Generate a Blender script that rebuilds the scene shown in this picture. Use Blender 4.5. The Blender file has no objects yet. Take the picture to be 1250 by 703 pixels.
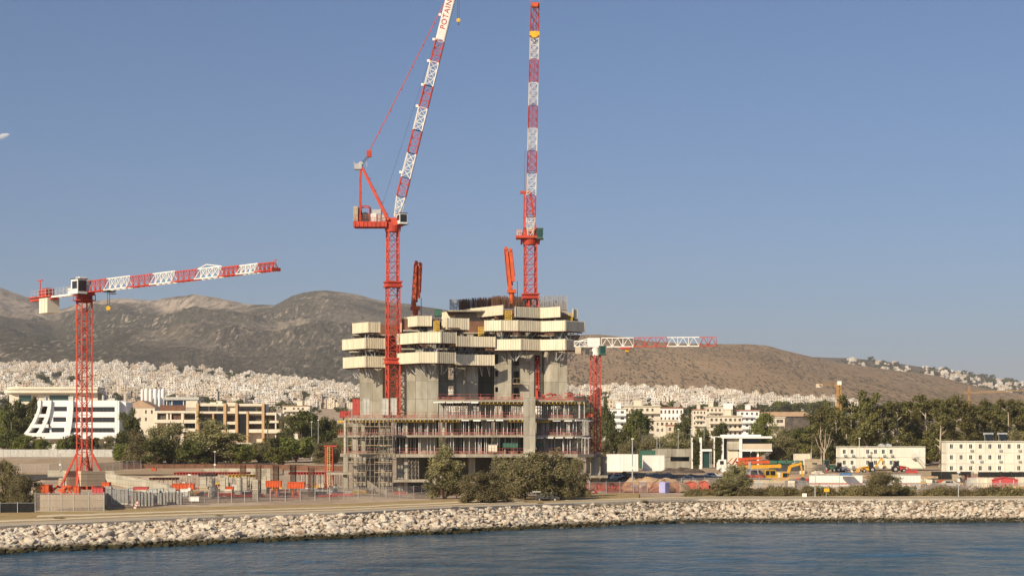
import bpy, math, random
import numpy as np
from mathutils import Vector, Matrix, noise as mn

# ------------------------------------------------------------------ camera, sky, sun, exposure
SC = bpy.context.scene
COL = SC.collection
F = 2500.0          # focal length in photograph pixels (1250 wide)
HC = 13.8           # camera height above the water (ship's deck)
HY = 535.0          # photograph row of the horizon

cam_d = bpy.data.cameras.new("camera")
cam = bpy.data.objects.new("camera", cam_d)
COL.objects.link(cam)
cam.location = (0, 0, HC)
cam.rotation_euler = (math.radians(90), 0, 0)
cam_d.sensor_width = 36.0
cam_d.lens = 36.0 * F / 1250.0
cam_d.shift_y = (HY - 351.5) / 1250.0
cam_d.clip_start = 1.0
cam_d.clip_end = 60000.0
SC.camera = cam

SUN_EL = math.radians(31.0)
SUN_AZ = math.radians(180.0 + 39.0)      # clockwise from +Y : behind the camera, to the left
sunv = Vector((math.sin(SUN_AZ) * math.cos(SUN_EL), math.cos(SUN_AZ) * math.cos(SUN_EL), math.sin(SUN_EL)))

world = bpy.data.worlds.new("World")
SC.world = world
world.use_nodes = True
wn = world.node_tree
bg = wn.nodes["Background"]
sky = wn.nodes.new("ShaderNodeTexSky")
sky.sky_type = 'NISHITA'
sky.sun_disc = False
sky.sun_elevation = SUN_EL
sky.sun_rotation = SUN_AZ
sky.altitude = 0
sky.air_density = 0.66
sky.dust_density = 1.5
sky.ozone_density = 5.0
wn.links.new(sky.outputs[0], bg.inputs[0])
bg.inputs[1].default_value = 0.079

sun_d = bpy.data.lights.new("sun", 'SUN')
sun_d.energy = 5.0
sun_d.angle = math.radians(0.53)
sun_d.color = (1.0, 0.83, 0.60)
sun = bpy.data.objects.new("sun", sun_d)
COL.objects.link(sun)
sun.location = (-200, -200, 200)
sun.rotation_euler = (-sunv).to_track_quat('-Z', 'Y').to_euler()

SC.view_settings.view_transform = 'Standard'
SC.view_settings.look = 'None'
SC.view_settings.gamma = 1.0
SC.view_settings.exposure = 0.26
HAZE = 4.2e-5
SC.view_settings.use_curve_mapping = False
SC.cycles.max_bounces = 6
SC.cycles.transparent_max_bounces = 16
SC.cycles.volume_bounces = 0

RND = random.Random(7)

# ------------------------------------------------------------------ helpers
def X_(px, Y): return (px - 625.0) / F * Y
def Z_(py, Y): return HC + (HY - py) / F * Y
def P_(px, py, Y): return Vector((X_(px, Y), Y, Z_(py, Y)))

def lerp_tab(tab, x):
    if x <= tab[0][0]: return tab[0][1]
    for (a, va), (b, vb) in zip(tab, tab[1:]):
        if x <= b:
            t = (x - a) / (b - a)
            return va + (vb - va) * t
    return tab[-1][1]

YW = [(-900, 205), (-400, 226), (0, 246), (250, 267), (420, 283), (530, 295), (700, 319), (850, 336), (1000, 337), (1250, 340), (2200, 350)]
YT = [(-900, 217), (-400, 238), (0, 259), (250, 280), (420, 294), (530, 308), (700, 332), (850, 347), (1000, 347), (1250, 348), (2200, 358)]
ZT = [(-900, 2.3), (0, 2.4), (250, 2.7), (420, 2.85), (530, 3.0), (700, 3.0), (850, 3.25), (1250, 3.3), (2200, 3.3)]
GL = [(240, 2.4), (330, 2.75), (420, 3.0), (470, 4.2), (520, 6.0), (600, 7.5), (700, 8.7), (1000, 10), (1500, 15), (2200, 46)]
GR = [(240, 2.4), (345, 3.25), (420, 3.35), (470, 4.2), (520, 4.9), (600, 5.2), (700, 6.3), (1000, 8), (1500, 14), (2200, 40)]
def sstep(a, b, x):
    t = min(1.0, max(0.0, (x - a) / (b - a)))
    return t * t * (3 - 2 * t)
def gzp(px, Y):
    yt = lerp_tab(YT, px); zt = lerp_tab(ZT, px)
    w = sstep(380, 720, px)
    z = lerp_tab(GL, Y) * (1 - w) + lerp_tab(GR, Y) * w
    k = sstep(0, 45, Y - yt)
    z = zt * (1 - k) + z * k
    # made-up ground under the left-hand crane, held by the precast wall
    pad = sstep(312.5, 315.5, Y) * (1 - sstep(430, 480, Y)) * sstep(40, 48, px) * (1 - sstep(124, 132, px))
    z = z * (1 - pad) + max(z, 5.1) * pad
    return z
def gz(x, Y): return gzp(625 + F * x / Y, Y)

def tag(o, label=None, cat=None, group=None, kind=None):
    if label: o["label"] = label
    if cat: o["category"] = cat
    if group: o["group"] = group
    if kind: o["kind"] = kind
    return o

def thing(name, label, cat, loc=(0, 0, 0), group=None, rz=0.0):
    o = bpy.data.objects.new(name, None)
    o.empty_display_size = 0.5
    COL.objects.link(o)
    o.location = loc
    o.rotation_euler = (0, 0, rz)
    return tag(o, label, cat, group)

class MB:
    def __init__(s):
        s.v = []; s.f = []; s.uv = None
    def box(s, c, d, rz=0.0, taper=1.0):
        hx, hy, hz = d[0] / 2, d[1] / 2, d[2] / 2
        n = len(s.v); ca, sa = math.cos(rz), math.sin(rz)
        for (a, b, e) in ((-1, -1, -1), (1, -1, -1), (1, 1, -1), (-1, 1, -1), (-1, -1, 1), (1, -1, 1), (1, 1, 1), (-1, 1, 1)):
            k = taper if e > 0 else 1.0
            x, y = a * hx * k, b * hy * k
            s.v.append((c[0] + x * ca - y * sa, c[1] + x * sa + y * ca, c[2] + e * hz))
        for q in ((0, 3, 2, 1), (4, 5, 6, 7), (0, 1, 5, 4), (1, 2, 6, 5), (2, 3, 7, 6), (3, 0, 4, 7)):
            s.f.append(tuple(n + i for i in q))
        return s
    def b2(s, x0, x1, y0, y1, z0, z1):
        return s.box(((x0 + x1) / 2, (y0 + y1) / 2, (z0 + z1) / 2), (abs(x1 - x0), abs(y1 - y0), abs(z1 - z0)))
    def bar(s, p, q, w, w2=None, up=None):
        p = Vector(p); q = Vector(q); d = q - p
        if d.length < 1e-6: return s
        d.normalize()
        u = Vector(up) if up else (Vector((0, 0, 1)) if abs(d.z) < 0.9 else Vector((0, 1, 0)))
        a = d.cross(u).normalized(); b = a.cross(d).normalized()
        w2 = w2 if w2 is not None else w
        n = len(s.v)
        for (c, k) in ((p, w), (q, w2)):
            for (i, j) in ((-1, -1), (1, -1), (1, 1), (-1, 1)):
                s.v.append(tuple(c + a * (i * k / 2) + b * (j * k / 2)))
        for f in ((0, 3, 2, 1), (4, 5, 6, 7), (0, 1, 5, 4), (1, 2, 6, 5), (2, 3, 7, 6), (3, 0, 4, 7)):
            s.f.append(tuple(n + i for i in f))
        return s
    def tube(s, p, q, r, r2=None, n=8, caps=True):
        p = Vector(p); q = Vector(q); d = (q - p)
        if d.length < 1e-6: return s
        d.normalize()
        u = Vector((0, 0, 1)) if abs(d.z) < 0.9 else Vector((0, 1, 0))
        a = d.cross(u).normalized(); b = a.cross(d).normalized()
        r2 = r if r2 is None else r2
        k = len(s.v)
        for (c, rr) in ((p, r), (q, r2)):
            for i in range(n):
                t = 2 * math.pi * i / n
                s.v.append(tuple(c + a * (math.cos(t) * rr) + b * (math.sin(t) * rr)))
        for i in range(n):
            j = (i + 1) % n
            s.f.append((k + i, k + n + i, k + n + j, k + j))
        if caps:
            s.f.append(tuple(k + i for i in range(n)))
            s.f.append(tuple(k + n + i for i in reversed(range(n))))
        return s
    def path(s, pts, r, n=6):
        for i in range(len(pts) - 1):
            ra = r[i] if isinstance(r, (list, tuple)) else r
            rb = r[i + 1] if isinstance(r, (list, tuple)) else r
            s.tube(pts[i], pts[i + 1], ra, rb, n)
        return s
    def prism(s, poly, z0, z1):
        n = len(poly); k = len(s.v)
        area = sum(poly[i][0] * poly[(i + 1) % n][1] - poly[(i + 1) % n][0] * poly[i][1] for i in range(n))
        if area < 0: poly = list(reversed(poly))
        for (x, y) in poly: s.v.append((x, y, z0))
        for (x, y) in poly: s.v.append((x, y, z1))
        for i in range(n):
            j = (i + 1) % n
            s.f.append((k + i, k + j, k + n + j, k + n + i))
        s.f.append(tuple(k + n + i for i in range(n)))
        s.f.append(tuple(k + i for i in reversed(range(n))))
        return s
    def yprism(s, poly, y0, y1):
        """polygon in x,z extruded along y"""
        n = len(poly); k = len(s.v)
        area = sum(poly[i][0] * poly[(i + 1) % n][1] - poly[(i + 1) % n][0] * poly[i][1] for i in range(n))
        if area < 0: poly = list(reversed(poly))
        for (x, z) in poly: s.v.append((x, y0, z))
        for (x, z) in poly: s.v.append((x, y1, z))
        for i in range(n):
            j = (i + 1) % n
            s.f.append((k + i, k + j, k + n + j, k + n + i))
        s.f.append(tuple(k + i for i in range(n)))
        s.f.append(tuple(k + n + i for i in reversed(range(n))))
        return s
    def quad(s, a, b, c, d):
        k = len(s.v); s.v += [tuple(a), tuple(b), tuple(c), tuple(d)]; s.f.append((k, k + 1, k + 2, k + 3)); return s
    def wall(s, pts, z0, z1, th):
        """upright sheet of real thickness following pts (x,y)"""
        for (a, b) in zip(pts, pts[1:]):
            d = Vector((b[0] - a[0], b[1] - a[1])); L = d.length; ang = math.atan2(d.y, d.x)
            s.box(((a[0] + b[0]) / 2, (a[1] + b[1]) / 2, (z0 + z1) / 2), (L, th, z1 - z0), ang)
        return s
    def ico(s, c, r, sub=1, jit=0.0, rnd=None, sc=(1, 1, 1)):
        t = (1 + 5 ** .5) / 2
        vs = [(-1, t, 0), (1, t, 0), (-1, -t, 0), (1, -t, 0), (0, -1, t), (0, 1, t), (0, -1, -t), (0, 1, -t), (t, 0, -1), (t, 0, 1), (-t, 0, -1), (-t, 0, 1)]
        fs = [(0, 11, 5), (0, 5, 1), (0, 1, 7), (0, 7, 10), (0, 10, 11), (1, 5, 9), (5, 11, 4), (11, 10, 2), (10, 7, 6), (7, 1, 8), (3, 9, 4), (3, 4, 2), (3, 2, 6), (3, 6, 8), (3, 8, 9), (4, 9, 5), (2, 4, 11), (6, 2, 10), (8, 6, 7), (9, 8, 1)]
        vs = [Vector(v).normalized() for v in vs]
        for _ in range(sub):
            cache = {}; nf = []
            def mid(a, b):
                key = (min(a, b), max(a, b))
                if key not in cache:
                    cache[key] = len(vs); vs.append(((vs[a] + vs[b]) / 2).normalized())
                return cache[key]
            for (a, b, c_) in fs:
                ab, bc, ca = mid(a, b), mid(b, c_), mid(c_, a)
                nf += [(a, ab, ca), (b, bc, ab), (c_, ca, bc), (ab, bc, ca)]
            fs = nf
        k = len(s.v)
        for v in vs:
            j = 1 + (rnd.uniform(-jit, jit) if rnd else 0)
            s.v.append((c[0] + v.x * r * j * sc[0], c[1] + v.y * r * j * sc[1], c[2] + v.z * r * j * sc[2]))
        s.f += [tuple(k + i for i in f) for f in fs]
        return s
    def mesh(s, name, m, origin=(0, 0, 0), smooth=False):
        me = bpy.data.meshes.new(name)
        o = Vector(origin)
        me.from_pydata([(x - o.x, y - o.y, z - o.z) for (x, y, z) in s.v], [], s.f)
        if s.uv is not None:
            ul = me.uv_layers.new(name="UVMap")
            ul.data.foreach_set("uv", np.array(s.uv, dtype=np.float32).ravel())
        if m is not None:
            for mm in (m if isinstance(m, (list, tuple)) else [m]): me.materials.append(mm)
        if smooth:
            me.polygons.foreach_set("use_smooth", [True] * len(me.polygons))
        me.update()
        return me
    def build(s, name, m, parent=None, origin=None, smooth=False):
        if parent is not None:
            if origin is None:
                r = parent
                while r.parent: r = r.parent
                origin = r.location
        elif origin is None:
            origin = (0, 0, 0)
        me = s.mesh(name, m, origin, smooth)
        o = bpy.data.objects.new(name, me)
        COL.objects.link(o)
        if parent is not None: o.parent = parent
        else: o.location = origin
        return o

def inst(name, me, parent=None, loc=(0, 0, 0), rz=0.0, sc=None):
    o = bpy.data.objects.new(name, me); COL.objects.link(o)
    if parent is not None: o.parent = parent
    o.location = loc; o.rotation_euler = (0, 0, rz)
    if sc is not None: o.scale = sc
    return o

def kids(o): return [c for c in bpy.data.objects if c.parent == o]
CHILD = {}
def dup(root, loc, rz=0.0, label=None, sc=None, group=None):
    if root.name not in CHILD:
        CHILD[root.name] = [(c, kids(c)) for c in kids(root)]
    r = root.copy(); COL.objects.link(r); r.location = loc; r.rotation_euler = (0, 0, rz)
    if sc is not None: r.scale = sc
    if label: r["label"] = label
    if group: r["group"] = group
    for c, gs in CHILD[root.name]:
        d = c.copy(); COL.objects.link(d); d.parent = r
        for g in gs:
            e = g.copy(); COL.objects.link(e); e.parent = d
    return r

# ------------------------------------------------------------------ materials
def nodes_of(m):
    m.use_nodes = True
    return m.node_tree.nodes, m.node_tree.links, m.node_tree.nodes["Principled BSDF"]
def mat(name, col, rough=0.7, var=0.12, scale=0.6, spec=0.3, metal=0.0, bump=0.0, col2=None, stretch=None, detail=4.0, objrand=0.0):
    """base colour broken up by noise; optional second colour for stains"""
    m = bpy.data.materials.new(name); N, L, B = nodes_of(m)
    geo = N.new("ShaderNodeNewGeometry")
    nz = N.new("ShaderNodeTexNoise"); nz.inputs["Scale"].default_value = scale; nz.inputs["Detail"].default_value = detail
    if stretch:
        mp = N.new("ShaderNodeMapping"); mp.inputs["Scale"].default_value = stretch
        L.new(geo.outputs["Position"], mp.inputs["Vector"]); L.new(mp.outputs[0], nz.inputs["Vector"])
    else:
        L.new(geo.outputs["Position"], nz.inputs["Vector"])
    rp = N.new("ShaderNodeValToRGB")
    a = [max(0, c * (1 - var)) for c in col]; b = [min(1, c * (1 + var)) for c in (col2 or col)]
    rp.color_ramp.elements[0].position = 0.3; rp.color_ramp.elements[1].position = 0.7
    rp.color_ramp.elements[0].color = (*a, 1); rp.color_ramp.elements[1].color = (*b, 1)
    L.new(nz.outputs["Fac"], rp.inputs[0])
    out = rp.outputs[0]
    if objrand:
        oi = N.new("ShaderNodeObjectInfo")
        mr = N.new("ShaderNodeMapRange"); mr.inputs[3].default_value = 1 - objrand; mr.inputs[4].default_value = 1 + objrand
        L.new(oi.outputs["Random"], mr.inputs[0])
        mx = N.new("ShaderNodeMix"); mx.data_type = 'RGBA'; mx.blend_type = 'MULTIPLY'; mx.inputs[0].default_value = 1.0
        L.new(out, mx.inputs[6]); L.new(mr.outputs[0], mx.inputs[7]); out = mx.outputs[2]
    L.new(out, B.inputs["Base Color"])
    B.inputs["Roughness"].default_value = rough
    B.inputs["Metallic"].default_value = metal
    B.inputs["Specular IOR Level"].default_value = spec
    if bump:
        bp = N.new("ShaderNodeBump"); bp.inputs["Strength"].default_value = bump; bp.inputs["Distance"].default_value = 0.3
        L.new(nz.outputs["Fac"], bp.inputs["Height"]); L.new(bp.outputs[0], B.inputs["Normal"])
    return m

def net_mat(name, col, dens, cell=0.35):
    """debris netting / weldmesh: holes let the background through"""
    m = bpy.data.materials.new(name); N, L, B = nodes_of(m)
    geo = N.new("ShaderNodeNewGeometry")
    nz = N.new("ShaderNodeTexNoise"); nz.inputs["Scale"].default_value = 1.0 / cell; nz.inputs["Detail"].default_value = 3
    L.new(geo.outputs["Position"], nz.inputs["Vector"])
    mr = N.new("ShaderNodeMapRange"); mr.inputs[1].default_value = 0.35; mr.inputs[2].default_value = 0.65
    mr.inputs[3].default_value = max(0, dens - 0.25); mr.inputs[4].default_value = min(1, dens + 0.25)
    L.new(nz.outputs["Fac"], mr.inputs[0])
    B.inputs["Base Color"].default_value = (*col, 1); B.inputs["Roughness"].default_value = 0.8
    L.new(mr.outputs[0], B.inputs["Alpha"])
    return m

def leaf_mat(name, c1, c2, transl=0.25):
    m = bpy.data.materials.new(name); N, L, B = nodes_of(m)
    tc = N.new("ShaderNodeTexCoord"); oi = N.new("ShaderNodeObjectInfo")
    nz = N.new("ShaderNodeTexNoise"); nz.inputs["Scale"].default_value = 0.55; nz.inputs["Detail"].default_value = 6; nz.inputs["Roughness"].default_value = 0.75
    L.new(tc.outputs["Object"], nz.inputs["Vector"])
    rp = N.new("ShaderNodeValToRGB")
    rp.color_ramp.elements[0].position = 0.32; rp.color_ramp.elements[1].position = 0.68
    rp.color_ramp.elements[0].color = (*c1, 1); rp.color_ramp.elements[1].color = (*c2, 1)
    L.new(nz.outputs["Fac"], rp.inputs[0])
    hs = N.new("ShaderNodeHueSaturation")
    mr = N.new("ShaderNodeMapRange"); mr.inputs[3].default_value = 0.75; mr.inputs[4].default_value = 1.25
    mh = N.new("ShaderNodeMapRange"); mh.inputs[3].default_value = 0.485; mh.inputs[4].default_value = 0.51
    L.new(oi.outputs["Random"], mr.inputs[0]); L.new(oi.outputs["Random"], mh.inputs[0])
    L.new(mr.outputs[0], hs.inputs["Value"]); L.new(mh.outputs[0], hs.inputs["Hue"]); L.new(rp.outputs[0], hs.inputs["Color"])
    L.new(hs.outputs[0], B.inputs["Base Color"]); B.inputs["Roughness"].default_value = 0.65; B.inputs["Specular IOR Level"].default_value = 0.2
    tr = N.new("ShaderNodeBsdfTranslucent"); L.new(hs.outputs[0], tr.inputs["Color"])
    mix = N.new("ShaderNodeMixShader"); mix.inputs[0].default_value = transl
    L.new(B.outputs[0], mix.inputs[1]); L.new(tr.outputs[0], mix.inputs[2])
    L.new(mix.outputs[0], N["Material Output"].inputs[0])
    return m

M = {}
M['red'] = mat('crane_red_paint', (0.46, 0.058, 0.032), 0.6, 0.24, 0.7)
M['rail_red'] = mat('faded_red_rail', (0.36, 0.10, 0.075), 0.7, 0.25, 0.6)
M['red_dull'] = mat('red_oxide_steel', (0.42, 0.065, 0.05), 0.6, 0.2, 1.5)
M['orange_red'] = mat('orange_red_paint', (0.56, 0.10, 0.03), 0.5, 0.12, 1.0)
M['white'] = mat('white_paint', (0.74, 0.72, 0.67), 0.55, 0.10, 0.7)
M['wall_white'] = mat('white_render', (0.80, 0.79, 0.76), 0.8, 0.05, 0.25)
M['cream_wall'] = mat('cream_render', (0.66, 0.60, 0.48), 0.85, 0.08, 0.3)
M['beige'] = mat('beige_render', (0.58, 0.50, 0.38), 0.85, 0.08, 0.3)
M['tan_frame'] = mat('tan_stone_frame', (0.50, 0.34, 0.18), 0.85, 0.12, 0.5)
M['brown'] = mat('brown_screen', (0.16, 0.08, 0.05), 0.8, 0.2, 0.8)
M['roof_tan'] = mat('tan_roof', (0.42, 0.29, 0.19), 0.85, 0.1, 0.5)
M['roof_red'] = mat('red_roof', (0.38, 0.16, 0.10), 0.85, 0.15, 0.8)
M['scaffold'] = mat('scaffold_tube', (0.25, 0.22, 0.19), 0.6, 0.3, 1.2)
M['grey_metal'] = mat('galvanised_steel', (0.42, 0.43, 0.43), 0.5, 0.15, 1.0, metal=0.3)
M['dark_metal'] = mat('dark_steel', (0.06, 0.06, 0.06), 0.6, 0.25, 1.0)
M['steel_prop'] = mat('prop_steel', (0.52, 0.51, 0.48), 0.55, 0.2, 2.0)
M['timber'] = mat('timber_boards', (0.38, 0.29, 0.18), 0.85, 0.25, 1.0)
M['yellow'] = mat('yellow_paint', (0.66, 0.40, 0.03), 0.5, 0.1, 1.0)
M['yellow_beam'] = mat('yellow_formwork_timber', (0.60, 0.40, 0.07), 0.7, 0.25, 1.2)
M['orange_far'] = mat('haze_muted_orange', (0.42, 0.24, 0.08), 0.6, 0.1, 1.0)  # far cranes: distance haze put into the colour, orange muted
M['orange'] = mat('orange_paint', (0.64, 0.34, 0.035), 0.5, 0.12, 1.0)
M['green'] = mat('green_paint', (0.05, 0.13, 0.09), 0.5, 0.12, 1.0)
M['blue'] = mat('blue_paint', (0.08, 0.20, 0.40), 0.5, 0.1, 1.0)
M['lilac'] = mat('lilac_plastic', (0.36, 0.36, 0.62), 0.5, 0.06, 1.0)
M['terracotta'] = mat('terracotta_plastic', (0.50, 0.13, 0.09), 0.6, 0.08, 1.0)
M['tent_red'] = mat('red_fabric', (0.48, 0.08, 0.08), 0.8, 0.08, 0.5)
M['black_net'] = mat('black_netting', (0.018, 0.018, 0.018), 0.9, 0.3, 1.0)
M['tyre'] = mat('tyre_rubber', (0.02, 0.02, 0.02), 0.9, 0.3, 2.0)
M['rust'] = mat('rusty_rebar', (0.12, 0.065, 0.04), 0.9, 0.3, 0.7)
M['plastic_white'] = mat('white_cladding', (0.76, 0.75, 0.70), 0.6, 0.05, 0.4)
M['cabin'] = mat('cabin_cladding', (0.70, 0.68, 0.58), 0.6, 0.05, 0.5, objrand=0.07)
M['stone'] = mat('kerb_stone', (0.42, 0.38, 0.32), 0.9, 0.15, 0.8)
M['soil'] = mat('tan_soil', (0.40, 0.28, 0.17), 0.95, 0.2, 0.4, bump=0.4)
M['dark_soil'] = mat('dark_heap', (0.10, 0.08, 0.065), 0.95, 0.5, 0.9, bump=0.8)
M['grey_gravel'] = mat('grey_gravel', (0.19, 0.18, 0.17), 0.95, 0.3, 0.5, bump=0.5)
M['trunk'] = mat('bark', (0.16, 0.12, 0.085), 0.95, 0.3, 2.0)
M['trunk_pale'] = mat('pale_bark', (0.42, 0.35, 0.27), 0.9, 0.25, 1.0)
M['rope'] = mat('wire_rope', (0.08, 0.08, 0.085), 0.6, 0.1, 1.0)
M['sign_text'] = mat('red_lettering', (0.45, 0.03, 0.03), 0.6, 0.05, 1.0)
M['panel_grey'] = mat('grey_formwork_panel', (0.45, 0.45, 0.41), 0.7, 0.15, 1.0)
M['net_red'] = net_mat('red_edge_netting', (0.36, 0.17, 0.13), 0.25, 0.8)
M['net_grey'] = net_mat('grey_debris_netting', (0.30, 0.30, 0.30), 0.45, 0.4)
M['fence_net'] = net_mat('weldmesh', (0.36, 0.31, 0.28), 0.27, 0.08)
M['fence_red'] = net_mat('red_fence_net', (0.40, 0.17, 0.13), 0.36, 1.3)

def glass(name, col, rough=0.12):
    m = bpy.data.materials.new(name); N, L, B = nodes_of(m)
    B.inputs["Base Color"].default_value = (*col, 1); B.inputs["Roughness"].default_value = rough
    B.inputs["Specular IOR Level"].default_value = 0.6
    geo = N.new("ShaderNodeNewGeometry"); nz = N.new("ShaderNodeTexNoise"); nz.inputs["Scale"].default_value = 0.5
    L.new(geo.outputs["Position"], nz.inputs["Vector"])
    bp = N.new("ShaderNodeBump"); bp.inputs["Strength"].default_value = 0.05; L.new(nz.outputs["Fac"], bp.inputs["Height"]); L.new(bp.outputs[0], B.inputs["Normal"])
    return m
M['glass'] = glass('dark_glass', (0.02, 0.025, 0.03))
M['glass_green'] = glass('green_glass', (0.02, 0.06, 0.055))
M['curtain'] = mat('window_shade', (0.10, 0.085, 0.07), 0.6, 0.4, 0.4)

def concrete(name, col, joint=(2.7, 3.6), dark=0.55):
    """cast concrete: pour joints, streaks and blotches"""
    m = bpy.data.materials.new(name); N, L, B = nodes_of(m)
    geo = N.new("ShaderNodeNewGeometry")
    sep = N.new("ShaderNodeSeparateXYZ"); L.new(geo.outputs["Position"], sep.inputs[0])
    add = N.new("ShaderNodeMath"); add.operation = 'ADD'; L.new(sep.outputs[0], add.inputs[0]); L.new(sep.outputs[1], add.inputs[1])
    cmb = N.new("ShaderNodeCombineXYZ"); L.new(add.outputs[0], cmb.inputs[0]); L.new(sep.outputs[2], cmb.inputs[1])
    br = N.new("ShaderNodeTexBrick"); br.offset = 0.0
    br.inputs["Scale"].default_value = 1.0; br.inputs["Mortar Size"].default_value = 0.055; br.inputs["Mortar Smooth"].default_value = 0.3
    br.inputs["Brick Width"].default_value = joint[0]; br.inputs["Row Height"].default_value = joint[1]
    c = col
    br.inputs["Color1"].default_value = (*[x * 0.86 for x in c], 1); br.inputs["Color2"].default_value = (*[min(1, x * 1.10) for x in c], 1)
    br.inputs["Mortar"].default_value = (*[x * 0.62 for x in c], 1)
    L.new(cmb.outputs[0], br.inputs["Vector"])
    nz = N.new("ShaderNodeTexNoise"); nz.inputs["Scale"].default_value = 0.35; nz.inputs["Detail"].default_value = 7; nz.inputs["Roughness"].default_value = 0.65
    mp = N.new("ShaderNodeMapping"); mp.inputs["Scale"].default_value = (2.0, 2.0, 0.6)
    L.new(geo.outputs["Position"], mp.inputs[0]); L.new(mp.outputs[0], nz.inputs["Vector"])
    rp = N.new("ShaderNodeValToRGB"); rp.color_ramp.elements[0].position = 0.3; rp.color_ramp.elements[1].position = 0.65
    rp.color_ramp.elements[0].color = (dark + .1, dark + .08, dark, 1); rp.color_ramp.elements[1].color = (1.05, 1.05, 1.03, 1)
    L.new(nz.outputs["Fac"], rp.inputs[0])
    mx = N.new("ShaderNodeMix"); mx.data_type = 'RGBA'; mx.blend_type = 'MULTIPLY'; mx.inputs[0].default_value = 1.0
    L.new(br.outputs["Color"], mx.inputs[6]); L.new(rp.outputs[0], mx.inputs[7])
    L.new(mx.outputs[2], B.inputs["Base Color"]); B.inputs["Roughness"].default_value = 0.9; B.inputs["Specular IOR Level"].default_value = 0.2
    return m
M['concrete'] = concrete('cast_concrete', (0.37, 0.35, 0.30))
M['concrete_slab'] = concrete('slab_concrete', (0.36, 0.33, 0.28), (6, 50))
M['concrete_pale'] = concrete('pale_concrete', (0.46, 0.43, 0.36), (4.2, 1.0), 0.7)
M['precast'] = concrete('precast_concrete', (0.47, 0.40, 0.30), (5.5, 1.1), 0.75)

def panel_mat():
    """cream climbing-screen sheeting; slight panel to panel differences and dirt runs"""
    m = bpy.data.materials.new('cream_screen_panel'); N, L, B = nodes_of(m)
    geo = N.new("ShaderNodeNewGeometry")
    mp = N.new("ShaderNodeMapping"); mp.inputs["Scale"].default_value = (2.2, 2.2, 0.25)
    nz = N.new("ShaderNodeTexNoise"); nz.inputs["Scale"].default_value = 0.8; nz.inputs["Detail"].default_value = 5
    L.new(geo.outputs["Position"], mp.inputs[0]); L.new(mp.outputs[0], nz.inputs["Vector"])
    rp = N.new("ShaderNodeValToRGB"); rp.color_ramp.elements[0].position = 0.25; rp.color_ramp.elements[1].position = 0.7
    rp.color_ramp.elements[0].color = (0.58, 0.53, 0.39, 1); rp.color_ramp.elements[1].color = (0.76, 0.70, 0.545, 1)
    L.new(nz.outputs["Fac"], rp.inputs[0]); L.new(rp.outputs[0], B.inputs["Base Color"])
    B.inputs["Roughness"].default_value = 0.6; B.inputs["Specular IOR Level"].default_value = 0.3
    return m
M['screen'] = panel_mat()
# ------------------------------------------------------------------ noise (numpy)
def vnoise(x, y, seed=0):
    xi = np.floor(x).astype(np.int64); yi = np.floor(y).astype(np.int64)
    xf = x - xi; yf = y - yi
    def h(a, b):
        n = (a * 374761393 + b * 668265263 + seed * 1442695041) & 0xffffffff
        n = ((n ^ (n >> 13)) * 1274126177) & 0xffffffff
        return ((n ^ (n >> 16)) & 0xffff) / 65535.0
    u = xf * xf * (3 - 2 * xf); v = yf * yf * (3 - 2 * yf)
    return (h(xi, yi) * (1 - u) + h(xi + 1, yi) * u) * (1 - v) + (h(xi, yi + 1) * (1 - u) + h(xi + 1, yi + 1) * u) * v
def fbm(x, y, oct=5, seed=0, ridge=False):
    s = 0; a = 0.5; tot = 0
    for k in range(oct):
        n = vnoise(x * 2 ** k + k * 17.3, y * 2 ** k - k * 9.7, seed + k)
        if ridge: n = 1 - np.abs(2 * n - 1)
        s = s + a * n; tot += a; a *= 0.5
    return s / tot

def grid_obj(name, XX, YY, ZZ, m, kind='structure', smooth=True, label=None):
    nr, nc = XX.shape
    me = bpy.data.meshes.new(name)
    v = np.stack([XX, YY, ZZ], -1).reshape(-1, 3)
    idx = np.arange(nr * nc).reshape(nr, nc)
    q = np.stack([idx[:-1, :-1], idx[:-1, 1:], idx[1:, 1:], idx[1:, :-1]], -1).reshape(-1, 4)
    me.vertices.add(len(v)); me.vertices.foreach_set("co", v.astype(np.float32).ravel())
    me.loops.add(q.size); me.loops.foreach_set("vertex_index", q.astype(np.int32).ravel())
    me.polygons.add(len(q)); me.polygons.foreach_set("loop_start", np.arange(0, q.size, 4, dtype=np.int32))
    me.polygons.foreach_set("use_smooth", [smooth] * len(q))
    me.materials.append(m); me.update(calc_edges=True); me.validate()
    o = bpy.data.objects.new(name, me); COL.objects.link(o)
    return tag(o, label, None, None, kind)

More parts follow.
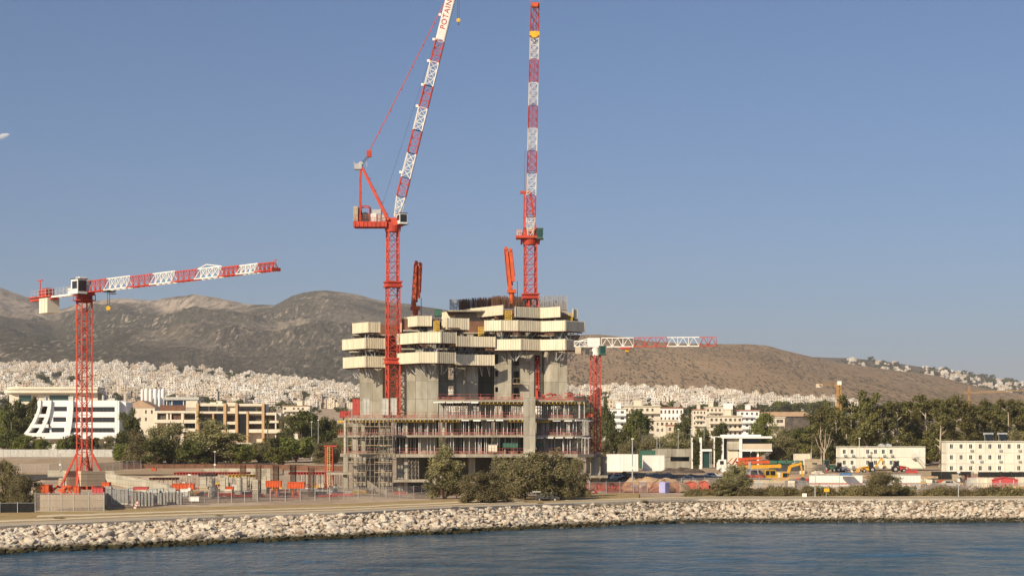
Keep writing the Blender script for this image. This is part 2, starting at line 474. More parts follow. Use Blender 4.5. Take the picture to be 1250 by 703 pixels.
# ------------------------------------------------------------------ water
def water_mat():
    m = bpy.data.materials.new('sea_water'); N, L, B = nodes_of(m)
    B.inputs["Base Color"].default_value = (0.010, 0.066, 0.118, 1)
    B.inputs["Roughness"].default_value = 0.12; B.inputs["IOR"].default_value = 1.333; B.inputs["Specular IOR Level"].default_value = 0.30
    geo = N.new("ShaderNodeNewGeometry")
    hs = []
    for sc, st, w in ((0.35, (1.0, 0.40, 1), 0.8), (1.1, (1.0, 0.45, 1), 0.5), (3.0, (1, .6, 1), 0.2)):
        mp = N.new("ShaderNodeMapping"); mp.inputs["Scale"].default_value = st; mp.inputs["Rotation"].default_value = (0, 0, 0.35)
        nz = N.new("ShaderNodeTexNoise"); nz.inputs["Scale"].default_value = sc; nz.inputs["Detail"].default_value = 4
        L.new(geo.outputs["Position"], mp.inputs[0]); L.new(mp.outputs[0], nz.inputs["Vector"])
        ml = N.new("ShaderNodeMath"); ml.operation = 'MULTIPLY'; ml.inputs[1].default_value = w; L.new(nz.outputs["Fac"], ml.inputs[0]); hs.append(ml)
    a = N.new("ShaderNodeMath"); a.operation = 'ADD'; L.new(hs[0].outputs[0], a.inputs[0]); L.new(hs[1].outputs[0], a.inputs[1])
    b = N.new("ShaderNodeMath"); b.operation = 'ADD'; L.new(a.outputs[0], b.inputs[0]); L.new(hs[2].outputs[0], b.inputs[1])
    bp = N.new("ShaderNodeBump"); bp.inputs["Strength"].default_value = 1.0; bp.inputs["Distance"].default_value = 2.4
    L.new(b.outputs[0], bp.inputs["Height"]); L.new(bp.outputs[0], B.inputs["Normal"])
    return m
M['water'] = water_mat()
xs = np.concatenate([np.linspace(-700, -130, 20), np.linspace(-125, 150, 140), np.linspace(155, 700, 20)])
ys = np.concatenate([np.linspace(-60, 150, 20), np.linspace(152, 360, 170)])
XX, YY = np.meshgrid(xs, ys)
ZZ = (fbm(XX * 0.10 + YY * 0.05, YY * 0.22, 3, 3) - 0.5) * 0.30
grid_obj('water', XX, YY, ZZ, M['water'], label='dark blue rippled sea')

# ------------------------------------------------------------------ ground sheets
def ground_mat(name, c1, c2, c3, sc=0.08):
    m = bpy.data.materials.new(name); N, L, B = nodes_of(m)
    geo = N.new("ShaderNodeNewGeometry")
    def nz(scale, det=6, rough=0.65, st=None):
        n = N.new("ShaderNodeTexNoise"); n.inputs["Scale"].default_value = scale; n.inputs["Detail"].default_value = det; n.inputs["Roughness"].default_value = rough
        if st:
            mp = N.new("ShaderNodeMapping"); mp.inputs["Scale"].default_value = st; L.new(geo.outputs["Position"], mp.inputs[0]); L.new(mp.outputs[0], n.inputs["Vector"])
        else: L.new(geo.outputs["Position"], n.inputs["Vector"])
        return n
    n1 = nz(sc, 7); n2 = nz(sc * 4, 6, 0.7)
    def mixc(a, b, fac, lo, hi):
        r = N.new("ShaderNodeMapRange"); r.inputs[1].default_value = lo; r.inputs[2].default_value = hi; L.new(fac, r.inputs[0])
        x = N.new("ShaderNodeMix"); x.data_type = 'RGBA'; L.new(r.outputs[0], x.inputs[0])
        if isinstance(a, tuple): x.inputs[6].default_value = (*a, 1)
        else: L.new(a, x.inputs[6])
        if isinstance(b, tuple): x.inputs[7].default_value = (*b, 1)
        else: L.new(b, x.inputs[7])
        return x.outputs[2]
    a = mixc(c1, c2, n1.outputs["Fac"], 0.4, 0.6)
    b = mixc(a, c3, n2.outputs["Fac"], 0.52, 0.66)
    L.new(b, B.inputs["Base Color"]); B.inputs["Roughness"].default_value = 0.95; B.inputs["Specular IOR Level"].default_value = 0.1
    bp = N.new("ShaderNodeBump"); bp.inputs["Strength"].default_value = 0.5; bp.inputs["Distance"].default_value = 0.4
    L.new(n2.outputs["Fac"], bp.inputs["Height"]); L.new(bp.outputs[0], B.inputs["Normal"])
    return m
M['ground'] = ground_mat('dusty_ground', (0.44, 0.34, 0.23), (0.34, 0.25, 0.16), (0.27, 0.22, 0.15))
M['site'] = ground_mat('site_dirt', (0.47, 0.38, 0.28), (0.35, 0.265, 0.195), (0.25, 0.195, 0.15), 0.12)
M['road'] = ground_mat('worn_pale_asphalt', (0.44, 0.38, 0.28), (0.38, 0.33, 0.25), (0.46, 0.40, 0.31), 0.15)
M['path'] = ground_mat('pale_gravel_path', (0.66, 0.56, 0.40), (0.60, 0.50, 0.35), (0.46, 0.36, 0.23), 0.2)
M['verge'] = ground_mat('dry_grass', (0.34, 0.245, 0.11), (0.40, 0.31, 0.17), (0.20, 0.16, 0.075), 0.2)
M['asphalt'] = ground_mat('dark_asphalt', (0.07, 0.065, 0.06), (0.09, 0.08, 0.07), (0.11, 0.10, 0.085), 0.1)
M['townground'] = ground_mat('town_ground', (0.22, 0.20, 0.15), (0.10, 0.11, 0.06), (0.26, 0.22, 0.17), 0.01)

pcs = np.concatenate([np.arange(-700, -20, 20), np.arange(-20, 1280, 5), np.arange(1280, 2000, 20)]).astype(float)
ts = np.concatenate([np.linspace(0, 60, 46), np.geomspace(63, 330, 60), np.geomspace(340, 1980, 40)])
yt_c = np.array([lerp_tab(YT, p) for p in pcs])
YYg = yt_c[None, :] + ts[:, None] * ((2210 - yt_c) / ts[-1])[None, :]
XXg = (pcs[None, :] - 625) / F * YYg
ZZg = np.array([[gzp(p, y) for p, y in zip(pcs, row)] for row in YYg])
ZZg = ZZg + (fbm(XXg * 0.12, YYg * 0.12, 4, 11) - 0.5) * 0.35 * np.clip((ts[:, None] - 8) / 40, 0, 1)
grid_obj('ground', XXg, YYg, ZZg, M['site'])

def strip(name, d0, d1, p0, p1, m, dz=0.03, n=3, wob=0.0):
    """band that follows the shore, d0..d1 metres behind the top of the boulders"""
    p = np.linspace(p0, p1, 260)
    rows = []
    for k in range(n + 1):
        f = k / n; r = []
        for q in p:
            w0 = wob * (mn.noise((q * 0.03, d0, 1.3)) + 0.6 * mn.noise((q * 0.11, d0, 4.3)))
            d = d0 + (d1 - d0) * f + w0
            y = lerp_tab(YT, q) + d
            x = X_(q, y)
            r.append((x, y, gzp(q, y) + dz))
        rows.append(r)
    A = np.array(rows)
    return grid_obj(name, A[..., 0], A[..., 1], A[..., 2], m)
# promenade road with a low kerb, a dry verge, a dirt path, another verge up to the fence
strip('verge', 0.3, 46, -700, 780, M['verge'], 0.20, 20)
strip('verge', 0.3, 24, 781, 2000, M['verge'], 0.20, 12)
strip('road', 0.6, 11.5, -700, 2000, M['road'], 0.235, 8, 0.3)
strip('path', 14.2, 19.5, -700, 640, M['path'], 0.235, 5, 1.0)
strip('path', 25, 31, 45, 640, M['path'], 0.235, 5, 1.8)
strip('path', 13.5, 18, 690, 2000, M['path'], 0.235, 4, 1.2)
kb = MB()
pk = [p for p in range(-300, 1700, 8)]
for a, b in zip(pk, pk[1:]):
    A = Vector((X_(a, lerp_tab(YT, a) + .35), lerp_tab(YT, a) + .35, lerp_tab(ZT, a) + 0.1))
    Bv = Vector((X_(b, lerp_tab(YT, b) + .35), lerp_tab(YT, b) + .35, lerp_tab(ZT, b) + 0.1))
    kb.bar(A, Bv, 0.42)
tag(kb.build('kerb', M['stone']), kind='structure')

# asphalt plot behind the left crane, gravel yard on the right, light earth bands in the site
def patch(name, poly_px, m, dz=0.12):
    """poly_px: (px, Y) corners, four of them"""
    (a, b, c, d) = poly_px
    n = 24; A = np.zeros((n, n, 3))
    for i in range(n):
        for j in range(n):
            u, v = i / (n - 1), j / (n - 1)
            Y = (a[1] * (1 - v) + b[1] * v) * (1 - u) + (d[1] * (1 - v) + c[1] * v) * u
            px = (a[0] * (1 - v) + b[0] * v) * (1 - u) + (d[0] * (1 - v) + c[0] * v) * u
            A[i, j] = (X_(px, Y), Y, gzp(px, Y) + dz)
    return grid_obj(name, A[..., 0], A[..., 1], A[..., 2], m)
patch('yard', [(18, 462), (78, 462), (78, 490), (18, 490)], M['asphalt'], 0.25)
patch('yard', [(-120, 492), (345, 492), (345, 600), (-120, 600)], M['ground'], 0.2)
patch('yard', [(760, 395), (1300, 395), (1300, 640), (760, 640)], M['ground'], 0.22)

# ------------------------------------------------------------------ boulders of the breakwater
def rock_mat():
    m = bpy.data.materials.new('limestone_boulder'); N, L, B = nodes_of(m)
    geo = N.new("ShaderNodeNewGeometry"); oi = N.new("ShaderNodeObjectInfo")
    n0 = N.new("ShaderNodeTexNoise"); n0.inputs["Scale"].default_value = 0.8; n0.inputs["Detail"].default_value = 3
    n1 = N.new("ShaderNodeTexNoise"); n1.inputs["Scale"].default_value = 2.5; n1.inputs["Detail"].default_value = 6
    L.new(geo.outputs["Position"], n0.inputs["Vector"]); L.new(geo.outputs["Position"], n1.inputs["Vector"])
    rp = N.new("ShaderNodeValToRGB"); e = rp.color_ramp.elements
    e[0].position = 0.28; e[0].color = (0.27, 0.18, 0.12, 1); e[1].position = 0.76; e[1].color = (0.66, 0.60, 0.48, 1)
    x = e.new(0.45); x.color = (0.54, 0.46, 0.36, 1); x = e.new(0.58); x.color = (0.58, 0.53, 0.45, 1)
    L.new(n0.outputs["Fac"], rp.inputs[0])
    rp2 = N.new("ShaderNodeValToRGB"); rp2.color_ramp.elements[0].position = 0.3; rp2.color_ramp.elements[0].color = (0.72, 0.70, 0.66, 1)
    rp2.color_ramp.elements[1].position = 0.6; rp2.color_ramp.elements[1].color = (1.0, 1.0, 1.0, 1)
    L.new(n1.outputs["Fac"], rp2.inputs[0])
    mx = N.new("ShaderNodeMix"); mx.data_type = 'RGBA'; mx.blend_type = 'MULTIPLY'; mx.inputs[0].default_value = 1
    L.new(rp.outputs[0], mx.inputs[6]); L.new(rp2.outputs[0], mx.inputs[7])
    # weed and wet stone in the splash zone
    sep = N.new("ShaderNodeSeparateXYZ"); L.new(geo.outputs["Position"], sep.inputs[0])
    ad = N.new("ShaderNodeMath"); ad.operation = 'MULTIPLY_ADD'; L.new(n1.outputs["Fac"], ad.inputs[0]); ad.inputs[1].default_value = -0.9; L.new(sep.outputs[2], ad.inputs[2])
    mr = N.new("ShaderNodeMapRange"); mr.inputs[1].default_value = 0.0; mr.inputs[2].default_value = 0.45; L.new(ad.outputs[0], mr.inputs[0])
    wet = N.new("ShaderNodeMix"); wet.data_type = 'RGBA'; L.new(mr.outputs[0], wet.inputs[0]); wet.inputs[6].default_value = (0.035, 0.03, 0.012, 1); L.new(mx.outputs[2], wet.inputs[7])
    L.new(wet.outputs[2], B.inputs["Base Color"]); B.inputs["Roughness"].default_value = 0.85; B.inputs["Specular IOR Level"].default_value = 0.25
    bp = N.new("ShaderNodeBump"); bp.inputs["Strength"].default_value = 0.6; bp.inputs["Distance"].default_value = 0.15
    L.new(n1.outputs["Fac"], bp.inputs["Height"]); L.new(bp.outputs[0], B.inputs["Normal"])
    return m
M['rock'] = rock_mat()
M['bank'] = mat('boulder_core', (0.17, 0.14, 0.10), 0.95, 0.3, 0.8, bump=0.6)
p = np.linspace(-700, 2000, 330); rows = []
for f in np.linspace(-0.25, 1.03, 10):
    rows.append([(lambda Y, q: (X_(q, Y), Y, lerp_tab(ZT, q) * f + (0.0 if f > 1 else -0.25 * math.sin(math.pi * min(1, max(0, f))))))(lerp_tab(YW, q) + (lerp_tab(YT, q) - lerp_tab(YW, q)) * f, q) for q in p])
A = np.array(rows)
grid_obj('embankment', A[..., 0], A[..., 1], A[..., 2], M['bank'])

def rock_variant(seed):
    r = random.Random(seed); mb = MB()
    mb.ico((0, 0, 0), 0.5, 1)
    pl = [(Vector((r.gauss(0, 1), r.gauss(0, 1), r.gauss(0, 1))).normalized(), r.uniform(0.24, 0.42)) for _ in range(11)]
    out = []
    for v in mb.v:
        v = Vector(v)
        for n, d in pl:
            k = v.dot(n)
            if k > d: v = v - n * (k - d)
        v = v * (1 + r.uniform(-.05, .05))
        out.append(tuple(v))
    mb.v = out
    return mb
RV = [rock_variant(100 + i) for i in range(10)]
RM = [r.mesh('boulder', M['rock']) for r in RV]
rocks = []
rr = random.Random(5)
for _ in range(21000):
    q = rr.uniform(-60, 1310) if rr.random() < 0.96 else rr.uniform(-400, 1700)
    f = rr.uniform(-0.06, 1.0)
    yw, yt = lerp_tab(YW, q), lerp_tab(YT, q)
    Y = yw + (yt - yw) * f
    if Y < 1: continue
    # denser towards the near, left part because a pixel there is fewer metres
    s = min(0.235 * math.exp(rr.gauss(0.12, 0.62)), rr.uniform(.8, 1.5))
    s *= 1 - .28 * sstep(550, 800, q)
    if f > 0.75: s *= 0.7
    z = lerp_tab(ZT, q) * f + rr.uniform(-0.18, 0.10)
    rocks.append((s / Y, q, Y, z, s, rr.randrange(10), rr.uniform(0, 6.28), rr.uniform(-.5, .5), rr.uniform(.8, 1.9), rr.uniform(.45, .9)))
rocks.sort(reverse=True)
vis = [r for r in rocks if -12 < r[1] < 1262]
ind = set(id(r) for r in vis[:300])
sv, sf = [], []
for r in rocks:
    (_, q, Y, z, s, k, a, ti, sx, sz) = r
    x = X_(q, Y)
    if id(r) in ind:
        o = inst('boulder', RM[k], None, (x, Y, z), a, (s * 1.7 * sx, s * 1.7, s * 1.7 * sz))
        o.rotation_euler = (ti, ti * .6, a)
        tag(o, 'large pale limestone boulder of the breakwater along the water edge', 'boulder', 'big boulders of the breakwater')
    else:
        R = Matrix.Rotation(a, 3, 'Z') @ Matrix.Rotation(ti * .6, 3, 'Y') @ Matrix.Rotation(ti, 3, 'X')
        n = len(sv)
        for v in RV[k].v:
            w = R @ Vector((v[0] * s * 1.7 * sx, v[1] * s * 1.7, v[2] * s * 1.7 * sz))
            sv.append((x + w.x, Y + w.y, z + w.z))
        sf += [tuple(n + i for i in f) for f in RV[k].f]
mb = MB(); mb.v = sv; mb.f = sf
tag(mb.build('boulders', M['rock']), 'smaller pale limestone rocks packed between the big boulders of the breakwater', 'boulders', kind='stuff')

# ------------------------------------------------------------------ hills
def hill_mat(name, base1, base2, scrub, rock, spot_scale, spot_lo, spot_hi, rock_amt=0.0, yk=.14, sp_dark=1.0, bare=.5):
    m = bpy.data.materials.new(name); N, L, B = nodes_of(m)
    geo = N.new("ShaderNodeNewGeometry")
    def nz(scale, det=5, rough=0.6, st=None):
        n = N.new("ShaderNodeTexNoise"); n.inputs["Scale"].default_value = scale; n.inputs["Detail"].default_value = det; n.inputs["Roughness"].default_value = rough
        mp = N.new("ShaderNodeMapping"); mp.inputs["Scale"].default_value = st or (1, yk, yk * 1.5); L.new(geo.outputs["Position"], mp.inputs[0]); L.new(mp.outputs[0], n.inputs["Vector"])
        return n.outputs["Fac"]
    def rng(f, lo, hi, a=0.0, b=1.0):
        r = N.new("ShaderNodeMapRange"); r.inputs[1].default_value = lo; r.inputs[2].default_value = hi; r.inputs[3].default_value = a; r.inputs[4].default_value = b; L.new(f, r.inputs[0]); return r.outputs[0]
    def mixc(a, b, f):
        x = N.new("ShaderNodeMix"); x.data_type = 'RGBA'; L.new(f, x.inputs[0])
        for k, c in ((6, a), (7, b)):
            if isinstance(c, tuple): x.inputs[k].default_value = (*c, 1)
            else: L.new(c, x.inputs[k])
        return x.outputs[2]
    def mul(a, b):
        x = N.new("ShaderNodeMath"); x.operation = 'MULTIPLY'; L.new(a, x.inputs[0])
        if isinstance(b, float): x.inputs[1].default_value = b
        else: L.new(b, x.inputs[1])
        return x.outputs[0]
    c = mixc(base1, base2, rng(nz(0.0016, 6), 0.4, 0.62))
    patchy = rng(nz(0.004, 7, 0.7), 0.38, 0.62)
    # shrubs
    vo = N.new("ShaderNodeTexVoronoi"); vo.inputs["Scale"].default_value = spot_scale
    mpv = N.new("ShaderNodeMapping"); mpv.inputs["Scale"].default_value = (1, yk * 1.4, 0); L.new(geo.outputs["Position"], mpv.inputs[0]); L.new(mpv.outputs[0], vo.inputs["Vector"])
    big = nz(0.012, 5, 0.7)
    thr = rng(big, 0.35, 0.65, spot_lo, spot_hi)
    sub = N.new("ShaderNodeMath"); sub.operation = 'SUBTRACT'; L.new(thr, sub.inputs[0]); L.new(vo.outputs["Distance"], sub.inputs[1])
    spots = rng(sub.outputs[0], -0.06, 0.06)
    if rock_amt:
        at = N.new("ShaderNodeAttribute"); at.attribute_name = "outcrop"
        speck = rng(nz(0.035, 6, 0.8), 0.36, 0.56)
        f2 = mul(mul(at.outputs["Fac"], speck), rock_amt)
        cl = N.new("ShaderNodeClamp"); L.new(f2, cl.inputs[0])
    c2 = mixc(c, tuple(x * 0.72 for x in base2), mul(patchy, 0.5))
    c3 = mixc(c2, scrub, mul(spots, sp_dark))
    c3 = mixc(c3, rock, mul(mul(rng(nz(0.09, 3, 0.7), 0.54, 0.64), rng(nz(0.007, 5, 0.7), 0.36, 0.62)), bare))
    if rock_amt: c3 = mixc(c3, rock, cl.outputs[0])
    L.new(c3, B.inputs["Base Color"]); B.inputs["Roughness"].default_value = 1.0; B.inputs["Specular IOR Level"].default_value = 0.0
    bp = N.new("ShaderNodeBump"); bp.inputs["Strength"].default_value = 0.8; bp.inputs["Distance"].default_value = 10
    L.new(nz(0.02, 7, 0.7, (1, 1, 1)), bp.inputs["Height"]); L.new(bp.outputs[0], B.inputs["Normal"])
    return m
M['mountain'] = hill_mat('scrub_mountain', (0.104, 0.088, 0.066), (0.074, 0.068, 0.048), (0.036, 0.038, 0.024), (0.44, 0.36, 0.28), 0.11, 0.27, 0.56, 1.0, .15, 1.0, .75)
M['hill'] = hill_mat('dry_hill', (0.34, 0.236, 0.140), (0.27, 0.19, 0.118), (0.085, 0.070, 0.045), (0.42, 0.32, 0.22), 0.19, 0.27, 0.52, 0.0, .07, 1.0, .5)
M['ridge'] = hill_mat('far_ridge', (0.17, 0.14, 0.11), (0.12, 0.10, 0.08), (0.05, 0.052, 0.04), (0.3, 0.25, 0.2), 0.06, 0.3, 0.6, 0.0, .1)

TOWN_TOP = [(-900, 440), (-100, 450), (100, 447), (180, 450), (250, 455), (330, 463), (430, 477), (520, 484), (640, 482), (740, 477), (850, 481), (950, 491), (1000, 494), (1300, 497), (2000, 497)]
def town_Yb(px): return 4600 - 800 * sstep(450, 720, px)
def town_z(px, Y):
    yb = town_Yb(px); zt = Z_(lerp_tab(TOWN_TOP, px), yb)
    z0 = gzp(px, 2200)
    t = (Y - 2200) / (yb - 2200)
    return z0 + (zt - z0) * t
CREST_L = [(-900, 420), (-500, 375), (-250, 352), (-120, 340), (-40, 344), (0, 350), (20, 357), (44, 367), (58, 374), (66, 379), (74, 377.5), (100, 370), (130, 366), (151, 364.5), (188, 367), (208, 363.5), (235, 358.6), (269, 363.7), (296, 371), (336, 373), (356, 362), (380, 354.6), (396, 353.5), (420, 357), (440, 361), (460, 365.5), (500, 371), (540, 378), (600, 390), (660, 401), (720, 411), (800, 425), (900, 445), (1000, 470)]
CREST_H = [(520, 440), (600, 425), (660, 412), (700, 409), (730, 408.5), (760, 411), (790, 416), (830, 419), (880, 420), (907, 420), (935, 421.5), (960, 428), (985, 434), (1010, 440), (1035, 444), (1078, 450), (1125, 456), (1150, 460), (1172, 466), (1203, 474), (1250, 481), (1400, 490), (2000, 493)]
CREST_B = [(900, 446), (950, 438), (991, 435.8), (1035, 437), (1078, 440.5), (1125, 448), (1156, 452), (1188, 458), (1209, 461), (1234, 467), (1250, 470), (1400, 480), (2000, 485)]
def hillsheet(name, p0, p1, step, crest, Yb, Yc, zb, m, amp, seed, rows=150, back=1500, pw=1.0, crest_amp=0.10):
    p = np.arange(p0, p1 + step, step).astype(float)
    v = np.concatenate([np.linspace(0, 1, rows), 1 + np.linspace(0.03, 1, 14)])
    yb = np.array([Yb(q) for q in p])[None, :]
    yc = np.array([Yc(q) for q in p])[None, :]
    V = v[:, None]
    Y = np.where(V <= 1, yb + (yc - yb) * V, yc + (V - 1) * back)
    PX = np.repeat(p[None, :], len(v), 0)
    X = (PX - 625) / F * Y
    zc = np.array([Z_(lerp_tab(crest, q), Yc(q)) for q in p])[None, :]
    z0 = np.array([zb(q) for q in p])[None, :]
    T = np.clip(V, 0, 1)
    Z = np.where(V <= 1, z0 + (zc - z0) * T ** pw, zc - (V - 1) * 0.35 * back)
    Xw = X + 160 * (fbm(X * 0.0012, Y * 0.0012, 3, seed + 40) - 0.5); 
    n = fbm(Xw * 0.0016, Y * 0.0009, 6, seed, True) - 0.55
    n2 = fbm(X * 0.006, Y * 0.004, 5, seed + 9) - 0.5
    env = np.where(V <= 1, np.sin(math.pi * np.clip(T, 0, 1)) ** 0.8, 0)
    H = (zc - z0)
    Z = Z + amp * H * n * env + amp * 0.35 * H * n2 * env
    # small roughness on the skyline itself
    Z = Z + crest_amp * amp * H * (fbm(X * 0.008, Y * 0.004, 5, seed + 21) - 0.5) * np.exp(-((V - 1) / 0.12) ** 2)
    o = grid_obj(name, X, Y, Z, m)
    rn = fbm(X * 0.0035, Y * 0.0022, 5, seed + 70); 
    near = np.exp(-((1 - T) / 0.13) ** 2) * np.clip((rn - 0.42) / 0.10, 0, 1)
    spur = np.clip(1 - np.abs(PX - 345 - 55 * (1 - T)) / 52, 0, 1) * np.clip((T - .42) / .25, 0, 1) * np.clip((rn - 0.40) / 0.12, 0, 1)
    cliff = np.clip(1 - np.abs(PX - 140) / 75, 0, 1) ** .4 * np.exp(-((0.90 - T) / 0.085) ** 2) + np.clip(1 - np.abs(PX - 250) / 60, 0, 1) ** .4 * np.exp(-((0.86 - T) / 0.12) ** 2) + np.clip(1 - np.abs(PX - 15) / 60, 0, 1) ** .5 * np.exp(-((0.80 - T) / 0.15) ** 2)
    cliff = cliff * np.clip((rn - 0.36) / 0.12, 0, 1)
    patchy = np.clip((fbm(X * 0.0022, Y * 0.0014, 5, seed + 91) - 0.64) / 0.08, 0, 1) * 0.25
    rk = np.clip(near * .7 + spur + cliff * 1.1 + patchy, 0, 1)
    a = o.data.attributes.new('outcrop', 'FLOAT', 'POINT'); a.data.foreach_set('value', rk.astype(np.float32).ravel())
    return o
def Ycl(px): return 8500 + 500 * math.sin(px * 0.011)
hillsheet('mountain', -900, 1000, 4, CREST_L, town_Yb, Ycl, lambda q: town_z(q, town_Yb(q)) if q < 640 else town_z(q, town_Yb(q)) * 1.0, M['mountain'], 0.33, 3, rows=170, pw=1.12)
hillsheet('hill', 520, 2000, 4, CREST_H, town_Yb, lambda q: 5600 - 200 * sstep(900, 1300, q), lambda q: town_z(q, town_Yb(q)) + 0.5, M['hill'], 0.22, 31, rows=120, pw=0.95)
hillsheet('ridge', 900, 2000, 5, CREST_B, lambda q: 5800, lambda q: 6900, lambda q: 120, M['ridge'], 0.10, 57, rows=50, pw=0.9)
p = np.concatenate([np.arange(-900, 2001, 10)]).astype(float)
v = np.linspace(0, 1, 40)
Yb = np.array([town_Yb(q) for q in p])[None, :]
Y = 2200 + (Yb + 6 - 2200) * v[:, None]
Z = np.array([[town_z(q, y) for q, y in zip(p, row)] for row in Y]) - 0.4
grid_obj('hillside', (p[None, :] - 625) / F * Y, Y, Z, M['townground'])

# ------------------------------------------------------------------ the town below the hills
def house_mat():
    m = bpy.data.materials.new('town_house'); N, L, B = nodes_of(m)
    at = N.new("ShaderNodeAttribute"); at.attribute_name = "tint"
    uv = N.new("ShaderNodeUVMap"); sep = N.new("ShaderNodeSeparateXYZ"); L.new(uv.outputs[0], sep.inputs[0])
    def pulse(sock, per, lo, hi):
        a = N.new("ShaderNodeMath"); a.operation = 'DIVIDE'; L.new(sock, a.inputs[0]); a.inputs[1].default_value = per
        f = N.new("ShaderNodeMath"); f.operation = 'FRACT'; L.new(a.outputs[0], f.inputs[0])
        g = N.new("ShaderNodeMath"); g.operation = 'GREATER_THAN'; L.new(f.outputs[0], g.inputs[0]); g.inputs[1].default_value = lo
        l = N.new("ShaderNodeMath"); l.operation = 'LESS_THAN'; L.new(f.outputs[0], l.inputs[0]); l.inputs[1].default_value = hi
        x = N.new("ShaderNodeMath"); x.operation = 'MULTIPLY'; L.new(g.outputs[0], x.inputs[0]); L.new(l.outputs[0], x.inputs[1]); return x
    a = pulse(sep.outputs[0], 3.4, 0.25, 0.68); b = pulse(sep.outputs[1], 3.1, 0.30, 0.82)
    w = N.new("ShaderNodeMath"); w.operation = 'MULTIPLY'; L.new(a.outputs[0], w.inputs[0]); L.new(b.outputs[0], w.inputs[1])
    mx = N.new("ShaderNodeMix"); mx.data_type = 'RGBA'; L.new(w.outputs[0], mx.inputs[0]); L.new(at.outputs["Color"], mx.inputs[6]); mx.inputs[7].default_value = (0.24, 0.21, 0.175, 1)
    L.new(mx.outputs[2], B.inputs["Base Color"]); B.inputs["Roughness"].default_value = 0.9; B.inputs["Specular IOR Level"].default_value = 0.1
    return m
M['house'] = house_mat()
def house_variant(seed):
    """flat-roofed block: storeys set back or stepped, roof slab lips, balconies, stair head"""
    r = random.Random(seed); boxes = []
    w, d, st = r.uniform(8, 14), r.uniform(8, 12), r.choice([2, 3, 3, 4, 4, 5])
    h = st * 3.1
    boxes.append((-w / 2, w / 2, -d / 2, d / 2, -5, h))
    boxes.append((-w / 2 - .4, w / 2 + .4, -d / 2 - .4, d / 2 + .4, h, h + .5))
    if r.random() < .7:
        a = r.uniform(-w / 3, w / 6); boxes.append((a, a + w * .4, -d / 4, d / 2, h + .5, h + 3.2))
    for k in range(1, st):
        a, b = sorted((r.uniform(-w / 2, 0), r.uniform(0, w / 2)))
        boxes.append((a, b, -d / 2 - 1.4, -d / 2, k * 3.1 - .15, k * 3.1 + .85))
    if r.random() < .4: boxes.append((w / 2, w / 2 + r.uniform(3, 6), -d / 3, d / 2, -5, h - 3.1))
    mb = MB(); uv = []; top = []
    for (x0, x1, y0, y1, z0, z1) in boxes:
        n0 = len(mb.f); mb.b2(x0, x1, y0, y1, z0, z1)
        for f in mb.f[n0:]:
            P = [mb.v[i] for i in f]
            nx = abs(P[0][0] - P[1][0]) + abs(P[1][0] - P[2][0])
            flat = abs(P[0][2] - P[2][2]) < 1e-6
            big = (z1 - z0) > 2.5
            for q in P:
                if flat or not big: uv.append((0.1, 0.1))
                else: uv.append(((q[0] if nx > 1e-6 else q[1]) + 60, q[2] + 31))
            top.append(flat)
    mb.uv = uv
    return mb, top
TINTS = [(0.78, 0.73, 0.64), (0.80, 0.77, 0.70), (0.74, 0.67, 0.55), (0.62, 0.57, 0.49), (0.70, 0.66, 0.59), (0.66, 0.58, 0.46), (0.58, 0.52, 0.43), (0.72, 0.69, 0.64), (0.60, 0.49, 0.38), (0.50, 0.44, 0.37), (0.67, 0.61, 0.53)]
HV = [house_variant(300 + i) for i in range(14)]
def set_tint(me, cols):
    a = me.attributes.new("tint", 'FLOAT_COLOR', 'FACE')
    a.data.foreach_set("color", np.array([(*c, 1) for c in cols], dtype=np.float32).ravel())
def face_cols(tops, t, r):
    rf = r.choice([0.82, 0.9, 0.75, 0.6]); red = r.random() < 0.10
    return [((0.42, 0.26, 0.18) if red else tuple(c * rf for c in t)) if tp else t for tp in tops]
hr = random.Random(21)
HMESH = []
for i, (mb, tp) in enumerate(HV):
    for t in hr.sample(TINTS, 3):
        me = mb.mesh('house', M['house']); set_tint(me, face_cols(tp, t, hr)); HMESH.append(me)
houses = []
def try_house(px, Y, z, s, where):
    houses.append((s / Y, px, Y, z, s, hr.gauss(0.25 if px < 600 else 0.1, 0.13) + hr.choice([0, 0, math.pi]), where))
cl = lambda px, Y: mn.noise((px * 0.012, Y * 0.0011, 2.0)) + 0.5 * mn.noise((px * 0.05, Y * 0.004, 7.0))
for _ in range(13500):
    px = hr.uniform(-260, 690); Y = 2200 * (4600 / 2200) ** (hr.random() ** 0.8)
    if cl(px, Y) < -0.28: continue
    try_house(px, Y, town_z(px, Y), hr.choice([hr.uniform(0.4, 0.75), hr.uniform(0.6, 1.1)]), 'L')
for _ in range(3600):
    px = hr.uniform(660, 1060); Y = 2200 * (3800 / 2200) ** (hr.random() ** 0.8)
    if cl(px, Y) < -0.20 or px > 960 + (Y - 2200) * .06: continue
    try_house(px, Y, town_z(px, Y), hr.choice([hr.uniform(0.4, 0.75), hr.uniform(0.6, 1.1)]), 'R')
for _ in range(950):
    px = hr.uniform(1035, 1330); Y = hr.uniform(6000, 6880)
    t = (Y - 5800) / 1100; zc = Z_(lerp_tab(CREST_B, px), 6900)
    if cl(px * 2.5, Y) < -0.2: continue
    try_house(px, Y, 120 + (zc - 120) * t ** 0.9, hr.uniform(0.45, 0.85), 'T')
houses.sort(reverse=True)
vis = [h for h in houses if -8 < h[1] < 1258]
ind = set(id(h) for h in vis[:300])
HL = {'L': 'small pale flat-roofed house in the town below the grey mountain', 'R': 'small pale flat-roofed house in the town below the dry brown hill', 'T': 'tiny white house on the skyline ridge at the right'}
HG = {'L': 'town houses below the grey mountain', 'R': 'town houses below the brown hill', 'T': 'houses on the far ridge'}
vv, ff, uu, cc = [], [], [], []
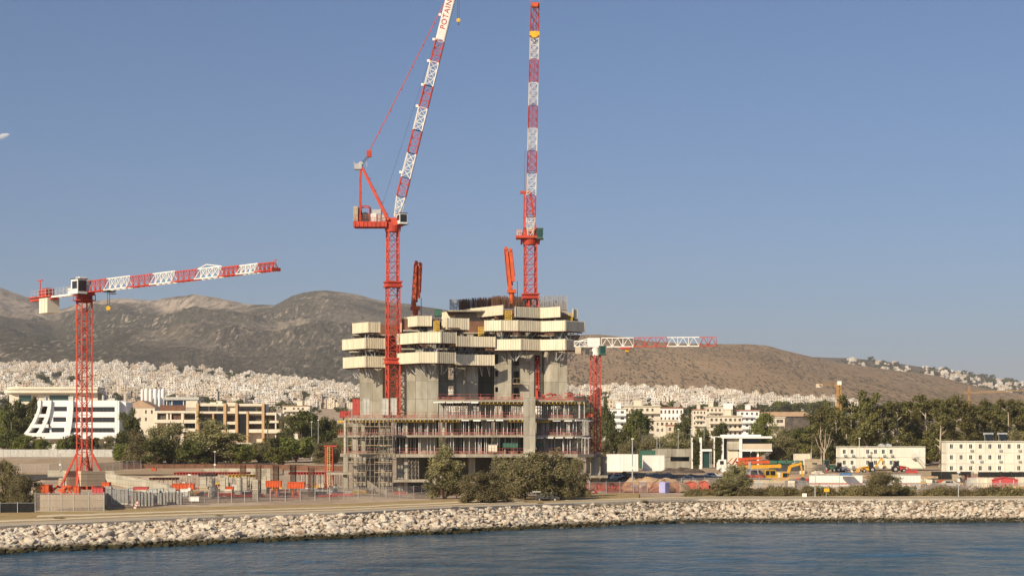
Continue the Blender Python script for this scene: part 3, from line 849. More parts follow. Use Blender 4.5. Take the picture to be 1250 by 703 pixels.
for h in houses:
    (_, px, Y, z, s, a, wh) = h
    x = X_(px, Y)
    if id(h) in ind:
        o = inst('house', hr.choice(HMESH), None, (x, Y, z), a, (s, s, s)); tag(o, HL[wh], 'house', HG[wh])
    else:
        mb, tp = hr.choice(HV); n = len(vv); ca, sa = math.cos(a) * s, math.sin(a) * s
        for q in mb.v: vv.append((x + q[0] * ca - q[1] * sa, Y + q[0] * sa + q[1] * ca, z + q[2] * s))
        ff += [tuple(n + i for i in f) for f in mb.f]; uu += mb.uv; cc += face_cols(tp, hr.choice(TINTS), hr)
mb = MB(); mb.v = vv; mb.f = ff; mb.uv = uu
o = mb.build('town_houses', M['house']); set_tint(o.data, cc)
tag(o, 'mass of farther pale houses filling the slopes under the hills', 'houses', kind='stuff')

# one small cloud at the left edge
M['cloud'] = bpy.data.materials.new('cloud_white'); N, L, B = nodes_of(M['cloud'])
vol = N.new("ShaderNodeBsdfDiffuse"); vol.inputs[0].default_value = (0.9, 0.9, 0.92, 1)
trn = N.new("ShaderNodeBsdfTransparent"); mxs = N.new("ShaderNodeMixShader")
lw = N.new("ShaderNodeLayerWeight"); lw.inputs[0].default_value = 0.35
geo = N.new("ShaderNodeNewGeometry"); nz = N.new("ShaderNodeTexNoise"); nz.inputs["Scale"].default_value = 0.012; nz.inputs["Detail"].default_value = 6
L.new(geo.outputs["Position"], nz.inputs["Vector"])
mm = N.new("ShaderNodeMath"); mm.operation = 'ADD'; L.new(lw.outputs["Facing"], mm.inputs[0]); L.new(nz.outputs["Fac"], mm.inputs[1])
mr = N.new("ShaderNodeMapRange"); mr.inputs[1].default_value = 0.45; mr.inputs[2].default_value = 0.95; mr.inputs[3].default_value = 0.68; mr.inputs[4].default_value = 1.0
L.new(mm.outputs[0], mr.inputs[0])
L.new(mr.outputs[0], mxs.inputs[0]); L.new(vol.outputs[0], mxs.inputs[1]); L.new(trn.outputs[0], mxs.inputs[2]); L.new(mxs.outputs[0], N["Material Output"].inputs[0])
mb = MB()
for (px, py, r) in ((-2, 168, 24), (2, 166, 22), (6, 165, 17), (-8, 169, 28), (9, 164, 10)):
    c = P_(px, py, 11500); mb.ico(c, r * 1.0, 3, 0.03, random.Random(int(r)), (1.6, 1, 0.8))
tag(mb.build('cloud', M['cloud'], smooth=True), 'small white cloud at the left edge of the blue sky', 'cloud', kind='structure')
# ------------------------------------------------------------------ the tower under construction
TW = thing('unfinished_tower', 'raw concrete tower under construction ringed by cream climbing screens', 'building', (X_(575, 425), 425, 2.9))
TR = random.Random(77)
def zf(py, Y): return Z_(py, Y)
SL = {488: zf(488, 399), 510: zf(510, 399), 531: zf(531, 399), 554: zf(554, 399), 577: zf(577, 399)}
def poly(front, back):
    return [(X_(p, Y), Y) for p, Y in front] + [(X_(p, Y), Y) for p, Y in back]
FR = {
 510: [(412, 412), (424, 402), (470, 399.5), (520, 399), (560, 399.5), (600, 399), (640, 399), (700, 400), (716, 402), (723, 408)],
 531: [(412, 412), (424, 402), (470, 399.5), (520, 399), (560, 399.5), (600, 399), (640, 399), (700, 400), (716, 402), (720, 406)],
 554: [(415, 412), (428, 401.5), (470, 399), (520, 398.5), (560, 399), (600, 398.5), (640, 398.5), (705, 400), (725, 403), (735, 411)],
 488: [(534, 399.6), (600, 399), (640, 399), (700, 400), (714, 402), (719, 406)],
}
def slab(key, th, back, name='floor_slab'):
    mb = MB(); z = SL[key]
    mb.prism(poly(FR[key], back), z - th, z)
    o = mb.build(name, M['concrete_slab'], TW); return o
slab(510, 0.38, [(716, 450), (420, 450)])
slab(531, 0.38, [(720, 450), (420, 450)])
slab(554, 0.62, [(728, 450), (424, 450)])
slab(488, 0.38, [(712, 450), (540, 450)])
# lower half-levels
mb = MB(); mb.prism([(X_(398, 402), 402), (X_(428, 400), 400), (X_(428, 412), 412), (X_(398, 412), 412)], SL[577] - .35, SL[577]); mb.build('floor_slab', M['concrete_slab'], TW)
z = zf(585, 398); mb = MB(); mb.prism([(X_(481, 397.5), 397.5), (X_(524, 397.5), 397.5), (X_(524, 412), 412), (X_(486, 412), 412)], z - .5, z); mb.build('floor_slab', M['concrete_slab'], TW)
z = zf(580, 404); mb = MB(); mb.prism([(X_(716, 402), 402), (X_(742, 402), 402), (X_(742, 416), 416), (X_(716, 416), 416)], z - .45, z); mb.build('floor_slab', M['concrete_slab'], TW)

# dark yellow timber forms and white drop-heads hanging under slab edges
def edge_pts(key, p0, p1, off=0.0):
    fr = FR[key]; tab = [(p, Y) for p, Y in fr]
    ps = [p0] + [p for p, _ in fr if p0 < p < p1] + [p1]
    return [(X_(p, lerp_tab(tab, p) + off), lerp_tab(tab, p) + off) for p in ps]
for key, p0, p1 in ((510, 412, 532), (510, 535, 561), (488, 585, 639), (488, 654, 717), (510, 620, 640), (510, 654, 672)):
    mb = MB(); z = SL[key] - .38; pts = edge_pts(key, p0, p1, 0.25)
    for a, b in zip(pts, pts[1:]):
        d = Vector((b[0] - a[0], b[1] - a[1], 0)); L = d.length; d.normalize(); n = max(1, int(L / 0.7))
        for k in range(n):
            c = Vector((a[0], a[1], 0)) + d * (L * (k + .5) / n)
            mb.box((c.x, c.y + 1.2, z - .14 + TR.uniform(-.03, .03)), (0.16, 2.6 + TR.uniform(0, .5), 0.24))
        mb.box(((a[0] + b[0]) / 2, (a[1] + b[1]) / 2 + .5, z - .36), (L, .22, .2), math.atan2(d.y, d.x))
    mb.build('formwork_beams', M['yellow_beam'], TW)
for key, p0, p1, dz in ((488, 533, 585, .02), (510, 561, 590, .0), (510, 598, 620, 0.0), (510, 672, 722, 0), (531, 653, 720, 0)):
    mb = MB(); pts = edge_pts(key, p0, p1, -0.08); z = SL[key] - .36
    for a, b in zip(pts, pts[1:]):
        d = Vector((b[0] - a[0], b[1] - a[1], 0)); L = d.length; d.normalize(); n = max(1, int(L / 1.6))
        for k in range(n):
            c = Vector((a[0], a[1], 0)) + d * (L * (k + .5) / n)
            mb.box((c.x, c.y + .6, z - .12 + TR.uniform(-.07, .05)), (1.45, 1.3, 0.16 + TR.uniform(0, .14)), math.atan2(d.y, d.x) + TR.uniform(-.1, .1))
    mb.build('soffit_panel', M['plastic_white'], TW)

# red edge protection along each slab
for key, p0, p1 in ((510, 414, 478), (510, 478, 534), (510, 534, 640), (510, 654, 722), (531, 413, 530), (531, 530, 640), (531, 654, 719), (554, 417, 640), (554, 654, 734), (488, 534, 638), (488, 656, 718)):
    z = SL[key]; pts = edge_pts(key, p0, p1, 0.3)
    net = MB(); net.wall(pts, z + .05, z + .62, .04); n_ = net.build('edge_netting', M['net_red'], TW)
    mb = MB()
    for a, b in zip(pts, pts[1:]):
        d = Vector((b[0] - a[0], b[1] - a[1], 0)); L = d.length; d.normalize()
        for k in range(max(1, int(L / 2.0)) + 1):
            c = Vector((a[0], a[1], 0)) + d * (L * k / max(1, int(L / 2.0)))
            mb.box((c.x, c.y, z + .6), (.07, .07, 1.2))
        for h in (.12, .6, 1.1):
            mb.bar((a[0], a[1], z + h), (b[0], b[1], z + h), .045)
    mb.build('guard_rail', M['rail_red'], TW)

# concrete inside the podium: columns, wall pieces, the big front pier, dark depth comes from the real floors
def wallbox(px0, px1, Y0, Y1, zb, zt, m='concrete', name='concrete_wall', rz=0):
    mb = MB(); mb.b2(X_(px0, Y0), X_(px1, Y0), Y0, Y1, zb, zt); return mb.build(name, M[m], TW)
G0 = 2.6
for (a, b, Y, D) in ((431, 447, 399.6, 3), (462, 478, 399.6, 3), (484, 492, 401, 2)):
    wallbox(a, b, Y, Y + D, G0, SL[554] - .62)
for lv_lo, lv_hi, segs in (
    (531, 510, [(430, 437, 404), (440.5, 445, 404), (464, 470, 404), (471, 477, 403.5), (500, 512, 409), (518, 532, 408), (556, 563, 407), (589, 596, 406), (612, 620, 408), (676, 684, 411), (700, 707, 411)]),
    (554, 531, [(430, 437, 404), (440.5, 446, 404), (464, 471, 404), (473, 482, 403), (511, 533, 404.5), (569, 580, 407), (602, 610, 404), (620, 630, 409), (660, 668, 411), (690, 698, 411)]),
    (510, 488, [(571, 578, 408), (585, 604, 408), (536, 540, 409), (612, 624, 411), (662, 672, 412), (686, 692, 411)])):
    for a, b, Y in segs:
        Y = 401.6 + (Y - 403) * .62
        wallbox(a, b, Y, Y + 1.2, SL[lv_lo], SL[lv_hi] - .38)
for a, b, Y in ((419.5, 423, 401.8), (494.8, 498, 400.5), (540, 543.5, 400.8), (551, 553.5, 402)):
    for lo, hi in ((531, 510), (554, 531)):
        mb = MB(); x = X_((a + b) / 2, Y); mb.tube((x, Y + .5, SL[lo]), (x, Y + .5, SL[hi] - .38), .30, n=12); mb.build('column', M['concrete_pale'], TW)
for a, b, Y, zt in ((419, 425, 401.5, SL[554] - .62), (493, 497.5, 400, SL[554] - .62), (528, 533, 401, SL[554] - .62), (572, 580, 404, SL[554] - .62), (600, 606, 404, SL[554] - .62), (716, 720.5, 404, SL[554] - .62), (722, 732, 405, SL[554] - .62), (733.5, 741, 407, SL[554] - .5)):
    wallbox(a, b, Y, Y + 1.6, G0, zt, 'concrete', 'column')
# back walls of the storeys, well inside
for a, b, Y in ((446, 462, 418), (484, 535, 420), (545, 600, 424), (604, 640, 423), (655, 700, 424)):
    wallbox(a, b, Y, Y + .4, G0, SL[510] - .4)
wallbox(639, 653.5, 396.3, 399.6, G0, zf(484.5, 396.3), 'concrete', 'front_pier')
mb = MB(); mb.b2(X_(640, 396.1), X_(653, 396.1), 395.9, 396.28, G0, zf(548, 396)); mb.build('pier_base', M['concrete_pale'], TW)

# upper cores
TOPZ = {}
def core(px0, px1, Y, D, py_t, zb=None):
    zb = SL[510] if zb is None else zb
    return wallbox(px0, px1, Y, Y + D, zb, zf(py_t, Y), 'concrete', 'core_wall')
core(439, 467, 423, 14, 433)
core(467.5, 488, 427, 12, 433)
core(488.5, 507, 410, 26, 427)
core(507.3, 535, 405.5, 32, 427)
# bay 535-556: wall with two openings
zt = zf(429, 413)
def wall_open(px0, px1, Y, D, zb, zt, opens, m='concrete'):
    """wall with rectangular openings given as (px0, px1, z0, z1)"""
    mb = MB(); cur = px0
    for (a, b, z0, z1s) in opens:
        if a > cur: mb.b2(X_(cur, Y), X_(a, Y), Y, Y + D, zb, zt)
        lo = zb
        for (u, v) in z1s:
            mb.b2(X_(a, Y), X_(b, Y), Y, Y + D, lo, u); lo = v
        mb.b2(X_(a, Y), X_(b, Y), Y, Y + D, lo, zt); cur = b
    if px1 > cur: mb.b2(X_(cur, Y), X_(px1, Y), Y, Y + D, zb, zt)
    return mb.build('core_wall', M[m], TW)
wall_open(535.3, 556.5, 412, 1.0, SL[488], zt, [(547, 553.5, 0, [(zf(482, 412), zf(471, 412)), (zf(463, 412), zf(448.5, 412))])])
core(556.8, 583.5, 411.5, 25, 430, SL[488])
core(583.8, 603, 420, 18, 430, SL[488])
wall_open(603.3, 624.5, 413.5, 1.0, SL[488], zf(412, 413), [(604.5, 608, 0, [(zf(478, 411), zf(472, 411)), (zf(459, 411), zf(452, 411)), (zf(443, 411), zf(432, 411))])])
wall_open(624.8, 652, 415, 1.0, SL[488], zf(413, 415), [(627, 633.5, 0, [(zf(486, 413), zf(473, 413)), (zf(467, 413), zf(452.5, 413)), (zf(446, 413), zf(431.5, 413))])])
core(619.8, 624.3, 412.8, .65, 414, SL[488])
wall_open(652.3, 662, 415.3, 1.0, SL[488], zf(413, 415), [(653, 659, 0, [(zf(487, 413), zf(474, 413)), (zf(470, 413), zf(454, 413)), (zf(449.5, 413), zf(433, 413))])])
# right-hand block, its left corner rounded
r_ = 2.2; pts = []
x0, x1, y0 = X_(662.3, 414.5), X_(692.5, 414.5), 414.5
for k in range(7):
    a = math.pi + (math.pi / 2) * k / 6
    pts.append((x0 + r_ + r_ * math.cos(a), y0 + r_ + r_ * math.sin(a)))
mb = MB(); mb.prism(pts + [(x1, y0), (x1, y0 + 24), (x0, y0 + 24)], SL[488], zf(418, 414)); mb.build('core_wall', M['concrete'], TW)
mb = MB(); mb.b2(X_(556, 424), X_(690, 424), 423, 424, SL[488], zf(384, 424)); mb.build('core_wall', M['concrete'], TW)
# rooms behind the openings are just the dark inside of the core; little balconies in two of them
for py in (467.5, 486.5):
    mb = MB(); z = zf(py, 412); mb.b2(X_(626, 413.5), X_(637, 413.5), 413.1, 414.95, z - .15, z)
    for q in (626.2, 631, 636.8): mb.box((X_(q, 413.2), 413.2, z + .5), (.06, .06, 1.0))
    mb.bar((X_(626, 413.2), 413.2, z + 1), (X_(637, 413.2), 413.2, z + 1), .06); mb.build('loading_platform', M['timber'], TW)
# red hoist rail up the slot
mb = MB()
for q in (654.2, 657.6): mb.bar((X_(q, 414.6), 414.7, SL[488]), (X_(q, 414.6), 414.7, zf(440, 412)), .16)
for k in range(14):
    z = SL[488] + k * .62; mb.bar((X_(654.2, 414.6), 414.7, z), (X_(657.6, 414.6), 414.7, z + .6), .09)
mb.b2(X_(653.4, 414.4), X_(656.5, 414.4), 414.2, 414.6, zf(486, 412), zf(475.5, 412)); mb.build('hoist_rail', M['red'], TW)

# climbing screens: ribbed cream sheets around each tier, on brown walkways with yellow beam ends
def screen(pts_px, py_t, py_b, Yr, label=None, deck=2.6):
    zt, zb = zf(py_t, Yr), zf(py_b, Yr)
    pts = [Vector((X_(p, Y), Y, 0)) for p, Y in pts_px]
    mb = MB(); dk = MB(); bm_ = MB(); st = MB()
    for a, b in zip(pts, pts[1:]):
        d = b - a; L = d.length; d.normalize(); nrm = Vector((d.y, -d.x, 0))
        ang = math.atan2(d.y, d.x); n = max(2, round(L / 0.5))
        c = (a + b) / 2
        mb.box((c.x, c.y, (zt + zb) / 2), (L, .10, zt - zb), ang)
        for k in range(n):
            q = a + d * (L * (k + .5) / n) + nrm * .08
            mb.box((q.x, q.y, (zt + zb) / 2), (L / n * .6, .10, zt - zb - .004), ang)
        for k in range(max(1, round(L / 4.8)) + 1):       # panel joints stand slightly proud and taller
            q = a + d * min(L - .06, max(.06, L * k / max(1, round(L / 4.8)))) + nrm * .16
            mb.box((q.x, q.y, (zt + zb) / 2 + .03), (.10, .06, zt - zb + .10), ang)
        w = deck
        cc = c - nrm * (w / 2 + .1)
        dk.box((cc.x, cc.y, zb + .30), (L + .3, w, .12), ang)
        q = c - nrm * .55; dk.box((q.x, q.y, zb - .12), (L, .2, .22), ang)
        m_ = max(2, int(L / .9))
        for k in range(m_):
            q = a + d * (L * (k + .5) / m_) - nrm * (.55 + w * .4)
            bm_.box((q.x, q.y, zb + .10), (.14, w * .8, .26), ang)
        m_ = max(3, int(L / 1.5))
        for k in range(m_):
            q0 = a + d * (L * (k + .15) / m_) - nrm * .8; q1 = a + d * (L * (k + .85) / m_) - nrm * (w * .9)
            if TR.random() < .5: q0, q1 = a + d * (L * (k + .85) / m_) - nrm * .8, a + d * (L * (k + .15) / m_) - nrm * (w * .9)
            st.bar((q0.x, q0.y, zb + .3), (q1.x, q1.y, zb - 2.1), .13)
            st.bar((q1.x, q1.y, zb + .3), (q1.x, q1.y, zb - 2.1), .10)
    s = mb.build('climbing_screen', M['screen'], TW)
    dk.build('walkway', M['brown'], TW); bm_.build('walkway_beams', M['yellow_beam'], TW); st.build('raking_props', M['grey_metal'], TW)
screen([(419.5, 426), (446, 418), (470, 420)], 434.5, 448, 418)
screen([(418.5, 426), (446, 418), (470, 420)], 412.3, 425.3, 418)
screen([(431, 424), (450, 419), (464, 420)], 393, 405.6, 419)
screen([(485, 409), (512, 402), (534, 402), (556, 405)], 429.5, 443, 402)
screen([(556.3, 406.5), (576, 408.5), (603.5, 410)], 432.6, 445.6, 408)
screen([(484, 410), (512, 402.5), (538, 402), (557, 404.5)], 405.3, 418.7, 402.5)
screen([(556.7, 406.8), (576, 408.8), (604.5, 410.5)], 410.3, 423, 408)
screen([(494, 411), (510, 406), (527, 406.5)], 385.5, 398, 406)
screen([(489, 417), (498, 413)], 393, 404.5, 414)
screen([(539, 411), (545, 406), (572.5, 408)], 388, 402, 406)
screen([(540, 438), (576, 425), (614.6, 414)], 372.3, 384.3, 414)
screen([(603.5, 411), (636, 409.5), (660, 412), (690, 409.5), (712.5, 415)], 414.2, 427.5, 411)
screen([(591.3, 410), (612, 409), (632, 409.5), (661, 412.5), (690, 409.5), (713, 414.5)], 391.3, 404.2, 410.5)
screen([(628.5, 411.5), (660, 415.5), (684.5, 411.5)], 374.2, 387, 411.5)
screen([(699, 416), (704.3, 417)], 377, 388.3, 416)

# slabs and inner walls between the tiers; brown form panels have the gaps' shade in their colour
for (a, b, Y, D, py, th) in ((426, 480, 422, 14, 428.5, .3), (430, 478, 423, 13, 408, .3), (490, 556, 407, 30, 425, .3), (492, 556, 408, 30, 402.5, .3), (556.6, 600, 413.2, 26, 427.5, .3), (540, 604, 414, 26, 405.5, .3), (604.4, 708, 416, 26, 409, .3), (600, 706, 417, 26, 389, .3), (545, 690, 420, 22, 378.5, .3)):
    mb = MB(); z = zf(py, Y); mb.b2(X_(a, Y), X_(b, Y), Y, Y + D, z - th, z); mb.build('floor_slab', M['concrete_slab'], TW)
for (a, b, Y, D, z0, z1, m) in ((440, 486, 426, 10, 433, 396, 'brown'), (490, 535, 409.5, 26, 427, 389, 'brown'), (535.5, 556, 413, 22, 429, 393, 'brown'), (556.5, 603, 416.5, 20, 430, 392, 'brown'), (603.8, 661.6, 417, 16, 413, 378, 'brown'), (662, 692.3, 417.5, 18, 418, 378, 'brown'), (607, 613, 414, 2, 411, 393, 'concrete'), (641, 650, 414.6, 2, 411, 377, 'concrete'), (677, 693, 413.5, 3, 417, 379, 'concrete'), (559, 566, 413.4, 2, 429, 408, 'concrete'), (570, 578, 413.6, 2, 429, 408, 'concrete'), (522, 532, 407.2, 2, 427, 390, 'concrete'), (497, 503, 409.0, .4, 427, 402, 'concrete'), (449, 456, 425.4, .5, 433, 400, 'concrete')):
    mb = MB(); mb.b2(X_(a, Y), X_(b, Y), Y, Y + D, zf(z0, Y), zf(z1, Y)); mb.build('gap_shade_formwork' if m == 'brown' else 'concrete_wall', M[m], TW)
# yellow stair frames
for (a, b, t, u, Y) in ((529.5, 536, 392, 406, 404.6), (616.5, 624.5, 379, 392, 412.3), (584, 590.5, 399, 411, 411.7), (693.5, 698.5, 382, 396, 413.5)):
    mb = MB(); x0, x1, z0, z1 = X_(a, Y), X_(b, Y), zf(u, Y), zf(t, Y)
    for x in (x0, x1):
        for dy in (0, 1.2): mb.bar((x, Y + dy, z0), (x, Y + dy, z1), .12)
    n = 6
    for k in range(n + 1):
        z = z0 + (z1 - z0) * k / n; mb.bar((x0, Y, z), (x1, Y, z), .10); mb.box(((x0 + x1) / 2, Y + .7, z), (x1 - x0, .9, .05))
        if k < n: mb.bar((x0, Y, z), (x1, Y, z + (z1 - z0) / n), .08)
    mb.build('stair_frame', M['yellow_beam'], TW)
# rebar starters and grey nets on top
def rebar(px0, px1, Y, py_b, py_t, n, depth=6, sl=0.0):
    mb = MB()
    for k in range(n):
        q = px0 + (px1 - px0) * TR.random(); y = Y + TR.random() * depth
        t = (q - px0) / max(1e-6, (px1 - px0))
        x = X_(q, y); mb.bar((x, y, zf(py_b + sl * t, y)), (x + TR.uniform(-.06, .06), y, zf(py_t + sl * t + TR.uniform(-1, 2.5), y)), .09)
    for k in range(7):
        z = zf(py_b, Y) + (zf(py_t + 1.5, Y) - zf(py_b, Y)) * k / 7
        mb.bar((X_(px0, Y), Y + .1, z), (X_(px1, Y), Y + .1, z - sl * Y / F), .07)
        mb.bar((X_(px0, Y), Y + depth, z), (X_(px1, Y), Y + depth, z - sl * Y / F), .07)
    return mb.build('rebar_cage', M['rust'], TW)
rebar(560, 600, 428, 378, 365.5, 150, 6, -2.5)
rebar(600, 648, 422, 376, 361.5, 190, 6, 0.5)
rebar(585, 650, 432, 376, 363.5, 130, 5, -.5)
rebar(660, 692, 424, 376, 367, 60, 5)
for (a, b, Y, t0, u) in ((549, 574, 432, 365.5, 380), (658, 692, 419, 361, 378), (646, 660, 426, 366, 378)):
    mb = MB(); mb.b2(X_(a, Y), X_(b, Y), Y, Y + .05, zf(u, Y), zf(t0, Y)); mb.b2(X_(b, Y) - .05, X_(b, Y), Y + .06, Y + 5, zf(u, Y), zf(t0, Y)); s = mb.build('net_screen', M['net_grey'], TW)
    mb = MB()
    for k in range(7): q = a + (b - a) * k / 6; mb.bar((X_(q, Y), Y - .06, zf(u, Y)), (X_(q, Y), Y - .06, zf(t0 - .6, Y)), .08)
    mb.build('net_post', M['grey_metal'], TW)
# work-deck litter: stillages, red walers stacked on the slab edges
mb = MB()
for _ in range(26):
    q = TR.uniform(660, 708); Y = TR.uniform(401.5, 408); z = SL[488]
    mb.bar((X_(q, Y), Y, z + TR.uniform(.2, 1.4)), (X_(q + TR.uniform(-9, 9), Y), Y + TR.uniform(-1, 1), z + TR.uniform(.2, 1.5)), .16)
mb.b2(X_(659, 405), X_(709, 405), 401.6, 408, SL[488] + .02, SL[488] + .22); mb.build('stacked_walers', M['red_dull'], TW)

def single(name, mb, m, label, cat, group=None, origin=None, smooth=False):
    if origin is None:
        A = np.array(mb.v); origin = (float(A[:, 0].mean()), float(A[:, 1].mean()), float(A[:, 2].min()))
    o = mb.build(name, m, None, origin, smooth); return tag(o, label, cat, group)

# slim props between the slabs: a thing each
pm = MB(); pm.tube((0, 0, 0), (0, 0, .55), .085, n=6); pm.tube((0, 0, .55), (0, 0, 1), .07, n=6); pm.box((0, 0, .006), (.22, .22, .012)); pm.box((0, 0, .994), (.22, .22, .012)); pm.box((0, 0, .55), (.16, .16, .03))
PM = pm.mesh('shoring_prop', M['steel_prop'])
LV = {(510, 488): 'top open floor', (531, 510): 'second open floor', (554, 531): 'third open floor'}
for lo, hi, p0, p1, n in ((510, 488, 536, 637, 38), (510, 488, 656, 714, 34), (531, 510, 536, 637, 38), (531, 510, 655, 719, 42), (554, 531, 655, 720, 40), (554, 531, 538, 636, 36), (531, 510, 480, 534, 22), (554, 531, 482, 536, 16)):
    for k in range(n):
        q = p0 + (p1 - p0) * (k + TR.uniform(.1, .9)) / n; Y = TR.choice([400.6, 401.2, 402.6, 404.2, 405])
        z0, z1 = SL[lo], SL[hi] - .38
        o = inst('shoring_prop', PM, None, (X_(q, Y), Y, z0), 0, (1, 1, z1 - z0))
        side = 'right of the front pier' if q > 646 else 'left of the front pier'
        tag(o, 'slim grey steel prop, %s, %s' % (LV[(lo, hi)], side), 'prop', 'steel props on the %s, %s' % (LV[(lo, hi)], side))

# scaffolding in front of the left end
sc_ = thing('scaffolding', 'grey tube scaffold with plank levels against the left end of the tower', 'scaffold', (X_(451, 397), 397, 2.8))
mb = MB(); lx = np.linspace(X_(424, 397), X_(479, 397), 11); zz = np.linspace(2.8, zf(510, 397) - .5, 13)
for x in lx:
    for y in (397.2, 398.4): mb.bar((x, y, 2.8), (x, y, zz[-1] + 1), .06)
mb.build('standard', M['scaffold'], sc_)
mb = MB()
for z in zz[1:]:
    for y in (397.2, 398.4): mb.bar((lx[0], y, z), (lx[-1], y, z), .05)
for i in range(0, 10, 2):
    for j in range(0, 12, 3):
        if TR.random() < .6: mb.bar((lx[i], 397.15, zz[j]), (lx[i + 1], 397.15, zz[min(12, j + 3)]), .06)
mb.build('ledger', M['scaffold'], sc_)
for py in (543, 563.5, 576, 588):
    mb = MB(); z = zf(py, 397)
    segs = [(0, 10)] if py == 543 else [(0, 4), (6, 10)] if py != 588 else [(1, 4), (7, 9)]
    for a, b in segs: mb.b2(lx[a], lx[b], 397.1, 398.6, z - .12, z)
    mb.build('plank_deck', M['timber'], sc_)
for py in (520, 553):
    mb = MB(); z = zf(py, 397); mb.b2(lx[0] - .4, lx[-1] + .6, 396.3, 397.05, z - .1, z); mb.build('plank_deck', M['timber'], sc_)
# second scaffold tower beside it
sc2 = thing('scaffolding', 'narrow scaffold tower under the big slab near the olive tree', 'scaffold', (X_(504, 399), 399.4, zf(585, 398)))
mb = MB(); lx = np.linspace(X_(498.5, 400), X_(511, 400), 4); z0, z1 = zf(585, 398), SL[554] - .65
for x in lx:
    for y in (399.6, 400.8): mb.bar((x, y, z0), (x, y, z1), .075)
for z in np.linspace(z0, z1, 6)[1:]:
    mb.bar((lx[0], 399.6, z), (lx[-1], 399.6, z), .06)
for a, b in zip(lx, lx[1:]):
    for z in np.linspace(z0, z1, 6)[:-1]: mb.bar((a, 399.55, z), (b, 399.55, z + (z1 - z0) / 5), .05)
mb.build('frame', M['scaffold'], sc2)
# lattice props on lower left levels (red hoarding stair)
hs = thing('stair_tower', 'red steel stair tower with yellow ladder at the left edge of the tower', 'stair tower', (X_(403, 420), 420, gzp(403, 420)))
mb = MB(); x0, x1 = X_(397, 420), X_(406, 420); z0, z1 = gzp(403, 420), zf(545, 420)
for x in (x0, x1):
    for y in (420, 422): mb.bar((x, y, z0), (x, y, z1), .16)
for k in range(7):
    z = z0 + (z1 - z0) * k / 6
    mb.bar((x0, 420, z), (x1, 420, z), .12); mb.bar((x0, 422, z), (x1, 422, z), .12)
    if k < 6: mb.bar((x0, 420, z), (x1, 420, z + (z1 - z0) / 6), .09)
mb.b2(x0 - .3, x1 + .9, 419.8, 422.4, z1, z1 + .25); mb.build('frame', M['red_dull'], hs)
mb = MB()
for q in (399.5, 402.5): mb.bar((X_(q, 419.6), 419.7, z0), (X_(q, 419.6), 419.7, z1), .10)
for k in range(22): z = z0 + (z1 - z0) * (k + .5) / 22; mb.bar((X_(399.5, 419.6), 419.7, z), (X_(402.5, 419.6), 419.7, z), .07)
mb.build('ladder', M['yellow'], hs)

# red and yellow formwork bins at the slab corners, green box, small stores on the slabs
def crate(px0, px1, py_t, py_b, Y, D, m, name, label, cat, ribs=True, group=None):
    mb = MB(); x0, x1, z0, z1 = X_(px0, Y), X_(px1, Y), zf(py_b, Y), zf(py_t, Y)
    mb.b2(x0, x1, Y, Y + D, z0 + .08, z1)
    if ribs:
        n = max(2, int((x1 - x0) / .5))
        for k in range(n + 1):
            x = x0 + (x1 - x0) * k / n; mb.b2(x - .04, x + .04, Y - .06, Y - .002, z0 + .1, z1 - .05)
    mb.b2(x0 - .05, x1 + .05, Y - .08, Y + D + .05, z1, z1 + .08)
    mb.b2(x0, x0 + .25, Y + .1, Y + D - .1, z0, z0 + .08); mb.b2(x1 - .25, x1, Y + .1, Y + D - .1, z0, z0 + .08)
    return single(name, mb, M[m], label, cat, group)
crate(530.5, 539, 378, 386, 409, 2.4, 'green', 'generator_box', 'dark green box standing on top of the upper cream screens', 'box')
crate(430.5, 438, 487, 507, 404, 2, 'red_dull', 'formwork_crate', 'tall dull red formwork box on the slab at the tower left corner', 'formwork')
crate(443, 451, 486.5, 507, 403.5, 1.2, 'panel_grey', 'panel_stack', 'grey upright formwork panel beside the tall red box on the slab', 'formwork')
crate(466, 474, 486.5, 507, 403.5, 1.2, 'panel_grey', 'panel_stack', 'grey upright formwork panel left of the tower crane foot', 'formwork')
crate(477, 484, 486, 507, 403, 1.2, 'panel_grey', 'panel_stack', 'grey upright formwork panel right of the tower crane foot', 'formwork')
crate(415, 427, 502, 509.5, 404.5, 2, 'red_dull', 'formwork_crate', 'low dull red formwork pile at the left end of the slab', 'formwork')
crate(713, 723, 505, 509.4, 403.5, 2, 'orange_red', 'steel_skip', 'orange red skip at the right corner of the tower slab', 'skip')
crate(614, 632, 541, 546.5, 399.4, 2, 'green', 'portable_toilet_row', 'dark green site box on the slab just left of the front pier', 'box')
crate(649.8 + 4, 662, 541, 546, 399.4, 2, 'green', 'portable_toilet_row', 'dark green site box on the slab just right of the front pier', 'box')
crate(596, 606.5, 543, 552, 399.8, 1.5, 'cream_wall', 'block_pallet', 'pale block pallet on the tower slab behind the trees', 'pallet')

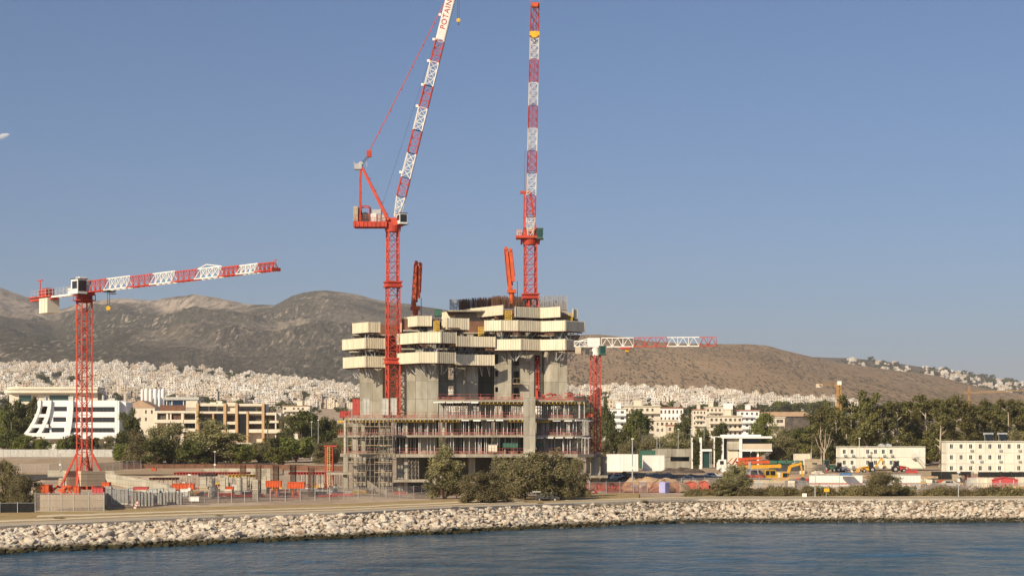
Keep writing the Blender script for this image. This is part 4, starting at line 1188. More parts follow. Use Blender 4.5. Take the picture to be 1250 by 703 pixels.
# placing booms folded upright on top
def placing_boom(px, py_b, py_t, lean, Y, label):
    r = thing('placing_boom', label, 'concrete boom', (X_(px, Y), Y, zf(py_b, Y)))
    z0, z1 = zf(py_b, Y), zf(py_t, Y); H = z1 - z0; x = X_(px, Y); dx = lean * Y / F
    mb = MB(); mb.tube((x, Y, z0 - 1.5), (x, Y, z0 + .8), .55, n=12); mb.box((x, Y, z0 + 1.1), (1.9, 1.7, .7)); mb.tube((x - .3, Y - .9, z0 + 1.9), (x - .3, Y + .9, z0 + 1.9), .5, n=10); mb.build('pedestal', M['orange_red'], r)
    b0 = Vector((x + .1, Y, z0 + 1.6)); b1 = Vector((x + dx, Y, z1))
    for off, w0, w1, k0, k1 in ((-.38, .75, .62, 0.0, 1.0), (.42, .66, .55, .22, .97), (.02, .5, .45, .12, .9)):
        mb = MB(); u = (b1 - b0); p = b0 + u * k0 + Vector((off, .55 if off == .02 else 0, 0)); q = b0 + u * k1 + Vector((off, .55 if off == .02 else 0, 0))
        mb.bar(p, q, w0, w1, up=(0, 1, 0)); mb.tube(q + Vector((0, -.5, 0)), q + Vector((0, .5, 0)), w1 * .6, n=10); mb.tube(p + Vector((0, -.5, 0)), p + Vector((0, .5, 0)), w0 * .6, n=10)
        mb.build('boom_arm', M['orange_red'], r)
    mb = MB(); mb.path([b0 + Vector((-.85, -.45, .3)), b0 + (b1 - b0) * .5 + Vector((-.85, -.45, 0)), b0 + (b1 - b0) * .98 + Vector((-.75, -.4, 0)), b0 + (b1 - b0) * .98 + Vector((.8, -.4, 0)), b0 + (b1 - b0) * .3 + Vector((.85, -.45, 0))], .09); mb.build('delivery_pipe', M['red_dull'], r)
    mb = MB(); mb.bar((x + 1.2, Y - .2, z0 - 1.5), (x + 1.2, Y - .2, z0 + 3.2), .12); mb.build('ladder_rail', M['dark_metal'], r)
    return r
placing_boom(507, 383, 320.5, 3.5, 416, 'upright folded orange red concrete boom right of the left luffing crane')
placing_boom(624.5, 362, 303.5, -4.5, 424, 'upright folded orange red concrete boom left of the right luffing crane')
# ------------------------------------------------------------------ tower cranes
def lattice(mb, p, q, w, n, cw, bw, ang=0.0, w2=None, up=None, faces=(0, 1, 2, 3), style='x', tri=False, h=None, h2=None):
    """four-legged truss from p to q; section w, n bays"""
    p = Vector(p); q = Vector(q); d = (q - p).normalized()
    u = Vector(up) if up else (Vector((math.cos(ang), math.sin(ang), 0)) if abs(d.z) > .7 else Vector((0, 0, 1)))
    b = d.cross(u).normalized(); a = b.cross(d).normalized()
    w2 = w if w2 is None else w2; h = w if h is None else h; h2 = h if h2 is None else h2
    def crn(t):
        W = w + (w2 - w) * t; Hh = h + (h2 - h) * t; c = p + (q - p) * t
        if tri: return [c - b * W / 2 - a * Hh / 2, c + b * W / 2 - a * Hh / 2, c + a * Hh / 2]
        return [c - b * W / 2 - a * Hh / 2, c + b * W / 2 - a * Hh / 2, c + b * W / 2 + a * Hh / 2, c - b * W / 2 + a * Hh / 2]
    m = 3 if tri else 4
    A = [crn(k / n) for k in range(n + 1)]
    for i in range(m): mb.bar(A[0][i], A[n][i], cw)
    for k in range(n + 1):
        for i in range(m): mb.bar(A[k][i], A[k][(i + 1) % m], bw)
    for k in range(n):
        for i in range(m):
            j = (i + 1) % m
            if style == 'x': mb.bar(A[k][i], A[k + 1][j], bw); mb.bar(A[k][j], A[k + 1][i], bw)
            elif style == 'w':
                mid = (A[k][j] + A[k + 1][j]) / 2 if i != 2 else (A[k][i] + A[k + 1][i]) / 2
                s_, t_ = (A[k][i], A[k + 1][i]) if i != 2 else (A[k][j], A[k + 1][j])
                mb.bar(s_, mid, bw); mb.bar(mid, t_, bw)
            else:
                if (k + i) % 2: mb.bar(A[k][i], A[k + 1][j], bw)
                else: mb.bar(A[k][j], A[k + 1][i], bw)
    return A
def hook(name_parent, x, y, ztop, z, s=1.0, up=True):
    mb = MB(); mb.tube((x - .3 * s, y, ztop), (x - .22 * s, y, z + 1.2 * s), .05, n=5); mb.tube((x + .3 * s, y, ztop), (x + .22 * s, y, z + 1.2 * s), .05, n=5); r = mb.build('hoist_rope', M['rope'], name_parent)
    mb = MB(); mb.box((x, y, z + .85 * s), (1.0 * s, .5 * s, .9 * s)); mb.tube((x, y - .32 * s, z + .95 * s), (x, y + .32 * s, z + .95 * s), .62 * s, n=12); b = mb.build('hook_block', M['yellow'], name_parent)
    mb = MB(); pts = [Vector((x, y, z + .42 * s)), Vector((x, y, z + .1 * s)), Vector((x + .28 * s, y, z - .1 * s)), Vector((x + .2 * s, y, z - .42 * s)), Vector((x - .12 * s, y, z - .48 * s)), Vector((x - .3 * s, y, z - .25 * s))]
    mb.path(pts, [.1 * s] * 5 + [.05 * s]); mb.build('hook', M['dark_metal'], b)
def cab(parent, c, ang, d=(1.7, 2.3, 2.2), m='white', gm='glass'):
    mb = MB(); mb.box((c[0], c[1], c[2]), d, ang); o = mb.build('cab', M[m], parent)
    ca, sa = math.cos(ang), math.sin(ang)
    def loc(x, y, z): return (c[0] + x * ca - y * sa, c[1] + x * sa + y * ca, c[2] + z)
    g = MB()
    g.box(loc(0, -d[1] / 2 - .02, .1), (d[0] * .84, .05, d[2] * .72), ang)
    g.box(loc(d[0] / 2 + .02, -.15, .25), (.05, d[1] * .72, d[2] * .5), ang)
    g.box(loc(-d[0] / 2 - .02, -.15, .25), (.05, d[1] * .72, d[2] * .5), ang)
    g.build('window', M[gm], o)
    mb = MB(); mb.box(loc(0, 0, d[2] / 2 + .06), (d[0] + .2, d[1] + .2, .1), ang); mb.box(loc(0, -.1, -d[2] / 2 - .06), (d[0] + .3, d[1] + .5, .1), ang); mb.build('cab_floor_and_roof', M['dark_metal'], o)

# ---- left flat-top crane
Y1 = 350.0; x1 = X_(103, Y1); zb1 = 5.05; zj = zf(357.5, Y1)
C1 = thing('tower_crane', 'red flat-top tower crane with red and white jib rising at the far left', 'crane', (x1, Y1, zb1))
jd = Vector((39.5, -49, 0)).normalized(); ja = math.atan2(jd.y, jd.x); jn = Vector((-jd.y, jd.x, 0))
O1 = Vector((x1, Y1, 0))
mb = MB(); lattice(mb, (x1, Y1, zb1 + 1.6), (x1, Y1, zf(372, Y1) + .4), 1.9, 19, .22, .085, ang=ja, style='z'); mb.build('mast', M['red'], C1)
mb = MB(); lattice(mb, (x1, Y1, zf(372, Y1) + .4), (x1, Y1, zj - 1.2), 1.9, 2, .25, .12, ang=ja); mb.build('mast_head', M['red'], C1)
mb = MB()
mb.box((x1, Y1, zb1 + .35), (7.2, .55, .7), ja); mb.box((x1, Y1, zb1 + .35), (.55, 7.2, .696), ja)
for sx in (-1, 1):
    for sy in (-1, 1):
        e = O1 + jd * (sx * 2.9) + jn * (sy * 2.9); t = O1 + jd * (sx * .95) + jn * (sy * .95)
        mb.bar((e.x, e.y, zb1 + .7), (t.x, t.y, zb1 + 6.2), .30)
        mb.bar((t.x, t.y, zb1 + .7), (t.x, t.y, zb1 + 1.7), .3)
mb.bar((O1 + jd * -2.9 + jn * -2.9 + Vector((0, 0, zb1 + .5))), (O1 + jd * 2.9 + jn * 2.9 + Vector((0, 0, zb1 + .5))), .35)
mb.bar((O1 + jd * -2.9 + jn * 2.9 + Vector((0, 0, zb1 + .5))), (O1 + jd * 2.9 + jn * -2.9 + Vector((0, 0, zb1 + .5))), .35)
mb.build('base_frame', M['red'], C1)
for sx, k in ((-1, 5), (1, 5)):
    for j in range(k):
        mb = MB(); c = O1 + jd * (sx * 2.7) + Vector((0, 0, zb1 + .9 + j * .52)); mb.box(c, (1.1, 4.6, .49), ja); mb.build('ballast_block', M['precast'], C1)
mb = MB(); mb.tube((x1, Y1, zj - 1.25), (x1, Y1, zj - .5), 1.35, n=20); mb.box((x1, Y1, zj - .25), (3.4, 2.2, .5), ja)
for h in (-1.2,): 
    for a in range(12):
        t = a / 12 * 6.283; mb.box((x1 + 1.9 * math.cos(t), Y1 + 1.9 * math.sin(t), zj - .75), (.06, .06, 1.1))
mb.tube((x1, Y1, zj - 1.36), (x1, Y1, zj - 1.26), 2.0, n=20); mb.build('slewing_ring', M['red'], C1)
cc = O1 + jd * 1.5 + jn * -1.75 + Vector((0, 0, zj + .9)); cab(C1, cc, ja + math.pi / 2, (1.8, 2.4, 2.5))
mb = MB(); c = O1 - jd * 1.1 + Vector((0, 0, zj + 1.2)); mb.box(c, (2.2, 1.9, 2.6), ja); mb.box(c + Vector((0, 0, 1.4)), (1.6, 1.4, .25), ja); mb.build('cat_head', M['white'], C1)
mb = MB(); c = O1 - jd * 3.4 + Vector((0, 0, zj + .35)); mb.box(c, (2.4, 1.6, 1.3), ja); mb.build('control_cabinet', M['white'], C1)
JL = 60.5
def jp(s, n=0, z=0): return O1 + jd * (s * .955 if s > 0 else s) + jn * n + Vector((0, 0, zj + z))
secs = [('red', 1.4, 8.6, 1.9, 1.9), ('white', 8.6, 17, 1.9, 1.9), ('red', 17, 25, 1.75, 1.75), ('white', 25, 32.5, 1.75, 1.75), ('red', 32.5, 40, 1.6, 1.6), ('white', 40, 47.5, 1.6, 1.6), ('red', 47.5, 53, 1.35, 1.35), ('white', 53, 58.5, 1.3, 1.3), ('red', 58.5, 63.5, 1.25, 1.2)]
for i, (c, a, b, h, h2) in enumerate(secs):
    mb = MB(); lattice(mb, jp(a, 0, h / 2), jp(b, 0, h2 / 2), 1.35, 4, .16, .075, tri=True, h=h, h2=h2, style='w', up=(0, 0, 1))
    if i == 5:
        for s_ in (-.0,): mb.bar(jp(a, 0, h), jp((a + b) / 2 - 1, 0, h + .55), .12); mb.bar(jp((a + b) / 2 - 1, 0, h + .55), jp(b, 0, h), .12)
    o = mb.build('jib_section', M[c], C1); o['label'] = ('red' if c == 'red' else 'white') + ' lattice length of the jib'
mb = MB(); mb.box(jp(63.6, 0, .1), (.5, 1.5, .5), ja); mb.bar(jp(63.6, 0, .1), jp(63.6, 0, 1.5), .1); mb.bar(jp(63.3, 0, 1.5), jp(64, 0, 1.5), .1); mb.build('jib_tip', M['red'], C1)
mb = MB()
for n_ in (-.6, .6): mb.bar(jp(-1.5, n_, -.1), jp(-19, n_, -.1), .3)
for k in range(9): s_ = -2 - k * 2; mb.bar(jp(s_, -.6, -.1), jp(s_ - 1.0, .6, -.1), .14)
mb.build('counter_jib', M['white'], C1)
mb = MB(); mb.box(jp(-15.2, 0, .12), (8.4, 2.0, .22), ja); mb.box(jp(-15.2, 0, -.28), (8.2, 1.5, .5), ja); mb.build('machine_deck', M['red'], C1)
mb = MB()
for n_ in (-1, 1):
    for k in range(12): mb.bar(jp(-3 - k * 1.4, n_, .1), jp(-3 - k * 1.4, n_, 1.25), .055)
    for h in (.7, 1.25): mb.bar(jp(-3, n_, h), jp(-18.6, n_, h), .05)
mb.bar(jp(-2.6, 0, 2.0), jp(-10.5, 0, .4), .1); mb.build('hand_rail', M['grey_metal'], C1)
mb = MB(); mb.box(jp(-13.8, 0, .9), (1.7, 1.5, 1.3), ja); mb.tube(jp(-15.6, -.7, .85), jp(-15.6, .7, .85), .5, n=12); mb.build('hoist_winch', M['red_dull'], C1)
mb = MB(); mb.bar(jp(-16.8, 0, .2), jp(-16.8, 0, 3.1), .16); mb.bar(jp(-17.9, 0, 3.1), jp(-15.9, 0, 3.1), .18); mb.build('service_davit', M['red'], C1)
for k in range(3):
    mb = MB(); mb.box(jp(-14.4 + k * 1.1, 0, -1.55), (1.0, 2.3, 2.6), ja); mb.build('counterweight', M['cream_wall'], C1)
mb = MB(); s_ = 9.4; mb.box(jp(s_, 0, -.28), (1.6, 1.5, .25), ja)
for k in (-.6, .6):
    for n_ in (-.68, .68): mb.tube(jp(s_ + k, n_ - .06, -.08), jp(s_ + k, n_ + .06, -.08), .16, n=8)
mb.box(jp(s_ + 1.6, -.2, -.75), (1.5, .8, .08), ja); mb.build('trolley', M['dark_metal'], C1)
h_ = jp(s_ - .3); hook(C1, h_.x, h_.y, zj - .4, zj - 3.6, .6)

# ---- left luffing crane
def Vp(px, py, Y): return P_(px, py, Y)
Y2 = 409.5
C2 = thing('luffing_crane', 'tall red luffing crane on the tower, boom leaning right, near the middle of the photo', 'crane', (X_(479, Y2), Y2, SL[510]))
xc = X_(479.5, Y2)
mb = MB(); lattice(mb, (xc, Y2, SL[510]), (xc, Y2, zf(441, Y2)), 2.35, 5, .28, .10, ang=.28); mb.build('mast', M['red'], C2)
mb = MB(); lattice(mb, (xc, Y2, zf(440, Y2)), (xc, Y2, zf(347, Y2)), 2.35, 7, .26, .10, ang=.28); mb.build('mast', M['red'], C2)
mb = MB(); lattice(mb, (xc, Y2, zf(346, Y2)), (xc, Y2, zf(280, Y2)), 2.1, 5, .25, .10, ang=.28); mb.build('mast', M['red'], C2)
for py in (440, 346.5):
    mb = MB()
    for dz in (-.55, .35): mb.box((xc, Y2, zf(py, Y2) + dz), (3.3, 3.3, .3), .28)
    mb.box((xc, Y2, zf(py, Y2) - .1), (2.9, 2.9, .7), .28); mb.build('climbing_collar', M['red'], C2)
zs = zf(277, Y2)
mb = MB(); mb.tube((xc, Y2, zs - 1.0), (xc, Y2, zs + .2), 1.5, 1.7, n=20); mb.box((xc, Y2, zs + .5), (4.0, 3.0, .6)); mb.box((X_(481, Y2), Y2, zs + 1.2), (3.2, 2.2, 1.0)); mb.build('slewing_platform', M['red'], C2)
mb = MB(); zd0, zd1 = zf(278, Y2), zf(271.5, Y2)
mb.b2(X_(432, Y2), X_(473, Y2), Y2 - 1.9, Y2 - 1.5, zd0, zd1); mb.b2(X_(432, Y2), X_(473, Y2), Y2 + 1.5, Y2 + 1.9, zd0, zd1)
mb.b2(X_(432, Y2), X_(473, Y2), Y2 - 1.49, Y2 + 1.49, zd1 - .35, zd1 - .2)
for k in range(5): mb.b2(X_(432 + k * 10, Y2), X_(432.7 + k * 10, Y2), Y2 - 1.49, Y2 + 1.49, zd0 + .1, zd1 - .4)
for k in range(8): mb.b2(X_(434 + k * 5, Y2), X_(434.5 + k * 5, Y2), Y2 - 2.0, Y2 - 1.91, zd0 + .05, zd1 - .05)
mb.build('counter_jib', M['red'], C2)
for k in range(3):
    mb = MB(); mb.b2(X_(432.3 + k * 1.75, Y2), X_(433.9 + k * 1.75, Y2), Y2 - 1.7, Y2 + 1.7, zf(271, Y2), zf(253, Y2)); mb.build('counterweight', M['precast'], C2)
mb = MB(); zt_ = zf(252.5, Y2)
for a, b in ((440.5, 451.5),):
    for y in (Y2 - 1.4, Y2 + 1.4):
        mb.bar((X_(a, Y2), y, zd1), (X_(a, Y2), y, zt_), .22); mb.bar((X_(b, Y2), y, zd1), (X_(b, Y2), y, zt_), .22); mb.bar((X_(a, Y2), y, zt_), (X_(b, Y2), y, zt_), .2)
mb.build('portal_frame', M['red'], C2)
mb = MB(); mb.tube((X_(446, Y2), Y2 - 1.1, zd1 + 1.0), (X_(446, Y2), Y2 + 1.1, zd1 + 1.0), .95, n=14); mb.b2(X_(441.5, Y2), X_(450.5, Y2), Y2 - 1.2, Y2 + 1.2, zd1, zd1 + .5); mb.build('luffing_winch', M['dark_metal'], C2)
mb = MB(); mb.b2(X_(453, Y2), X_(460, Y2), Y2 - 1.5, Y2 + 1.3, zd1, zf(262, Y2)); mb.build('switch_cabinet', M['white'], C2)
mb = MB(); mb.b2(X_(455, Y2), X_(465.5, Y2), Y2 - 1.2, Y2 + 1.6, zf(262, Y2) + .02, zf(256.5, Y2)); mb.b2(X_(460.3, Y2), X_(465.5, Y2), Y2 - 1.2, Y2 + 1.3, zd1, zf(262.2, Y2)); mb.build('engine_housing', M['grey_metal'], C2)
mb = MB(); mb.b2(X_(466.5, Y2), X_(471, Y2), Y2 - 1.4, Y2 + .6, zd1, zf(263, Y2)); mb.build('tool_box', M['panel_grey'], C2)
mb = MB()
for y in (Y2 - 1.95, Y2 + 1.95):
    for k in range(9): q = 433 + k * 4.6; mb.bar((X_(q, Y2), y, zd1), (X_(q, Y2), y, zd1 + 1.2), .06)
    for h in (.6, 1.2): mb.bar((X_(433, Y2), y, zd1 + h), (X_(471, Y2), y, zd1 + h), .05)
mb.build('hand_rail', M['red'], C2)
AP = Vp(440.5, 205, Y2)
mb = MB()
for s_ in (-1, 1):
    y = Y2 + s_ * 1.2; ya = Y2 + s_ * .5
    mb.bar((X_(474.5, Y2), y, zs + 1.2), (AP.x + .3, ya, AP.z), .66, .5); mb.bar((X_(440, Y2), y, zd1), (AP.x - .1, ya, AP.z), .4, .34)
for k in range(1, 9):
    t = k / 9; a = Vector((X_(474.5, Y2), Y2 - 1.2, zs + 1.2)).lerp(Vector((AP.x + .3, Y2 - .5, AP.z)), t); b = Vector((a.x, 2 * Y2 - a.y, a.z)); mb.bar(a, b, .14)
    if k % 2: mb.box((a.x + .35, a.y - .2, a.z + .1), (.5, .5, .12))
mb.bar((X_(440, Y2), Y2 - .8, zf(235, Y2)), (X_(440, Y2), Y2 + .8, zf(235, Y2)), .14)
mb.build('a_frame', M['red'], C2)
mb = MB(); mb.box((AP.x - .5, Y2, AP.z + .2), (1.5, 1.8, 1.1)); 
for k in (-.45, 0, .45): mb.tube((AP.x, Y2 + k - .1, AP.z + .7), (AP.x, Y2 + k + .1, AP.z + .7), .5, n=12)
for q in ((-1.3, -.9), (1.2, -.9), (1.2, .9), (-1.3, .9)): mb.bar((AP.x + q[0], Y2 + q[1], AP.z), (AP.x + q[0], Y2 + q[1], AP.z + 1.3), .06)
mb.build('head_sheave', M['grey_metal'], C2)
cab(C2, (X_(491, Y2), Y2 - 1.4, zf(268.5, Y2)), .35, (1.6, 2.2, 2.1))
JF = Vp(483.5, 265, Y2 - .0); JT = Vp(556.8, -28, Y2 - 4.0)
def js(py): return (265 - py) / 293.0
def jpt(t): return JF.lerp(JT, t)
jup = Vector((-(JT - JF).z, 0, (JT - JF).x)).normalized()
ss = [(265, 240, 'white', .7, 1.75), (240, 217, 'red', 1.75, 1.75), (217, 187, 'white', 1.75, 1.75), (187, 159, 'red', 1.75, 1.75), (159, 131.5, 'white', 1.75, 1.75), (131.5, 104.5, 'red', 1.7, 1.7), (104.5, 75.7, 'white', 1.7, 1.7), (75.7, 50, 'red', 1.65, 1.65), (50, 25, 'white', 1.6, 1.6), (25, 0, 'white', 1.6, 1.6), (0, -26, 'red', 1.55, 1.2)]
for i, (a, b, c, w0, w1) in enumerate(ss):
    mb = MB(); lattice(mb, jpt(js(a)), jpt(js(b)), w0 + .1, 3, .20, .09, up=tuple(jup), w2=w1 + .1, h=w0, h2=w1, style='x' if c == 'white' else 'z'); o = mb.build('jib_section', M[c], C2); o['label'] = c + ' lattice length of the luffing boom'
# banner with the maker's word on the boom
jdir = (JT - JF).normalized(); jside = Vector((-jup.x, -jup.y, -jup.z))
def banner(parent, t0, t1, txt, t_txt, size):
    p0, p1 = jpt(t0), jpt(t1); w = 1.55; fo = Vector((0, -1, 0)) * 1.02
    mb = MB(); n = len(mb.v)
    q = [p0 - jup * w / 2 + fo, p1 - jup * w / 2 + fo, p1 + jup * w / 2 + fo, p0 + jup * w / 2 + fo]
    for dy in (0, .05):
        for v in q: mb.v.append((v.x, v.y + dy, v.z))
    mb.f += [(0, 3, 2, 1), (4, 5, 6, 7), (0, 1, 5, 4), (1, 2, 6, 5), (2, 3, 7, 6), (3, 0, 4, 7)]
    b = mb.build('banner', M['white'], parent)
    cu = bpy.data.curves.new('lettering', 'FONT'); cu.body = txt; cu.size = size; cu.extrude = .01; cu.align_x = 'CENTER'; cu.align_y = 'CENTER'; cu.space_character = 1.12
    to = bpy.data.objects.new('tmp_text', cu); COL.objects.link(to)
    dg = bpy.context.evaluated_depsgraph_get(); me = bpy.data.meshes.new_from_object(to.evaluated_get(dg)); bpy.data.objects.remove(to)
    me.materials.clear(); me.materials.append(M['sign_text'])
    ex = jdir; ez = Vector((0, -1, 0)); ey = ez.cross(ex).normalized()
    R = Matrix((ex, ey, ez)).transposed().to_4x4()
    c = jpt(t_txt) + Vector((0, -1.05, 0)) - parent.location
    me.transform(Matrix.Translation(c) @ R)
    o = bpy.data.objects.new('lettering', me); COL.objects.link(o); o.parent = b
banner(C2, js(49), js(-2), 'POTAIN', js(19), 1.5)
mb = MB(); PB = Vp(450.5, 188, Y2)
mb.bar(AP + Vector((.1, -.4, .8)), PB + Vector((-.2, -.3, -.3)), .08); mb.bar(AP + Vector((.1, .4, .8)), PB + Vector((-.2, .3, -.3)), .08); mb.bar(AP + Vector((.5, 0, .9)), PB + Vector((.1, 0, -.5)), .08); mb.build('luffing_rope', M['rope'], C2)
mb = MB(); mb.box(PB, (.9, 1.0, 1.3), 0); pe = jpt(js(3)) + jup * .9
mb.bar(PB + Vector((0, -.35, .4)), pe + Vector((0, -.35, 0)), .07); mb.bar(PB + Vector((0, .35, .4)), pe + Vector((0, .35, 0)), .07)
for k in range(1, 7): c = PB.lerp(pe, k / 7); mb.box(c, (.2, .8, .25))
mb.build('pendant_line', M['red'], C2)
mb = MB(); mb.bar(Vp(463, 262, Y2), jpt(js(50)) + jup * .9, .05); mb.build('hoist_rope', M['rope'], C2)
mb = MB()
for py in (212, 131, 105, 76, 50, 20): c = jpt(js(py)) + jup * 1.3; mb.box(c, (.5, .6, .5)); mb.bar(c, jpt(js(py)) + jup * .8, .07)
mb.build('boom_lamp', M['white'], C2)
mb = MB()
for n_ in (-.7,): mb.bar(jpt(js(260)) - jup * 1.0 + Vector((0, n_, 0)), jpt(js(-20)) - jup * .98 + Vector((0, n_, 0)), .10)
mb.build('cable_tray', M['panel_grey'], C2)
hk = Vp(559.5, 29, Y2 - 4.0); hook(C2, hk.x, hk.y, jpt(1.0).z - .2, hk.z, .65)
mb = MB(); mb.box(jpt(1.0), (1.3, 1.3, 1.0)); mb.tube(jpt(1.0) + Vector((.55, -.3, .2)), jpt(1.0) + Vector((.55, .3, .2)), .5, n=12); mb.build('boom_head', M['red'], C2)

# ---- right luffing crane, seen along its boom
Y3 = 421.0
C3 = thing('luffing_crane', 'red luffing crane behind the tower with its boom seen end-on, pointing straight up', 'crane', (X_(648, Y3), Y3, SL[488]))
xc = X_(647.5, Y3)
mb = MB(); lattice(mb, (xc + .5, Y3, SL[488] + 8), (xc + .5, Y3, zf(363, Y3)), 2.0, 6, .26, .10, ang=.18); mb.build('mast', M['red'], C3)
mb = MB(); lattice(mb, (xc, Y3, zf(360, Y3)), (xc, Y3, zf(298, Y3)), 2.25, 5, .27, .10, ang=.18); mb.build('mast', M['red'], C3)
mb = MB(); 
for dz in (-.5, .3): mb.box((xc, Y3, zf(361, Y3) + dz), (3.3, 3.3, .3), .18)
mb.box((xc, Y3, zf(361, Y3) - .1), (2.9, 2.9, .6), .18); mb.build('climbing_collar', M['red'], C3)
zs = zf(296, Y3)
mb = MB(); mb.tube((xc, Y3, zs - .5), (xc, Y3, zs + .6), 1.45, 1.75, n=20); mb.box((xc - .3, Y3, zs + 1.0), (5.4, 4.0, .5)); mb.box((xc, Y3 - .3, zs + 1.7), (2.4, 2.0, 1.2)); mb.build('slewing_platform', M['red'], C3)
mb = MB(); mb.b2(xc - 2.0, xc - 1.6, Y3, Y3 + 9, zs + .4, zs + 1.5); mb.b2(xc + 1.6, xc + 2.0, Y3, Y3 + 9, zs + .4, zs + 1.5); mb.b2(xc - 1.59, xc + 1.59, Y3 + 1.2, Y3 + 9, zs + 1.0, zs + 1.2); mb.build('counter_jib', M['red'], C3)
mb = MB(); mb.b2(xc - 1.5, xc + 1.5, Y3 + 7.2, Y3 + 8.8, zs + 1.22, zs + 3.8); mb.build('counterweight', M['precast'], C3)
mb = MB(); mb.b2(X_(630.5, Y3), X_(637, Y3), Y3 - .5, Y3 + 1.8, zs + 1.3, zf(280.5, Y3)); mb.b2(X_(637.2, Y3), X_(641, Y3), Y3, Y3 + 1.8, zs + 1.3, zf(284, Y3)); mb.build('switch_cabinet', M['grey_metal'], C3)
mb = MB()
for k in range(5): q = 629.5 + k * 3.0; mb.bar((X_(q, Y3), Y3 - 1.2, zs + 1.2), (X_(q, Y3), Y3 - 1.2, zs + 2.4), .07)
mb.bar((X_(629.5, Y3), Y3 - 1.2, zs + 2.4), (X_(641.5, Y3), Y3 - 1.2, zs + 2.4), .07); mb.build('hand_rail', M['red'], C3)
cab(C3, (X_(658.8, Y3), Y3 - 1.3, zf(286.5, Y3)), 0.0, (1.25, 2.2, 2.0), 'green', 'glass_green')
B0 = Vector((xc, Y3 - 1.2, zf(290.5, Y3))); T0 = P_(653.2, 6.5, 401.5)
def bt(py):  # boom fraction that lands on photograph row py
    lo, hi = 0.0, 1.0
    for _ in range(40):
        m_ = (lo + hi) / 2; c = B0.lerp(T0, m_); yy = HY - (c.z - HC) * F / c.y
        if yy > py: lo = m_
        else: hi = m_
    return lo
bup = Vector((0, 1, 0)); 
ss = [(290, 263.5, 'white', .9, 1.8), (263.5, 237, 'red', 1.8, 1.8), (237, 210, 'white', 1.8, 1.8), (210, 183, 'red', 1.8, 1.8), (183, 155.6, 'white', 1.8, 1.8), (155.6, 128, 'red', 1.75, 1.75), (128, 100, 'white', 1.75, 1.75), (100, 72, 'red', 1.7, 1.7), (72, 45, 'white', 1.65, 1.65), (45, 7, 'red', 1.65, 1.5)]
for i, (a, b, c, w0, w1) in enumerate(ss):
    mb = MB(); lattice(mb, B0.lerp(T0, bt(a)), B0.lerp(T0, bt(b)), w0, 3, .20, .09, up=(0, 1, 0), w2=w1, h=w0, h2=w1, style='x'); o = mb.build('jib_section', M[c], C3); o['label'] = c + ' lattice length of the upright boom'
mb = MB(); c = B0.lerp(T0, 1.0); mb.box(c + Vector((.1, 0, -.1)), (1.5, 1.6, .7)); mb.tube(c + Vector((.4, -.9, -.2)), c + Vector((.6, -.9, -.2)), .5, n=12); mb.bar(c + Vector((-.9, -.8, .3)), c + Vector((.9, -.8, .3)), .08); mb.bar(c + Vector((-.9, -.8, .3)), c + Vector((-.9, -.8, 1)), .06); mb.bar(c + Vector((.9, -.8, .3)), c + Vector((.9, -.8, 1)), .06); mb.bar(c + Vector((-.9, -.8, 1)), c + Vector((.9, -.8, 1)), .06); mb.build('boom_head', M['orange_red'], C3)
AP3 = P_(640.3, 235, Y3 + 7)
mb = MB()
for s_ in (-1, 1): mb.bar((xc + s_ * 1.3, Y3 - .3, zs + 1.2), (AP3.x + s_ * .6 + .6, AP3.y, AP3.z), .34); mb.bar((xc + s_ * 1.3, Y3 + 7, zs + 1.2), (AP3.x + s_ * .6 + .6, AP3.y, AP3.z), .26)
for k in range(1, 7): t = k / 7; a = Vector((xc - 1.3, Y3 - .3, zs + 1.2)).lerp(Vector((AP3.x, AP3.y, AP3.z)), t); mb.bar(a, a + Vector((1.9, 0, 0)), .12)
mb.box((AP3.x + .3, AP3.y, AP3.z), (2.4, 1.0, .5)); mb.build('a_frame', M['red'], C3)
mb = MB(); mb.bar((AP3.x + .3, AP3.y, AP3.z), B0.lerp(T0, .93) + Vector((-.3, .9, 0)), .08); mb.bar((AP3.x + .9, AP3.y, AP3.z), B0.lerp(T0, .93) + Vector((.3, .9, 0)), .08); mb.build('pendant_line', M['red'], C3)
mb = MB(); mb.bar((X_(638.5, Y3), Y3 + .5, zs + 2), (X_(641, Y3), Y3 + .5, zf(183, Y3)), .06); mb.build('hoist_rope', M['rope'], C3)
hk = P_(652.5, 49, 400.0); hook(C3, hk.x, hk.y, T0.z - .4, hk.z, 1.1)
mb = MB(); mb.box((hk.x, hk.y, hk.z + 1.2), (1.9, .7, .8)); mb.build('hook_ballast', M['yellow'], C3)

# ---- small flat-top crane on the right
Y4 = 406.5
C4 = thing('tower_crane', 'slim red tower crane with short level red and white jib right of the tower', 'crane', (X_(727, Y4), Y4, SL[554]))
xc = X_(727, Y4)
mb = MB(); lattice(mb, (xc, Y4, SL[554] + .3), (xc, Y4, zf(433, Y4)), 1.4, 16, .19, .075, ang=.5, style='z'); mb.build('mast', M['red_dull'], C4)
mb = MB(); mb.box((xc, Y4 + .3, SL[554] + .2), (2.6, 2.6, .4)); mb.build('base_block', M['precast'], C4)
z0, z1 = zf(423.4, Y4), zf(412.6, Y4)
mb = MB(); mb.tube((xc, Y4, zf(434, Y4)), (xc, Y4, zf(431, Y4)), 1.0, n=16); mb.tube((xc, Y4, zf(431, Y4) + .002), (xc, Y4, z0), .8, .95, n=16); mb.box((xc, Y4, z0 + .1), (3.2, 1.9, .4)); mb.box((xc - .4, Y4, (z0 + z1) / 2), (2.4, 1.5, z1 - z0)); mb.build('slewing_head', M['white'], C4)
jd4 = Vector((1, -.18, 0)).normalized(); ja4 = math.atan2(jd4.y, jd4.x)
def j4(s, z=0, n=0): return Vector((xc, Y4, z0)) + jd4 * s + Vector((-jd4.y, jd4.x, 0)) * n + Vector((0, 0, z))
